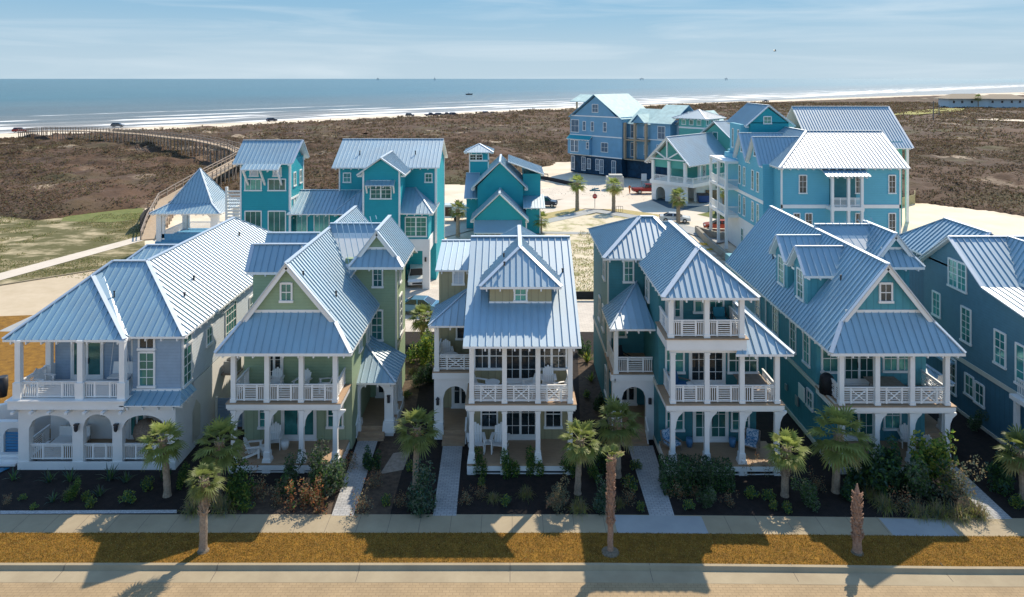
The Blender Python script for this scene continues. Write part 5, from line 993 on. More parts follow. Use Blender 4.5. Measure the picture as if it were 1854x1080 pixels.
# scrub tufts standing in the dunes
def cards(name, n, xr, yr, s0, s1, mts, seed):
    rg = np.random.RandomState(seed); x = rg.uniform(*xr, n); y = rg.uniform(*yr, n); k = (np.abs((x) / y) < .85); x = x[k]; y = y[k]; m, b = dune_h(x, y); k = (m > .08) & (fnoise(x, y, .09, 11) * .7 + fnoise(x, y, .35, 12) * .5 + rg.rand(len(x)) * .35 > .72); x = x[k]; y = y[k]; m = m[k]; b = b[k]
    n = len(x); z0 = m * b - .02; q = 4; V = []; 
    s = rg.uniform(s0, s1, n) * (1 + y / 300)
    for j in range(q):
        a = rg.uniform(0, 2 * np.pi, n); t = rg.uniform(.2, 1.2, n); dx = rg.normal(0, .5, n) * s; dy = rg.normal(0, .6, n) * s; zz = z0 + rg.uniform(.0, .8, n) * s
        ux, uy = np.cos(a) * s * .42, np.sin(a) * s * .42; vx, vy, vz = -np.sin(a) * np.cos(t) * s * .45, np.cos(a) * np.cos(t) * s * .45, np.sin(t) * s * .45
        c = np.stack([x + dx, y + dy, zz], 1); u = np.stack([ux, uy, 0 * ux], 1); v = np.stack([vx, vy, vz], 1); V.append(np.stack([c - u - v, c + u * .6 - v, c + u * .3 + v, c - u * .8 + v * .7], 1))
    V = np.concatenate(V).reshape(-1, 3); nf = len(V) // 4; me = bpy.data.meshes.new(name); me.vertices.add(len(V)); me.vertices.foreach_set('co', V.ravel()); me.loops.add(len(V)); me.loops.foreach_set('vertex_index', np.arange(len(V), dtype=np.int32))
    me.polygons.add(nf); me.polygons.foreach_set('loop_start', np.arange(0, len(V), 4, dtype=np.int32)); me.polygons.foreach_set('loop_total', np.full(nf, 4, np.int32)); me.polygons.foreach_set('material_index', rg.choice(len(mts), nf, p=[.33, .2, .27, .2]).astype(np.int32))
    for mm in mts: me.materials.append(mm)
    me.update(calc_edges=True); o = bpy.data.objects.new(name, me); COL.objects.link(o); o['kind'] = 'stuff'; return o
TW = [mat('scrub_brown', (.09, .06, .035), .9, scale=.05, col2=(.18, .125, .075)), mat('scrub_rust', (.11, .058, .032), .9, scale=.07, col2=(.21, .12, .065)), mat('scrub_grey', (.13, .095, .065), .9, scale=.05, col2=(.26, .20, .14)), mat('scrub_olive', (.11, .095, .04), .9, scale=.04, col2=(.19, .18, .07))]
for m_ in TW: translucent(m_, .35, 1.3)
cards('dune_brush', 300000, (-200, 190), (84, 240), .10, .24, TW, 3); cards('dune_brush_far', 160000, (-330, 600), (240, 620), .18, .40, TW, 4)
# ================================================================== PLANTS
def mesh_np(name, V, mi, mts):
    V = np.asarray(V, dtype=np.float64).reshape(-1, 3); nf = len(V) // 4; me = bpy.data.meshes.new(name)
    me.vertices.add(len(V)); me.vertices.foreach_set('co', V.ravel()); me.loops.add(len(V)); me.loops.foreach_set('vertex_index', np.arange(len(V), dtype=np.int32))
    me.polygons.add(nf); me.polygons.foreach_set('loop_start', np.arange(0, len(V), 4, dtype=np.int32)); me.polygons.foreach_set('loop_total', np.full(nf, 4, np.int32))
    me.polygons.foreach_set('material_index', np.asarray(mi, dtype=np.int32))
    for m in mts: me.materials.append(m)
    me.update(calc_edges=True); return me
def fan_crown(seed, n=34, blade=.78, pet=.55, spread=1.0):
    rg = random.Random(seed); V = []; mi = []
    for k in range(n):
        az = 2.399963 * k + rg.uniform(-.2, .2); t = (k + .5) / n; el = R(78 - 132 * t ** .9 * spread + rg.uniform(-8, 8))
        d = Vector((math.cos(az) * math.cos(el), math.sin(az) * math.cos(el), math.sin(el))); side = Vector((-math.sin(az), math.cos(az), 0)); up = side.cross(d) * -1
        if up.z < 0 and el > 0: up = -up
        L = pet * rg.uniform(.8, 1.15); B = blade * rg.uniform(.8, 1.12); base = Vector((0, 0, 0)) + d * .08; hub = base + d * L - Vector((0, 0, .12 * L * math.cos(el)))
        dd = (hub - base).normalized(); m_ = 0 if t < .78 else (1 if rg.random() < .55 else 0)
        w = side * .018; V += [base - w, base + w, hub + w * .6, hub - w * .6]; mi.append(m_)
        nl = 12
        for i in range(nl):
            a = R(-82 + 164 * i / (nl - 1)) ; ll = B * (1 - .38 * abs(a) / 1.4) * rg.uniform(.88, 1.08)
            q = (dd * math.cos(a) + side * math.sin(a)).normalized(); q = (q + up * .12 * abs(math.sin(a))).normalized()
            wv = q.cross(up).normalized() * .043
            p1 = hub + q * ll * .55; droop = ll * .30 * (.3 + .7 * rg.random()); p2 = hub + q * ll * .95 - Vector((0, 0, droop))
            V += [hub - wv * .4, hub + wv * .4, p1 + wv, p1 - wv]; V += [p1 - wv, p1 + wv, p2 + wv * .12, p2 - wv * .12]; mi += [m_, m_]
    return mesh_np('crown', [tuple(v) for v in V], mi, [FROND, FRONDY])
def trunk_mesh(h, r0, r1, lean=(0, 0), boots=0, m=BARK, seed=1):
    rg = random.Random(seed); mb = MB(); n = max(10, int(h / .16)); P = []; RR = []
    for i in range(n + 1):
        t = i / n; P.append((lean[0] * t ** 1.6 + rg.uniform(-.01, .01), lean[1] * t ** 1.6, h * t)); RR.append((r0 + (r1 - r0) * t) * (1 + rg.uniform(-.07, .07)) * (1.18 if i == 0 else 1))
    b = 0; N = 10
    for i in range(n + 1):
        for k in range(N): a = 2 * math.pi * k / N; mb.v.append((P[i][0] + RR[i] * math.cos(a), P[i][1] + RR[i] * math.sin(a), P[i][2]))
    for i in range(n):
        for k in range(N): mb.f.append((i * N + k, i * N + (k + 1) % N, (i + 1) * N + (k + 1) % N, (i + 1) * N + k)); mb.m.append(0)
    mb.f.append(tuple(range(n * N, n * N + N))); mb.m.append(0)
    if boots:
        z = h * (1 - boots); k = 0
        while z < h - .02:
            t = z / h; c = Vector((lean[0] * t ** 1.6, lean[1] * t ** 1.6, z)); r = r0 + (r1 - r0) * t
            for j in range(5):
                a = 2 * math.pi * (j / 5) + k * 1.1 + rg.uniform(-.2, .2); d = Vector((math.cos(a), math.sin(a), 0)); L = rg.uniform(.12, .24)
                mb.bar(c + d * r * .75, c + d * (r + .07 + .04 * rg.random()) + Vector((0, 0, L)), .09, .025, 0, up=d)
            z += .085; k += 1
    return mb.mesh('trunk', m, (0, 0, 0))
CR = [fan_crown(1), fan_crown(2, 30, .82, .5), fan_crown(5, 38, .74, .6, 1.05)]
def palm(px, py, top, label, k=0, s=1., r=.16, boots=.35, lean=0., m=BARK, group='cabbage palms in the front gardens', rz=None, z0=0.):
    g = G(px, py, z0); H = thing('palm_tree', label, 'palm tree', g, 0, group); h = Z(top, g[1]) - z0
    t = trunk_mesh(h, r * 1.1, r * .9, (lean, 0), boots, m, px); inst(t, 'trunk', H); c = inst(CR[k], 'crown', H, (lean, 0, h - .05), rz if rz is not None else px * .7, s)
    return H
palm(303, 897, 797, 'palm before the right arch of the periwinkle house, bare trunk rising from dark mulch', 0, 1.02, .17, .3, -.25)
palm(368, 997, 868, 'short palm standing in the brown lawn strip, its bright crown catching the sun', 1, .80, .17, .5, .05)
palm(393, 905, 800, 'shaded palm at the left corner of the sage porch, behind the lawn palm', 2, 1.1, .17, .3, .15)
palm(752, 890, 775, 'palm with a slim smooth trunk between the two brick garden paths', 0, 1.08, .15, .15, .1)
palm(1046, 893, 795, 'palm at the right corner of the tan porch, in full shade at its base', 2, .95, .16, .3, .15)
palm(1118, 862, 762, 'large dark palm left of the path to the deep teal house', 1, 1.22, .19, .35, .0)
palm(1421, 897, 812, 'palm with a cross-hatched trunk right of the deep teal porch', 0, .98, .19, .6, .1)
palm(1513, 890, 785, 'tall palm hiding the left end of the aqua porch', 2, 1.35, .19, .25, .2)
palm(765, 622, 572, 'small palm in the side bed behind the sage house, beside the alley', 1, 1.15, .2, .3, 0, group='palms along the alley and back road')
palm(1853, 905, 815, 'palm half cut off by the right edge of the picture', 1, 1.1, .18, .3, -.1)
palm(829, 428, 378, 'slender palm left of the nested-gable turquoise house', 0, 1.25, .26, .2, 0, group='palms along the alley and back road')
palm(978, 420, 395, 'low palm at the right wall of the nested-gable turquoise house', 1, 1.3, .28, .3, 0, group='palms along the alley and back road')
palm(1045, 380, 331, 'palm on the kerb grass left of the stop sign', 0, 1.5, .3, .1, 0, group='palms along the alley and back road')
palm(1111, 383, 335, 'palm on the kerb grass right of the stop sign', 1, 1.5, .3, .1, 0, group='palms along the alley and back road')
palm(1228, 404, 356, 'palm on the verge in front of the silver car', 2, 1.3, .3, .3, 0, group='palms along the alley and back road')
palm(1312, 386, 346, 'palm beside the green utility box by the sky-blue house', 0, 1.2, .35, .8, 0, group='palms along the alley and back road')
palm(1322, 392, 366, 'second shorter palm close against the sky-blue house gallery', 1, 1.0, .35, .8, 0, group='palms along the alley and back road')
# two newly cut palms on the lawn strip
g = G(1105, 998); H = thing('palm_tree', 'skinny young palm with orange ragged bark and a tiny tuft of fronds', 'palm tree', g)
inst(trunk_mesh(4.35, .14, .12, (.05, 0), .72, REDBARK, 3), 'trunk', H); inst(fan_crown(9, 9, .42, .35, .45), 'crown', H, (.05, 0, 4.3))
g = G(1552, 1000); H = thing('palm_tree', 'frondless palm stump with shaggy orange bark in the lawn strip', 'palm tree', g)
inst(trunk_mesh(2.75, .20, .15, (0, 0), .8, REDBARK, 5), 'trunk', H); mb = MB(); mb.frus(0, 0, 2.7, 3.2, .22, .04); me = mb.mesh('spear', REDBARK, (0, 0, 0)); inst(me, 'spear', H)
for x, y, r in ((1105, 1000, .42), (368, 998, .28), (1552, 1001, .28)):
    g = G(x, y); mb = MB(); mb.lathe((g[0], g[1], .034), [(r, 0), (r * .8, .03), (.2, .05)], 18); kind(mb.build('mulch_ring', mat('ring_sand', (.10, .075, .05), .95, scale=9, col2=(.26, .21, .15)), off=(0, 0, 0)))

LG = {}
for nm, c, v in (('leaf_green', (.085, .17, .035), .4), ('leaf_yellow', (.27, .30, .05), .35), ('leaf_dark', (.035, .08, .03), .4), ('leaf_grey', (.12, .15, .10), .3), ('leaf_straw', (.30, .23, .12), .3), ('leaf_rust', (.30, .12, .05), .4), ('leaf_blue', (.05, .11, .09), .3)):
    LG[nm] = mat(nm, c, .6, var=v, scale=3, rnd=.2)
for m_ in LG.values(): translucent(m_)
def leafy(name, rx, rz, n, leaf, mts, seed, box=False, wts=None):
    rg = np.random.RandomState(seed); ncl = 14; cc = rg.normal(0, .42, (ncl, 3)); cc[:, 2] = np.abs(cc[:, 2]) * .9 + .25
    i = rg.randint(0, ncl, n)
    if box: P = rg.uniform(-1, 1, (n, 3)); ax = rg.randint(0, 3, n); P[np.arange(n), ax] = np.where(rg.rand(n) > .3, np.sign(P[np.arange(n), ax]) * rg.uniform(.85, 1.05, n), P[np.arange(n), ax]); P[:, 2] = (P[:, 2] + 1) / 2
    else:
        d = rg.normal(0, 1, (n, 3)); d /= np.linalg.norm(d, axis=1)[:, None]; P = cc[i] + d * rg.uniform(.22, .42, n)[:, None]; P[:, 2] = np.abs(P[:, 2])
    P = P * np.array([rx, rx, rz]); a = rg.normal(0, 1, (n, 3)); a /= np.linalg.norm(a, axis=1)[:, None]; b = np.cross(a, rg.normal(0, 1, (n, 3))); b /= np.linalg.norm(b, axis=1)[:, None]
    s = leaf * rg.uniform(.7, 1.3, n)[:, None]; a *= s; b *= s * .45
    V = np.stack([P - a, P + b, P + a, P - b], 1); return mesh_np(name, V, rg.choice(len(mts), n, p=wts), mts)
def blades(name, n, L, w, spread, mts, seed, base=.12, droop=.5, wts=None):
    rg = random.Random(seed); V = []; mi = []
    for k in range(n):
        az = rg.uniform(0, 6.283); el = R(90 - spread * rg.random() ** .7); l = L * rg.uniform(.6, 1.1); d = Vector((math.cos(az) * math.cos(el), math.sin(az) * math.cos(el), math.sin(el)))
        o = Vector((rg.gauss(0, base), rg.gauss(0, base), 0)); s = Vector((-math.sin(az), math.cos(az), 0)) * w; p1 = o + d * l * .55; p2 = o + d * l * .95 - Vector((0, 0, l * droop * math.cos(el)))
        V += [o - s, o + s, p1 + s * .9, p1 - s * .9, p1 - s * .9, p1 + s * .9, p2 + s * .1, p2 - s * .1]; j = rg.choices(range(len(mts)), wts)[0] if wts else rg.randrange(len(mts)); mi += [j, j]
    return mesh_np(name, [tuple(v) for v in V], mi, mts)
g_, y_, d_, gr_, st_, ru_, bl_ = [LG[k] for k in ('leaf_green', 'leaf_yellow', 'leaf_dark', 'leaf_grey', 'leaf_straw', 'leaf_rust', 'leaf_blue')]
PT = {'bush': leafy('leafy_bush', .5, .9, 1300, .055, [g_, d_, y_], 1, wts=[.6, .25, .15]), 'olive': leafy('leafy_bush', .5, .9, 1700, .05, [gr_, d_, g_], 2, wts=[.5, .3, .2]),
      'dark': leafy('leafy_bush', .5, .9, 1500, .06, [d_, g_, bl_], 3, wts=[.6, .2, .2]), 'yellow': leafy('leafy_bush', .45, 1.1, 1300, .06, [y_, g_, d_], 4, wts=[.5, .35, .15]),
      'round': leafy('clipped_bush', .5, 1.0, 1700, .045, [gr_, d_, bl_], 5, wts=[.35, .4, .25]), 'hedge': leafy('clipped_hedge', .5, 1.0, 2600, .05, [d_, gr_, g_], 6, True, [.5, .3, .2]),
      'rust': leafy('rusty_shrub', .45, .9, 420, .055, [ru_, st_, g_], 7, wts=[.6, .3, .1]), 'twig': leafy('twiggy_shrub', .5, .8, 420, .045, [st_, ru_, gr_], 8, wts=[.4, .2, .4]),
      'silver': leafy('silver_shrub', .55, .8, 1300, .04, [gr_, st_, gr_], 9), 'flax': blades('flax_clump', 26, .85, .028, 62, [bl_, gr_, g_], 10, .06, .25),
      'tuft': blades('grass_tuft', 340, .85, .008, 75, [st_, gr_, y_], 11, .13, .55, [.45, .3, .25]), 'agave': blades('agave', 22, .9, .05, 65, [y_, g_], 12, .04, .05), 'low': leafy('low_plant', .42, .5, 620, .05, [g_, y_, bl_], 13)}
NM = {'bush': ('shrub', 'rounded green leafy shrub'), 'olive': ('shrub', 'grey-green olive-leaved shrub'), 'dark': ('shrub', 'dense dark green shrub'), 'yellow': ('shrub', 'tall yellow-green shrub'), 'round': ('shrub', 'clipped round shrub'),
      'hedge': ('hedge', 'clipped boxy hedge block'), 'rust': ('shrub', 'rust-leaved shrub'), 'twig': ('shrub', 'thin twiggy brown shrub'), 'silver': ('shrub', 'pale silvery shrub'), 'flax': ('flax', 'dark spiky flax clump'),
      'tuft': ('ornamental grass', 'straw-coloured ornamental grass tuft'), 'agave': ('agave', 'light green spiky agave'), 'low': ('ground plant', 'small low green plant')}
ORD = ['first', 'second', 'third', 'fourth', 'fifth', 'sixth', 'seventh', 'eighth', 'ninth', 'tenth', 'eleventh', 'twelfth', 'thirteenth']
BED = {'p': 'before the periwinkle house', 's': 'before the sage house', 'm': 'between the two brick paths', 't': 'before the tan house', 'l': 'left of the deep teal path', 'd': 'before the deep teal house', 'a': 'before the aqua house', 'k': 'in the side bed by the alley', 'v': 'in the strip between tan and teal houses', 'r': 'right of the aqua house path'}
PL = [('flax', 25, 868, 'p', .9), ('flax', 88, 872, 'p', 1.), ('tuft', 128, 895, 'p', .7), ('low', 40, 905, 'p', .5), ('low', 62, 922, 'p', .5), ('flax', 95, 908, 'p', .8), ('bush', 132, 903, 'p', .8), ('flax', 127, 870, 'p', 1.05), ('flax', 200, 868, 'p', 1.25), ('flax', 228, 872, 'p', .9),
      ('low', 158, 905, 'p', .7), ('low', 166, 916, 'p', .7), ('flax', 180, 897, 'p', .85), ('low', 230, 910, 'p', 1.), ('low', 268, 884, 'p', 1.), ('bush', 330, 880, 'p', .9), ('twig', 12, 912, 'p', .5), ('dark', 300, 866, 'p', .6),
      ('tuft', 352, 925, 's', 1.2), ('tuft', 405, 922, 's', 1.35), ('bush', 432, 912, 's', 1.7), ('twig', 468, 900, 's', 1.3), ('olive', 527, 892, 's', 1.5), ('olive', 580, 895, 's', 1.9), ('olive', 605, 893, 's', 1.6), ('rust', 541, 920, 's', 1.3), ('rust', 577, 922, 's', 1.4), ('twig', 500, 915, 's', 1.1),
      ('low', 448, 925, 's', .9), ('twig', 655, 930, 'm', 1.2), ('twig', 678, 880, 'm', .9), ('dark', 672, 848, 'm', 1.), ('low', 700, 912, 'm', .8), ('twig', 632, 850, 's', 1.0), ('round', 763, 925, 'm', 1.75), ('low', 745, 850, 'm', .8), ('twig', 725, 915, 'm', .7),
      ('bush', 867, 857, 't', 1.05), ('bush', 921, 862, 't', 1.1), ('bush', 966, 858, 't', 1.1), ('bush', 1031, 862, 't', 1.15), ('twig', 845, 912, 't', .7), ('low', 872, 880, 't', .7), ('tuft', 893, 905, 't', .7), ('twig', 870, 900, 't', .7), ('tuft', 952, 898, 't', .8), ('silver', 1008, 922, 't', 1.2), ('tuft', 1048, 925, 't', 1.),
      ('low', 915, 915, 't', .8), ('round', 1092, 925, 'l', 1.2), ('low', 1140, 885, 'l', 1.2), ('twig', 1140, 912, 'l', .9), ('dark', 1095, 850, 'l', 1.1), ('low', 1150, 850, 'l', .9), ('tuft', 1120, 915, 'l', .7), ('bush', 1076, 870, 'l', .9), ('low', 1160, 925, 'l', .7),
      ('hedge', 1222, 884, 'd', 1.45), ('hedge', 1260, 884, 'd', 1.45), ('hedge', 1304, 880, 'd', 1.25), ('twig', 1352, 858, 'd', .9), ('twig', 1388, 858, 'd', .9), ('twig', 1228, 902, 'd', .9), ('olive', 1282, 922, 'd', .9), ('low', 1246, 922, 'd', .8), ('twig', 1258, 900, 'd', .7), ('low', 1362, 902, 'd', .9),
      ('twig', 1320, 915, 'd', .7), ('low', 1390, 905, 'd', .9), ('low', 1400, 922, 'd', .7), ('olive', 1460, 918, 'a', 1.2), ('twig', 1480, 888, 'a', .9), ('dark', 1592, 890, 'a', 2.1), ('dark', 1560, 880, 'a', 1.3), ('dark', 1630, 880, 'a', 1.9), ('olive', 1660, 905, 'a', 1.7), ('yellow', 1690, 890, 'a', 2.3), ('yellow', 1672, 855, 'a', 1.3),
      ('silver', 1722, 905, 'a', 2.0), ('tuft', 1602, 920, 'a', 1.15), ('tuft', 1578, 900, 'a', 1.1), ('twig', 1636, 925, 'a', 1.2), ('tuft', 1662, 932, 'a', 1.2), ('tuft', 1700, 934, 'a', 1.2), ('tuft', 1735, 938, 'a', 1.25), ('tuft', 1768, 934, 'a', 1.25), ('dark', 1540, 905, 'a', .9), ('low', 1425, 925, 'a', .8),
      ('dark', 1812, 885, 'r', 1.4), ('dark', 1838, 850, 'r', 1.2), ('low', 1845, 920, 'r', 1.), ('olive', 1770, 780, 'r', 1.0),
      ('yellow', 770, 665, 'k', 1.9), ('bush', 784, 645, 'k', 1.7), ('bush', 752, 655, 'k', 1.3), ('olive', 760, 700, 'k', 1.1), ('dark', 778, 690, 'k', 1.2), ('low', 738, 720, 'k', .8), ('tuft', 748, 675, 'k', .8),
      ('agave', 1063, 655, 'v', 1.3), ('agave', 1070, 690, 'v', .9), ('dark', 1056, 640, 'v', 1.1), ('low', 1062, 720, 'v', .8), ('dark', 1085, 740, 'v', .8)]
cnt = {}
for t, px, py, b, s in sorted(PL, key=lambda q: (q[0], q[3], q[1])):
    k = cnt.get((t, b), 0); cnt[(t, b)] = k + 1; tot = sum(1 for q in PL if q[0] == t and q[3] == b); cat, ds = NM[t]
    lb = f'{ds} {BED[b]}' + (f', {ORD[k]} from the left' if tot > 1 else '')
    o = inst(PT[t], cat.replace(' ', '_'), None, G(px, py), (px * 13 % 628) / 100, s); tag(o, lb, cat, 'garden shrubs and grasses')
    if t == 'hedge': o.rotation_euler = (0, 0, 0)

# blades of the dormant lawn strip
def turf(name, n, x0, x1, y0, y1, z, mts, seed, hgt=.06):
    rg = np.random.RandomState(seed); x = rg.uniform(x0, x1, n); y = rg.uniform(y0, y1, n) + np.interp(x, [-60, 4, 12, 20, 60], [0, 0, -.10, -.24, -.42]); a = rg.uniform(0, np.pi, n); h = hgt * rg.uniform(.5, 1.4, n); w = .012 * rg.uniform(.6, 1.5, n); lx, ly = rg.normal(0, .5, n) * h, rg.normal(0, .5, n) * h
    c = np.stack([x, y, np.full(n, z)], 1); u = np.stack([np.cos(a) * w, np.sin(a) * w, 0 * a], 1); v = np.stack([lx, ly, h], 1)
    me = mesh_np(name, np.stack([c - u, c + u, c + v + u * .3, c + v - u * .3], 1), rg.choice(len(mts), n, p=[.45, .35, .12, .08]), mts); o = inst(me, name); o['kind'] = 'stuff'
TB = [mat('blade_ochre', (.33, .215, .04), .9, var=.3), mat('blade_brown', (.20, .115, .025), .9, var=.3), mat('blade_straw', (.48, .36, .13), .9, var=.2), mat('blade_green', (.20, .19, .035), .9, var=.2)]
for m_ in TB: translucent(m_, .4, 1.3)
turf('lawn_blades', 90000, -27, 27, 32.06, 34.23, .03, TB, 21, .035)
def weeds(name, n, x0, x1, y0, y1, z, mts, seed, hgt, wd, thr, fs, p, clip=None):
    rg = np.random.RandomState(seed); x = rg.uniform(x0, x1, n); y = rg.uniform(y0, y1, n); k = fnoise(x, y, fs, seed) * .7 + fnoise(x, y, fs * 4, seed + 1) * .4 > thr
    if clip is not None: k &= clip(x, y)
    x, y = x[k], y[k]; n = len(x); a = rg.uniform(0, np.pi, n); h = hgt * rg.uniform(.4, 1.5, n); w = wd * rg.uniform(.6, 1.5, n); c = np.stack([x, y, np.full(n, z)], 1); u = np.stack([np.cos(a) * w, np.sin(a) * w, 0 * a], 1); v = np.stack([rg.normal(0, .5, n) * h, rg.normal(0, .5, n) * h, h], 1)
    me = mesh_np(name, np.stack([c - u, c + u, c + v + u * .4, c + v - u * .4], 1), rg.choice(len(mts), n, p=p), mts); o = inst(me, name); o['kind'] = 'stuff'
WT = [mat('weed_olive', (.13, .14, .04), .9, var=.3), mat('weed_straw', (.40, .33, .17), .9, var=.25), mat('weed_green', (.16, .24, .04), .9, var=.3)]
for m_ in WT: translucent(m_, .4, 1.3)
weeds('meadow_grass', 90000, -110, -46, 74, 116, -.1, WT, 31, .14, .03, .42, .12, [.45, .45, .10], lambda x, y: (x / y < -.505) & (y > 78 - (x + 48) * .10) & (np.abs(x + 57 - (y - 78.7) * .325) > 1.9))
weeds('lot_weeds', 26000, 3, 26, 72, 112, -.05, WT, 41, .12, .035, .60, .16, [.35, .45, .20], lambda x, y: (y < 108 - np.abs(x - 12) * .9) & (x < 22))
weeds('sand_litter', 9000, 3, 60, 70, 150, -.05, [mat('litter_brown', (.16, .12, .08), .9), mat('litter_grey', (.36, .33, .28), .9)], 51, .05, .06, .66, .22, [.6, .4], lambda x, y: (x > 3) & ((y > 128) | (x > 24) & (y < 88)))

# ================================================================== FURNITURE
def chair_t(m):
    H = thing('adirondack_chair', 'x', 'chair'); t = R(14)
    mb = MB()
    for i in range(5): mb.hexa([(-.27, -.36 + i * .115, .36 - i * .022), (.27, -.36 + i * .115, .36 - i * .022), (.27, -.26 + i * .115, .34 - i * .022), (-.27, -.26 + i * .115, .34 - i * .022), (-.27, -.36 + i * .115, .38 - i * .022), (.27, -.36 + i * .115, .38 - i * .022), (.27, -.26 + i * .115, .36 - i * .022), (-.27, -.26 + i * .115, .36 - i * .022)])
    mb.build('seat', m, H)
    mb = MB()
    for i in range(5):
        x = -.22 + i * .11; L = .80 - abs(i - 2) * .07; mb.bar((x, .14, .26), (x, .14 + L * math.sin(R(24)), .26 + L * math.cos(R(24))), .10, .022, up=(0, -1, 0))
    mb.bar((-.26, .28, .58), (.26, .28, .58), .03, .06); mb.build('backrest', m, H)
    for s in (-1, 1):
        mb = MB(); mb.box(s * .33 - .07, s * .33 + .07, -.42, .30, .58, .61); mb.build('armrest', m, H)
        mb = MB(); mb.box(s * .30 - .02, s * .30 + .02, -.38, -.28, 0, .58); mb.build('leg', m, H)
        mb = MB(); mb.bar((s * .30, -.34, .33), (s * .30, .46, .04), .035, .11); mb.build('rear_leg', m, H)
    return H
chair = chair_t(WHITE); used = [False]
def pchair(px, py, Y, z, rz, label, s=1.): # feet z on the given floor at depth Y
    loc = (X(px, Y), Y, z)
    if not used[0]: used[0] = True; chair.location = loc; chair.rotation_euler = (0, 0, R(rz)); chair['label'] = label; chair['group'] = 'white porch chairs'; chair.scale = (s,) * 3; return
    dup(chair, loc, R(rz), label, 'white porch chairs', s)
pchair(78, 0, 41.1, 4.02, 75, 'white slatted chair at the left rail of the periwinkle balcony', 1.1)
pchair(500, 0, 41.2, 3.9, 8, 'white slatted chair beside the balcony door of the sage house', 1.1)
pchair(548, 0, 41.0, 3.9, -18, 'white slatted chair in the middle of the sage balcony', 1.1)
pchair(590, 0, 41.0, 3.9, -80, 'white armchair turned sideways at the right of the sage balcony')
pchair(458, 0, 40.2, .55, 100, 'white slatted chair seen side-on at the left of the sage porch', 1.1)
pchair(497, 0, 41.2, .55, 10, 'white high-backed chair against the sage porch wall', 1.2)
pchair(867, 0, 40.9, 3.92, 70, 'white chair left of the round table on the tan balcony')
pchair(962, 0, 40.9, 3.92, -60, 'white chair right of the door on the tan balcony')
pchair(993, 0, 41.3, 3.92, 0, 'white high-backed chair facing out at the right of the tan balcony', 1.15)
pchair(1018, 0, 40.4, 3.92, -70, 'white low chair by the right rail of the tan balcony')
pchair(808, 0, 45.0, 4.16, 10, 'white chair on the small side gallery of the tan house', 1.1)
pchair(862, 0, 40.7, .6, 8, 'left one of two white fan-backed chairs on the tan porch', 1.35)
pchair(905, 0, 40.7, .6, -8, 'right one of two white fan-backed chairs on the tan porch', 1.35)
pchair(1642, 0, 41.4, .5, -15, 'white slatted chair against the aqua porch wall', 1.1)
pchair(1668, 0, 40.2, .5, -75, 'white slatted chair turned sideways at the right of the aqua porch', 1.2)
pchair(1695, 0, 41.0, 3.78, -80, 'white chair by the sunny right rail of the aqua balcony')
def table(name, px, Y, z, label, r=.32, h=.5, m=WHITE, sq=False):
    H = thing(name, label, 'table', (X(px, Y), Y, z)); x, y = H.location.x, H.location.y; mb = MB()
    if sq: mb.box(x - r, x + r, y - r, y + r, z + h - .03, z + h)
    else: mb.lathe((x, y, z + h - .03), [(r, 0), (r, .03)], 20)
    mb.build('table_top', m, H)
    for a, b in ((-1, -1), (1, -1), (-1, 1), (1, 1)):
        mb = MB(); q = r * (.8 if sq else .6); mb.bar((x + a * q, y + b * q, z), (x + a * q * .8, y + b * q * .8, z + h - .03), .05, .05); mb.build('leg', m, H)
table('side_table', 892, 40.9, 3.92, 'round white table on the tan balcony', .42, .55); table('side_table', 885, 40.7, .6, 'square white side table between the two fan-backed chairs', .28, .5, WHITE, True)
table('side_table', 815, 44.2, 4.16, 'round white table on the side gallery of the tan house', .5, .6); table('bench_table', 975, 40.2, 3.92, 'white square table at the right of the tan balcony', .5, .5, WHITE, True)
table('dining_table', 1360, 40.7, 3.95, 'pale wooden dining table on the deep teal balcony', .8, .72, GREYWOOD, True); table('dining_table', 1605, 40.7, 3.78, 'long brown table on the aqua balcony', .9, .7, GREYWOOD, True)
def pot(name, px, Y, z, label, cat, r=.2, h=.45, m=WHITE, prof=None):
    H = MB(); start((X(px, Y), Y, z)); x = X(px, Y); H.lathe((x, Y, z), prof or [(r * .75, 0), (r, h * .5), (r * .95, h), (r * .8, h)], 16); return tag(H.build(name, m, smooth=True), label, cat)
BLUEC = mat('blue_ceramic', (.08, .22, .40), .3); PATT = mat('blue_patterned_cushion', (.06, .22, .42), .8, scale=9, col2=(.55, .65, .75), thr=(.45, .55)); WICK = mat('wicker', (.24, .19, .15), .85, var=.4, scale=12, bump=.01, bscale=40)
pot('planter', 478, 40.3, .55, 'round white garden stool left of the second sage column', 'stool', .2, .55); pot('planter', 516, 41.0, .55, 'white tapered planter beside the sage porch door', 'planter', .24, .5)
pot('garden_stool', 1248, 41.1, .62, 'blue ceramic stool left of the teal porch door', 'stool', .2, .5, BLUEC); pot('garden_stool', 1326, 41.1, .62, 'blue ceramic stool right of the teal porch door', 'stool', .2, .5, BLUEC)
pot('garden_stool', 1249, 40.8, 3.95, 'white ceramic stool on the teal balcony', 'stool', .22, .5, WHITE); pot('planter', 5, 44.5, 2.0, 'tall black planter at the left edge beside the white garden wall', 'planter', .30, 1.25, DARK)
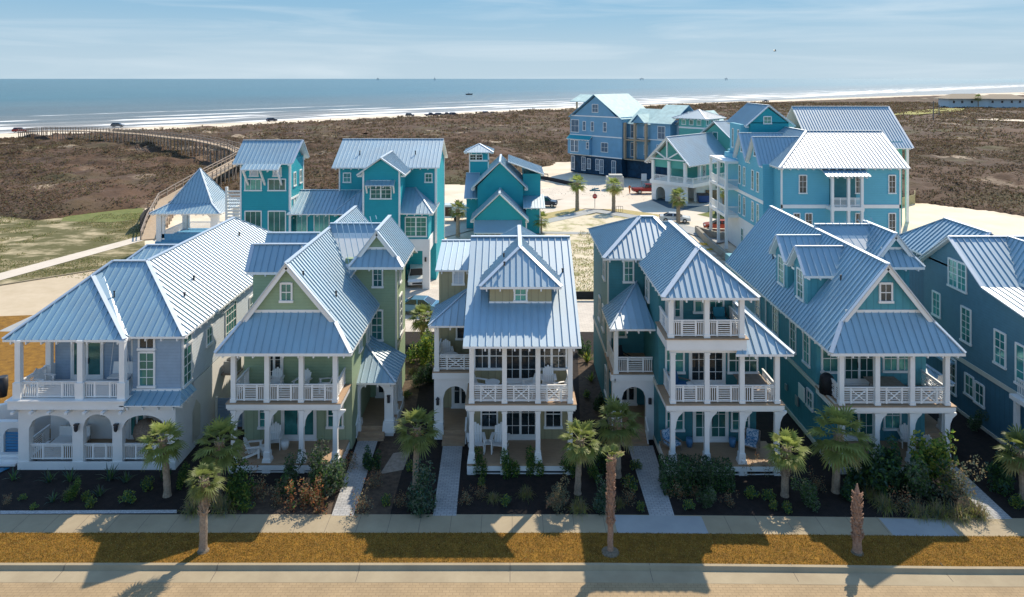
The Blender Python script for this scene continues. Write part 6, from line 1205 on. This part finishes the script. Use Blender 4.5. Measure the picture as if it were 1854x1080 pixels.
def lounge(px, Y, z, rz, label, m=PATT, fm=WICK, w=.8):
    H = thing('lounge_chair', label, 'chair', (X(px, Y), Y, z), R(rz)); OFF[0] = Vector((0, 0, 0)); mb = MB(); mb.box(-w / 2, w / 2, -.4, .35, .28, .34)
    mb.bar((-w / 2, .35, .3), (-w / 2, .5, .95), .05, .05); mb.bar((w / 2, .35, .3), (w / 2, .5, .95), .05, .05); mb.bar((-w / 2, .5, .93), (w / 2, .5, .93), .05, .05)
    for s in (-1, 1): mb.bar((s * w / 2, -.4, .55), (s * w / 2, .42, .58), .05, .05); mb.bar((s * w / 2, -.38, 0), (s * w / 2, -.38, .55), .05, .05); mb.bar((s * w / 2, .4, 0), (s * w / 2, .4, .5), .05, .05)
    mb.build('frame', fm, H)
    mb = MB(); mb.box(-w / 2 + .05, w / 2 - .05, -.38, .3, .34, .46); mb.build('seat_cushion', m, H); mb = MB(); mb.bar((0, .30, .46), (0, .46, .98), w - .14, .12, up=(0, -1, 0)); mb.build('back_cushion', m, H)
lounge(1216, 40.8, .62, 30, 'blue patterned rattan armchair at the left of the teal porch'); lounge(1360, 40.8, .62, -30, 'blue and white patterned rattan armchair at the right of the teal porch')
lounge(1232, 40.7, 3.95, 60, 'blue cushioned lounge chair on the teal second-floor balcony', mat('blue_cushion', (.03, .14, .32), .8), WICK, 1.2); lounge(1305, 40.9, 7.68, 0, 'teal cushioned chair on the topmost teal balcony', mat('teal_cushion', (.02, .18, .25), .8), DARK)
lounge(1125, 44.6, 4.0, 30, 'dark chair in the shaded side gallery of the teal house', mat('dark_cushion', (.02, .03, .04), .8), DARK)
# barbecue with a black cover
st_p = (X(1497, 41.0), 41.0, 3.78); start(st_p); mb = MB(); mb.lathe(st_p, [(.42, 0), (.40, .7), (.36, .95), (.18, 1.12)], 14); tag(mb.build('covered_grill', mat('black_cover', (.012, .012, .014), .7), smooth=True), 'covered black grill at the left end of the aqua balcony', 'grill')
# hanging daybed, egg chair, porch swing of the periwinkle house
H = thing('daybed', 'white cushioned daybed behind the left arch of the periwinkle house', 'daybed', (-25.7, 41.3, .46))
mb = MB(); mb.box(-26.7, -24.9, 40.9, 41.8, .75, .95); mb.build('mattress', WHITE, H); mb = MB(); mb.box(-26.7, -24.9, 41.7, 41.85, .8, 1.5); mb.build('backrest', WHITE, H)
for x in (-26.65, -24.95):
    for y in (40.95, 41.75): mb = MB(); mb.box(x - .05, x + .05, y - .05, y + .05, .46, .76); mb.build('leg', WICK, H)
H = thing('egg_chair', 'brown wicker egg chair behind the right arch of the periwinkle house', 'chair', (-21.3, 41.2, .46))
mb = MB(); mb.lathe((-21.35, 41.2, .75), [(.25, 0), (.55, .25), (.68, .65), (.6, 1.05), (.38, 1.3), (.06, 1.42)], 18); mb.build('basket', WICK, H, smooth=True); mb = MB(); mb.lathe((-21.35, 41.2, .46), [(.5, 0), (.45, .05), (.08, .1), (.08, .34)], 14); mb.build('foot', DARK, H)
H = thing('porch_swing', 'white porch swing hanging at the right of the periwinkle balcony', 'swing', (-22.9, 41.2, 4.6))
mb = MB(); mb.box(-23.5, -22.3, 41.0, 41.55, 4.6, 4.66); mb.build('seat', WHITE, H); mb = MB(); mb.bar((-22.9, 41.6, 4.66), (-22.9, 41.75, 5.3), 1.2, .04, up=(0, -1, 0)); mb.build('backrest', WHITE, H)
for x in (-23.5, -22.3): mb = MB(); mb.tube((x, 41.3, 4.63), (x + (.5 if x < -23 else -.5) * .6, 41.3, 7.3), .015, .015, 5); mb.build('rope', WHITE, H)
# left garden: sweeping white wall, gate, pool edge
start((-29.5, 46, 0)); mb = MB(); Pw = [(-31.5, 42.6, 2.3), (-30.2, 43.2, 2.35), (-29.3, 44.6, 2.6), (-28.8, 46.2, 3.0), (-28.5, 48, 3.5), (-28.3, 50, 3.8)]
for a, b in zip(Pw[:-1], Pw[1:]): mb.hexa([(a[0], a[1], 0), (a[0] + .3, a[1] - .2, 0), (b[0] + .3, b[1] - .2, 0), (b[0], b[1], 0), (a[0], a[1], a[2]), (a[0] + .3, a[1] - .2, a[2]), (b[0] + .3, b[1] - .2, b[2]), (b[0], b[1], b[2])])
tag(mb.build('garden_wall', STUCCO), 'sweeping white garden wall left of the periwinkle house', 'wall')
H = thing('garden_gate', 'blue gate under a small white arch at the left edge', 'gate', (-28.9, 41.0, 0)); mb = MB(); archwall(mb, -30.6, -27.9, 0, 2.1, [(-29.5, -28.3, 0, 1.3, 1.75)], 41.0, 41.3); mb.build('arch', STUCCO, H)
mb = MB()
for i in range(8): mb.box(-29.45, -28.35, 41.1, 41.16, .12 + i * .17, .25 + i * .17)
mb.build('gate', mat('blue_gate', (.05, .20, .38), .6), H); steps(H, -29.6, -28.2, 40.1, 41.0, .36, 3, STUCCO)
flat('pool_water', [(-32, 38.4), (-29.0, 38.4), (-28.3, 39.9), (-32, 39.9)], .05, mat('pool_blue', (.01, .14, .25), .1)); start((-29, 38, 0)); mb = MB(); mb.box(-32, -28.6, 38.1, 38.4, 0, .14); mb.build('pool_kerb', STUCCO)['kind'] = 'structure'
# side gate and condensers between the first two houses
H = thing('side_gate', 'grey-blue slatted gate between the periwinkle and sage houses', 'gate', (-17.5, 44.4, 0)); mb = MB()
for i in range(9): mb.box(-18.5, -16.9, 44.4, 44.45, .15 + i * .2, .33 + i * .2)
mb.build('slats', mat('grey_blue_boards', (.22, .29, .36), .7), H)
for x in (-18.55, -16.85): mb = MB(); mb.box(x - .07, x + .07, 44.35, 44.5, 0, 2.0); mb.build('post', CREAM, H)
start((-16.3, 46, 0)); mb = MB()
for i in range(9): mb.box(-16.8, -16.72, 44.5, 47.2, .15 + i * .2, .33 + i * .2)
tag(mb.build('slatted_fence', CREAM), 'cream slatted fence running back from the grey-blue gate', 'fence')
H = thing('air_conditioner', 'grey condenser on a shelf between the periwinkle and sage houses', 'air conditioner', (-18.4, 46.6, 2.7)); mb = MB(); mb.box(-18.85, -18.0, 46.2, 47.0, 2.75, 3.5); mb.build('casing', mat('ac_grey', (.30, .31, .31), .5, .3), H); mb = MB(); mb.lathe((-18.42, 46.6, 3.5), [(.36, 0), (.34, .05), (.05, .06)], 16); mb.build('fan_grille', DARK, H); mb = MB(); mb.box(-18.98, -17.9, 46.1, 47.1, 2.65, 2.75); mb.build('shelf', GREYWOOD, H)

# ================================================================== VEHICLES
def carpaint(n, c): return mat(n, c, .28, .35, var=.02, spec=.6)
TYRE = mat('tyre', (.015, .015, .015), .85); RIM = mat('rim', (.45, .45, .46), .35, .8); CGL = mat('car_glass', (.015, .02, .025), .06, .1, spec=.9); LAMP = mat('headlamp', (.75, .78, .8), .1, .2); TAIL = mat('tail_lamp', (.35, .01, .01), .2)
def car(name, label, cat, loc, rz, paint, kind_='sedan', L=4.6, W=1.85, group='parked cars', s=1):
    H = thing(name, label, cat, loc, R(rz), group); OFF[0] = Vector((0, 0, 0)); H.scale = (s,) * 3
    pr = {'sedan': ([(-2.3, .35), (2.3, .35), (2.32, .62), (2.15, .78), (1.15, .95), (-1.55, .98), (-2.25, .92), (-2.33, .6)], [(1.15, .93), (.35, 1.40), (-.9, 1.42), (-1.75, .96)]),
          'suv': ([(-2.25, .35), (2.25, .35), (2.3, .7), (2.15, .95), (1.2, 1.08), (-2.2, 1.1), (-2.3, .7)], [(1.25, 1.05), (.55, 1.66), (-1.75, 1.70), (-2.22, 1.08)]),
          'pickup': ([(-2.9, .5), (2.75, .5), (2.8, .85), (2.7, 1.12), (1.35, 1.2), (-.75, 1.2), (-.75, 1.05), (-2.9, 1.05)], [(1.35, 1.18), (.7, 1.78), (-.45, 1.82), (-.75, 1.2)])}[kind_]
    mb = MB(); h = W / 2; lo = pr[0]; n = len(lo)
    zs = [(-h, .0), (-h + .0, 0)]
    rings = [(-h + .07, .05), (-h, 0), (h, 0), (h - .07, .05)]
    b = 0
    for (y, ins) in rings:
        cz = .66
        for (x, z) in lo: mb.v.append((x * (1 - ins * .3), y, cz + (z - cz) * (1 - ins)))
    for r in range(3):
        for i in range(n): mb.f.append((r * n + i, r * n + (i + 1) % n, (r + 1) * n + (i + 1) % n, (r + 1) * n + i)); mb.m.append(0)
    mb.f.append(tuple(range(n))[::-1]); mb.f.append(tuple(range(3 * n, 4 * n))); mb.m += [0, 0]
    g = pr[1]; t = h - .10; u = h - .28
    roofp = [(g[1][0], -u, g[1][1]), (g[2][0], -u, g[2][1]), (g[2][0], u, g[2][1]), (g[1][0], u, g[1][1])]; bot = [(g[0][0], -t, g[0][1]), (g[3][0], -t, g[3][1]), (g[3][0], t, g[3][1]), (g[0][0], t, g[0][1])]
    mb.hexa(bot + roofp)
    if kind_ == 'pickup': mb.box(-2.8, -.85, -h + .15, h - .15, 1.05, 1.051)
    mb.build('body', paint, H)
    w = MB()
    def pane(q, inset=.10, off=.012):
        q = [Vector(v) for v in q]; c = sum(q, Vector()) / 4; nn = (q[1] - q[0]).cross(q[2] - q[0]).normalized()
        if nn.dot(c - Vector((0, 0, 1))) < 0: nn = -nn
        w.poly([v + (c - v) * inset + nn * off for v in q])
    pane([bot[0], bot[3], roofp[3], roofp[0]], .08); pane([bot[1], bot[2], roofp[2], roofp[1]], .10)
    for s_ in (0, 1):
        A_, B_, C_, D_ = ((bot[0], bot[1], roofp[1], roofp[0]), (bot[3], bot[2], roofp[2], roofp[3]))[s_]; A_, B_, C_, D_ = map(Vector, (A_, B_, C_, D_))
        m1, m2 = A_.lerp(B_, .5), D_.lerp(C_, .5); pane([A_, m1, m2, D_], .12); pane([m1, B_, C_, m2], .12)
    w.build('windows', CGL, H)
    x1, x2, r = (1.45, -1.4, .33) if kind_ != 'pickup' else (1.85, -1.75, .40)
    for x in (x1, x2):
        for s_ in (-1, 1):
            wl_ = MB(); wl_.tube((x, s_ * (h - .2), r), (x, s_ * (h + .015), r), r, r, 18); o = wl_.build('wheel', TYRE, H)
            rm = MB(); rm.tube((x, s_ * (h + .0), r), (x, s_ * (h + .03), r), r * .62, r * .58, 14); rm.build('rim', RIM, o)
    f = pr[0][3][0]
    for s_ in (-1, 1):
        mb = MB(); mb.box(f - .12, f + .10, s_ * (h - .12) - .18, s_ * (h - .12) + .13, .66 if kind_ != 'pickup' else .85, .80 if kind_ != 'pickup' else 1.02); mb.build('headlight', LAMP, H)
        mb = MB(); bx = pr[0][-1][0] if kind_ != 'pickup' else -2.9; mb.box(bx - .02, bx + .1, s_ * (h - .12) - .15, s_ * (h - .12) + .13, .75, .92); mb.build('tail_light', TAIL, H)
    mb = MB(); mb.box(f + .05, f + .17, -.5, .5, .45, .60); mb.build('grille', DARK, H)
    return H
SILV = carpaint('silver_paint', (.62, .66, .70)); REDP = carpaint('dark_red_paint', (.26, .02, .02)); ORP = carpaint('copper_red_paint', (.36, .06, .03)); WHP = carpaint('white_car_paint', (.78, .78, .76)); DBL = carpaint('dark_blue_paint', (.02, .03, .06)); BLP = carpaint('blue_grey_paint', (.10, .25, .38)); GRP = carpaint('grey_paint', (.12, .13, .14))
def gp(px, py): return G(px, py)
car('sedan_car', 'silver sedan parked by the palm on the back road', 'car', G(1222, 401), -12, SILV)
car('coupe_car', 'copper-red car parked behind the white posts of the sky-blue house', 'car', G(1303, 415), 168, ORP)
car('pickup_truck', 'dark red pickup truck beside the sea-green arcaded house', 'truck', G(1172, 349.5), 6, REDP, 'pickup')
car('parked_van', 'white hatchback facing out of the turquoise carport', 'car', (-10.35, 76.4, 0), -80, WHP, 'suv')
car('parked_car', 'blue-grey car in the alley, half hidden behind the sage house', 'car', (-9.0, 66.6, 0), 170, BLP)
car('parked_suv', 'dark blue SUV parked right of the nested-gable turquoise house', 'car', G(985, 373), -10, DBL, 'suv')
# cargo trailer
c = G(822, 398); H = thing('cargo_trailer', 'white enclosed cargo trailer with its rear door open, left of the slender palm', 'trailer', c); x, y = c[0], c[1]
mb = MB(); mb.box(x - 1.6, x + 1.5, y - 1, y + 1, .5, 2.5); mb.box(x + 1.5, x + 2.0, y - .7, y + .7, .5, 2.3); mb.build('body', WHP, H); mb = MB(); mb.box(x - 1.63, x - 1.6, y - .85, y + .85, .6, 2.3); mb.box(x - 1.3, x - .3, y - 1.03, y - 1.0, .8, 2.2); mb.build('open_door', mat('trailer_inside', (.12, .06, .03), .8), H)
for dx in (.4, ): 
    for s_ in (-1, 1): mb = MB(); mb.tube((x + dx, y + s_ * .85, .36), (x + dx, y + s_ * 1.05, .36), .36, .36, 16); mb.build('wheel', TYRE, H)
mb = MB(); mb.bar((x + 2, y, .45), (x + 3.2, y, .45), .1, .1); mb.build('tow_bar', DARK, H)
# vehicles on the beach
BV = [(213, 229.5, 'suv', GRP, 'dark grey vehicle alone on the beach at the left'), (36, 239, 'suv', REDP, 'red vehicle at the beach end of the boardwalk'), (492, 219.5, 'suv', DBL, 'dark vehicle parked at the dune edge left of centre'), (742, 210.5, 'suv', GRP, 'grey camper at the left end of the beach row'),
      (779, 209.8, 'pickup', DBL, 'dark truck in the beach row'), (795, 209.4, 'suv', GRP, 'grey vehicle in the beach row'), (808, 209, 'pickup', DBL, 'dark tall-loaded truck in the beach row'), (821, 208.6, 'suv', DBL, 'dark vehicle at the right end of the beach row'),
      (880, 206.6, 'suv', DBL, 'dark vehicle of a pair on the beach'), (893, 206.4, 'sedan', GRP, 'lighter vehicle of a pair on the beach'), (963, 204.2, 'pickup', DBL, 'dark truck on the beach left of the unfinished house'), (975, 203.8, 'suv', DBL, 'dark vehicle nearest the unfinished house on the beach'),
      (1246, 193.0, 'suv', GRP, 'grey vehicle on the beach above the sea-green tower'), (1386, 184.2, 'pickup', GRP, 'grey truck on the beach at the right')]
for i, (px, py, kd, pt, lb) in enumerate(BV): car('beach_vehicle', lb, 'car', G(px, py, 0), 8 + 17 * (i % 3), pt, kd, group='vehicles on the beach', s=1.15)
# ================================================================== STREET FURNITURE AND SITE THINGS
c = G(1077, 376); H = thing('stop_sign', 'red octagonal STOP sign under blue street name blades', 'road sign', c); x, y = c[0], c[1]
mb = MB(); mb.tube((x, y, 0), (x, y, 3.2), .05, .05, 8); mb.build('post', mat('sign_post', (.35, .35, .35), .5, .5), H)
mb = MB(); mb.prism([(x + .45 * math.cos(R(22.5 + 45 * k)), y - .07, 2.0 + .45 * math.sin(R(22.5 + 45 * k))) for k in range(8)], (0, .02, 0)); mb.build('plate', WHITE, H)
mb = MB(); mb.prism([(x + .41 * math.cos(R(22.5 + 45 * k)), y - .085, 2.0 + .41 * math.sin(R(22.5 + 45 * k))) for k in range(8)], (0, .014, 0)); mb.build('red_face', mat('sign_red', (.50, .02, .02), .5), H)
fc = bpy.data.curves.new('lettering', 'FONT'); fc.body = 'STOP'; fc.size = .32; fc.align_x = 'CENTER'; fc.align_y = 'CENTER'; fc.extrude = .003; fc.materials.append(WHITE); tf = bpy.data.objects.new('tmp', fc); COL.objects.link(tf); bpy.context.view_layer.update(); fm = bpy.data.meshes.new_from_object(tf.evaluated_get(bpy.context.evaluated_depsgraph_get())); bpy.data.objects.remove(tf); fo = bpy.data.objects.new('lettering', fm); COL.objects.link(fo); fo.parent = H; fo.location = (0, -.095, 2.0); fo.rotation_euler = (R(90), 0, 0)
mb = MB(); mb.box(x - .9, x + .9, y - .02, y + .02, 2.85, 3.08); mb.build('name_blade', mat('sign_blue', (.02, .20, .30), .5), H); mb = MB(); mb.box(x - .02, x + .02, y - .8, y + .8, 3.12, 3.35); mb.bar((x - .6, y - .5, 3.24), (x + .7, y + .5, 3.24), .03, .22); mb.build('name_blade', MATS['sign_blue'], H)
def person(label, loc, rz, h, top, legs, group=None):
    """one skinned figure: pelvis, spine, head, arms, legs; clothing colours by height"""
    P = [(0, 0, .52), (0, 0, .66), (0, .0, .80), (0, 0, .86), (0, -.01, .93), (-.055, 0, .50), (-.06, -.03, .27), (-.065, .0, .03), (-.065, -.06, .01), (.055, 0, .50), (.07, .03, .27), (.075, .06, .04), (.075, .0, .02),
         (-.11, 0, .80), (-.15, -.02, .64), (-.14, -.08, .50), (.11, 0, .80), (.16, -.03, .65), (.13, -.11, .54)]
    E = [(0, 1), (1, 2), (2, 3), (3, 4), (0, 5), (5, 6), (6, 7), (7, 8), (0, 9), (9, 10), (10, 11), (11, 12), (2, 13), (13, 14), (14, 15), (2, 16), (16, 17), (17, 18)]
    Rr = [.075, .07, .085, .032, .062, .052, .038, .025, .022, .052, .038, .025, .022, .04, .03, .02, .04, .03, .02]
    me = bpy.data.meshes.new('person'); me.from_pydata([tuple(v * h for v in p) for p in P], E, []); o = bpy.data.objects.new('person', me); COL.objects.link(o); sk = o.modifiers.new('s', 'SKIN')
    for i, r in enumerate(Rr): me.skin_vertices[0].data[i].radius = (r * h, r * h * .8)
    me.skin_vertices[0].data[0].use_root = True; ss = o.modifiers.new('ss', 'SUBSURF'); ss.levels = 1; ss.render_levels = 1
    m = bpy.data.materials.new('clothing_' + label[:12]); m.use_nodes = True; n = m.node_tree.nodes; l = m.node_tree.links; t = n.new('ShaderNodeTexCoord'); s = n.new('ShaderNodeSeparateXYZ'); l.new(t.outputs['Object'], s.inputs[0]); dv = n.new('ShaderNodeMath'); dv.operation = 'DIVIDE'; dv.inputs[1].default_value = h; l.new(s.outputs[2], dv.inputs[0])
    r = n.new('ShaderNodeValToRGB'); r.color_ramp.interpolation = 'CONSTANT'; e = r.color_ramp.elements; e[0].position = 0; e[0].color = (.02, .02, .02, 1); e[1].position = .04; e[1].color = (*legs, 1); x = e.new(.52); x.color = (*top, 1); x = e.new(.845); x.color = (.42, .24, .16, 1); x = e.new(.955); x.color = (.05, .03, .02, 1)
    l.new(dv.outputs[0], r.inputs[0]); l.new(r.outputs[0], n['Principled BSDF'].inputs['Base Color']); me.materials.append(m); o.location = loc; o.rotation_euler = (0, 0, R(rz)); return tag(o, label, 'person', group)
person('person in an orange work suit standing beside the red pickup', G(1140, 350.5), 30, 1.8, (.60, .14, .02), (.55, .12, .02))
person('person in dark clothes walking on the beach near the camper', G(749, 211), 60, 1.8, (.03, .03, .05), (.03, .04, .08), 'people on the beach'); person('person standing at the waterline right of the beach row', G(947, 204.5), 10, 1.8, (.05, .05, .06), (.03, .03, .04), 'people on the beach')
c = G(1115, 343); H = thing('pallet_stack', 'tall white plastic-wrapped pallet stack before the unfinished house', 'pallet stack', c); x, y = c[0], c[1]; mb = MB(); mb.box(x - 1.7, x + 1.6, y, y + 2.2, .15, 2.5); mb.box(x - 1.2, x + 1.4, y + .2, y + 2.0, 2.5, 2.9); mb.build('wrapped_load', mat('white_wrap', (.50, .50, .46), .6, var=.15, scale=2, lap=.25), H); mb = MB(); mb.box(x - 1.7, x + 1.6, y + .1, y + 2.1, 0, .14); mb.build('pallet', PALEWOOD, H)
c = G(1166, 335); H = thing('notice_board', 'blank white notice board on two legs by the red pickup', 'sign', c); x, y = c[0], c[1]; mb = MB(); mb.box(x - .55, x + .55, y, y + .05, .9, 2.4); mb.build('board', WHITE, H)
for s_ in (-.45, .45): mb = MB(); mb.box(x + s_ - .04, x + s_ + .04, y + .051, y + .1, 0, 2.3); mb.build('leg', PALEWOOD, H)
c = G(1275, 367); H = thing('dumpster', 'blue dumpster against the sea-green house', 'dumpster', c); x, y = c[0], c[1]; mb = MB(); mb.hexa([(x - .9, y, .1), (x + .9, y, .1), (x + .9, y + 1.1, .1), (x - .9, y + 1.1, .1), (x - 1.0, y - .1, 1.3), (x + 1.0, y - .1, 1.3), (x + 1.0, y + 1.2, 1.5), (x - 1.0, y + 1.2, 1.5)]); mb.build('bin', mat('dumpster_blue', (.02, .07, .22), .5), H); mb = MB(); mb.bar((x, y - .15, 1.34), (x, y + 1.25, 1.56), 2.1, .05); mb.build('lid', DARK, H)
c = G(1290, 362); start(c); mb = MB(); mb.bar((c[0], c[1], .9), (c[0] + .0, c[1] + .5, .95), 2.2, 1.7, up=(0, 1, .2)); tag(mb.build('plywood_stack', mat('plywood', (.26, .17, .10), .8)), 'leaning stack of brown boards right of the blue dumpster', 'boards')
c = G(1304, 388); H = thing('utility_box', 'dark green utility box on the planted island', 'utility box', c); mb = MB(); mb.box(c[0] - .6, c[0] + .6, c[1], c[1] + 1, 0, 1.1); mb.build('cabinet', mat('box_green', (.02, .08, .06), .6), H); mb = MB(); mb.box(c[0] - .66, c[0] + .66, c[1] - .06, c[1] + 1.06, 1.1, 1.2); mb.build('lid', MATS['box_green'], H)
c = G(1284, 382); start(c); mb = MB(); mb.lathe(c, [(.14, 0), (.14, .9), (.08, 1.0)], 10); tag(mb.build('bollard', mat('bollard_grey', (.3, .35, .3), .7)), 'short pale bollard left of the green utility box', 'bollard')
c = G(1116, 383); start(c); mb = MB()
for i in range(4): mb.bar((c[0] + i * .35, c[1], 0), (c[0] + i * .35, c[1], .9), .05, .05)
mb.bar((c[0], c[1], .9), (c[0] + 1.05, c[1], .9), .05, .05); tag(mb.build('bike_rack', DARK), 'small dark rack at the foot of the right kerb palm', 'rack')
def fence(name, px, h, m, label, cat='fence', w=.08):
    P = [Vector(G(a, b)) for a, b in px]; start(P[0]); mb = MB()
    for a, b in zip(P[:-1], P[1:]): mb.prism([a, b, b + Vector((0, 0, h)), a + Vector((0, 0, h))], Vector((-(b - a).y, (b - a).x, 0)).normalized() * w)
    return tag(mb.build(name, m), label, cat)
BLK = mat('black_silt_cloth', (.02, .022, .026), .9)
fence('silt_fence', [(955, 319), (1000, 328), (1040, 337), (1052, 337)], .8, BLK, 'black silt fence curving over the sand before the unfinished house'); fence('silt_fence', [(1030, 541), (1092, 541)], .75, BLK, 'black silt fence across the lot behind the tan house')
fence('retaining_wall', [(1258, 420), (1290, 430), (1330, 436), (1345, 436)], .9, mat('block_wall', (.30, .27, .22), .9, var=.2, scale=2), 'low grey block wall below the copper-red car', 'wall', .4); fence('retaining_wall', [(1258, 420), (1290, 452), (1350, 500)], .9, MATS['block_wall'], 'dark sloping block wall running toward the sky-blue house', 'wall', .4)
fence('board_fence', [(1628, 376), (1657, 368), (1657, 360)], 1.6, mat('new_fence', (.46, .40, .20), .8, lap=.3), 'new tan board fence right of the sky-blue house')
fence('dark_mesh_fence', [(254, 419), (262, 407), (272, 400)], 2.2, BLK, 'black mesh screen at the foot of the boardwalk')
c = G(1272, 447); start(c); mb = MB()
for k in range(3):
    rr = 1.2 + .35 * k; P = [(c[0] + rr * math.cos(t * .5) * 1.2, c[1] + rr * math.sin(t * .5), .05 + .03 * k) for t in range(13)]; mb.path(P, [.06] * 13, 5)
tag(mb.build('hose_coil', mat('hose_yellow', (.55, .36, .04), .5)), 'yellow hose coiled on the sand behind the teal roof', 'hose')
H = thing('lumber_pile', 'pile of dark planks and offcuts beside the white base of the sky-blue house', 'lumber pile', G(1335, 480)); c = Vector(G(1335, 480)); rg = random.Random(4)
for i in range(9): mb = MB(); a = rg.uniform(.5, 1.2); p = c + Vector((rg.uniform(-2, 1.5), rg.uniform(-2, 4), .1 + .08 * i)); mb.bar(p, p + Vector((-math.cos(a) * 3, math.sin(a) * 3, rg.uniform(-.05, .2))), .22, .06); mb.build('plank', GREYWOOD if i % 2 else PALEWOOD, H)
H = thing('timber_trestle', 'row of low timber trestles on the sand behind the nested-gable house', 'trestle', G(972, 322)); c = G(955, 321); d = G(992, 324); mb = MB()
for i in range(6):
    t = i / 5; x = c[0] + (d[0] - c[0]) * t; y = c[1] + (d[1] - c[1]) * t; mb.bar((x, y, 0), (x, y, 1.1), .15, .15)
mb.bar((c[0], c[1], 1.1), (d[0], d[1], 1.1), .15, .2); mb.build('frame', GREYWOOD, H)
for px, py, h, lb in ((1690, 219, 10.5, 'tall dark utility pole left of the distant bungalow'), (1700, 213, 7.5, 'shorter dark pole standing by the yellow grass near the bungalow')):
    c = G(px, py); H = thing('utility_pole', lb, 'pole', c); mb = MB(); mb.tube((c[0], c[1], 0), (c[0], c[1], h), .32, .22, 8); mb.build('mast', GREYWOOD, H); mb = MB(); mb.box(c[0] - 1.3, c[0] + 1.3, c[1] - .1, c[1] + .1, h - 1, h - .75); mb.build('crossarm', GREYWOOD, H)
c = Vector((335, 508, 2)); H = thing('palm_tree', 'dark palm in front of the distant bungalow', 'palm tree', c); inst(trunk_mesh(6.5, .4, .35, (0, 0), 0, BARK, 9), 'trunk', H); inst(CR[0], 'crown', H, (0, 0, 6.5), 0, 2.6)
# distant rigs, boat, bird
for i, (px, lb) in enumerate(((684, 'faint oil platform on the horizon at left'), (787, 'oil platform with a mast near the middle of the horizon'), (1162, 'squat oil platform on the horizon above the unfinished house'), (1315, 'faint oil platform furthest right on the horizon'))):
    Y = 9000; x = X(px, Y); H = thing('oil_platform', lb, 'oil platform', (x, Y, 0), 0, 'oil platforms on the horizon'); m_ = mat('far_steel', (.30, .38, .44), .9); w_ = (14, 10, 24, 16)[i]; mb = MB(); mb.box(x - w_, x + w_, Y, Y + 20, 16, 24); mb.build('deck', m_, H)
    for s_ in (-1, 1): mb = MB(); mb.box(x + s_ * w_ * .7 - 2, x + s_ * w_ * .7 + 2, Y, Y + 4, -1, 16); mb.build('leg', m_, H)
    mb = MB(); mb.bar((x, Y, 24), (x, Y, 38 + 8 * (i == 1)), 3, 3); mb.build('derrick', m_, H)
c = G(849, 171); H = thing('fishing_boat', 'small dark boat out past the breakers', 'boat', c); x, y = c[0], c[1]; mb = MB(); mb.hexa([(x - 4, y, -.3), (x + 4, y, -.3), (x + 4, y + 2, -.3), (x - 4, y + 2, -.3), (x - 5, y - .4, 1.2), (x + 6, y + .6, 1.6), (x + 6, y + 1.4, 1.6), (x - 5, y + 2.4, 1.2)]); mb.build('hull', DARK, H); mb = MB(); mb.box(x - 2, x + 1, y + .3, y + 1.7, 1.3, 3); mb.build('cabin', WHITE, H)
c = Vector((X(1403, 90), 90, Z(92, 90))); start(c); mb = MB(); mb.prism([c + Vector((-.25, 0, 0)), c + Vector((0, -.03, -.05)), c + Vector((.28, 0, .02)), c + Vector((0, .03, .06))], (0, .06, 0)); mb.bar(c, c + Vector((-.1, -.4, .18)), .14, .02); mb.bar(c, c + Vector((.05, .4, .18)), .14, .02); tag(mb.build('bird', DARK), 'single dark bird flying high over the right of the sea', 'bird')
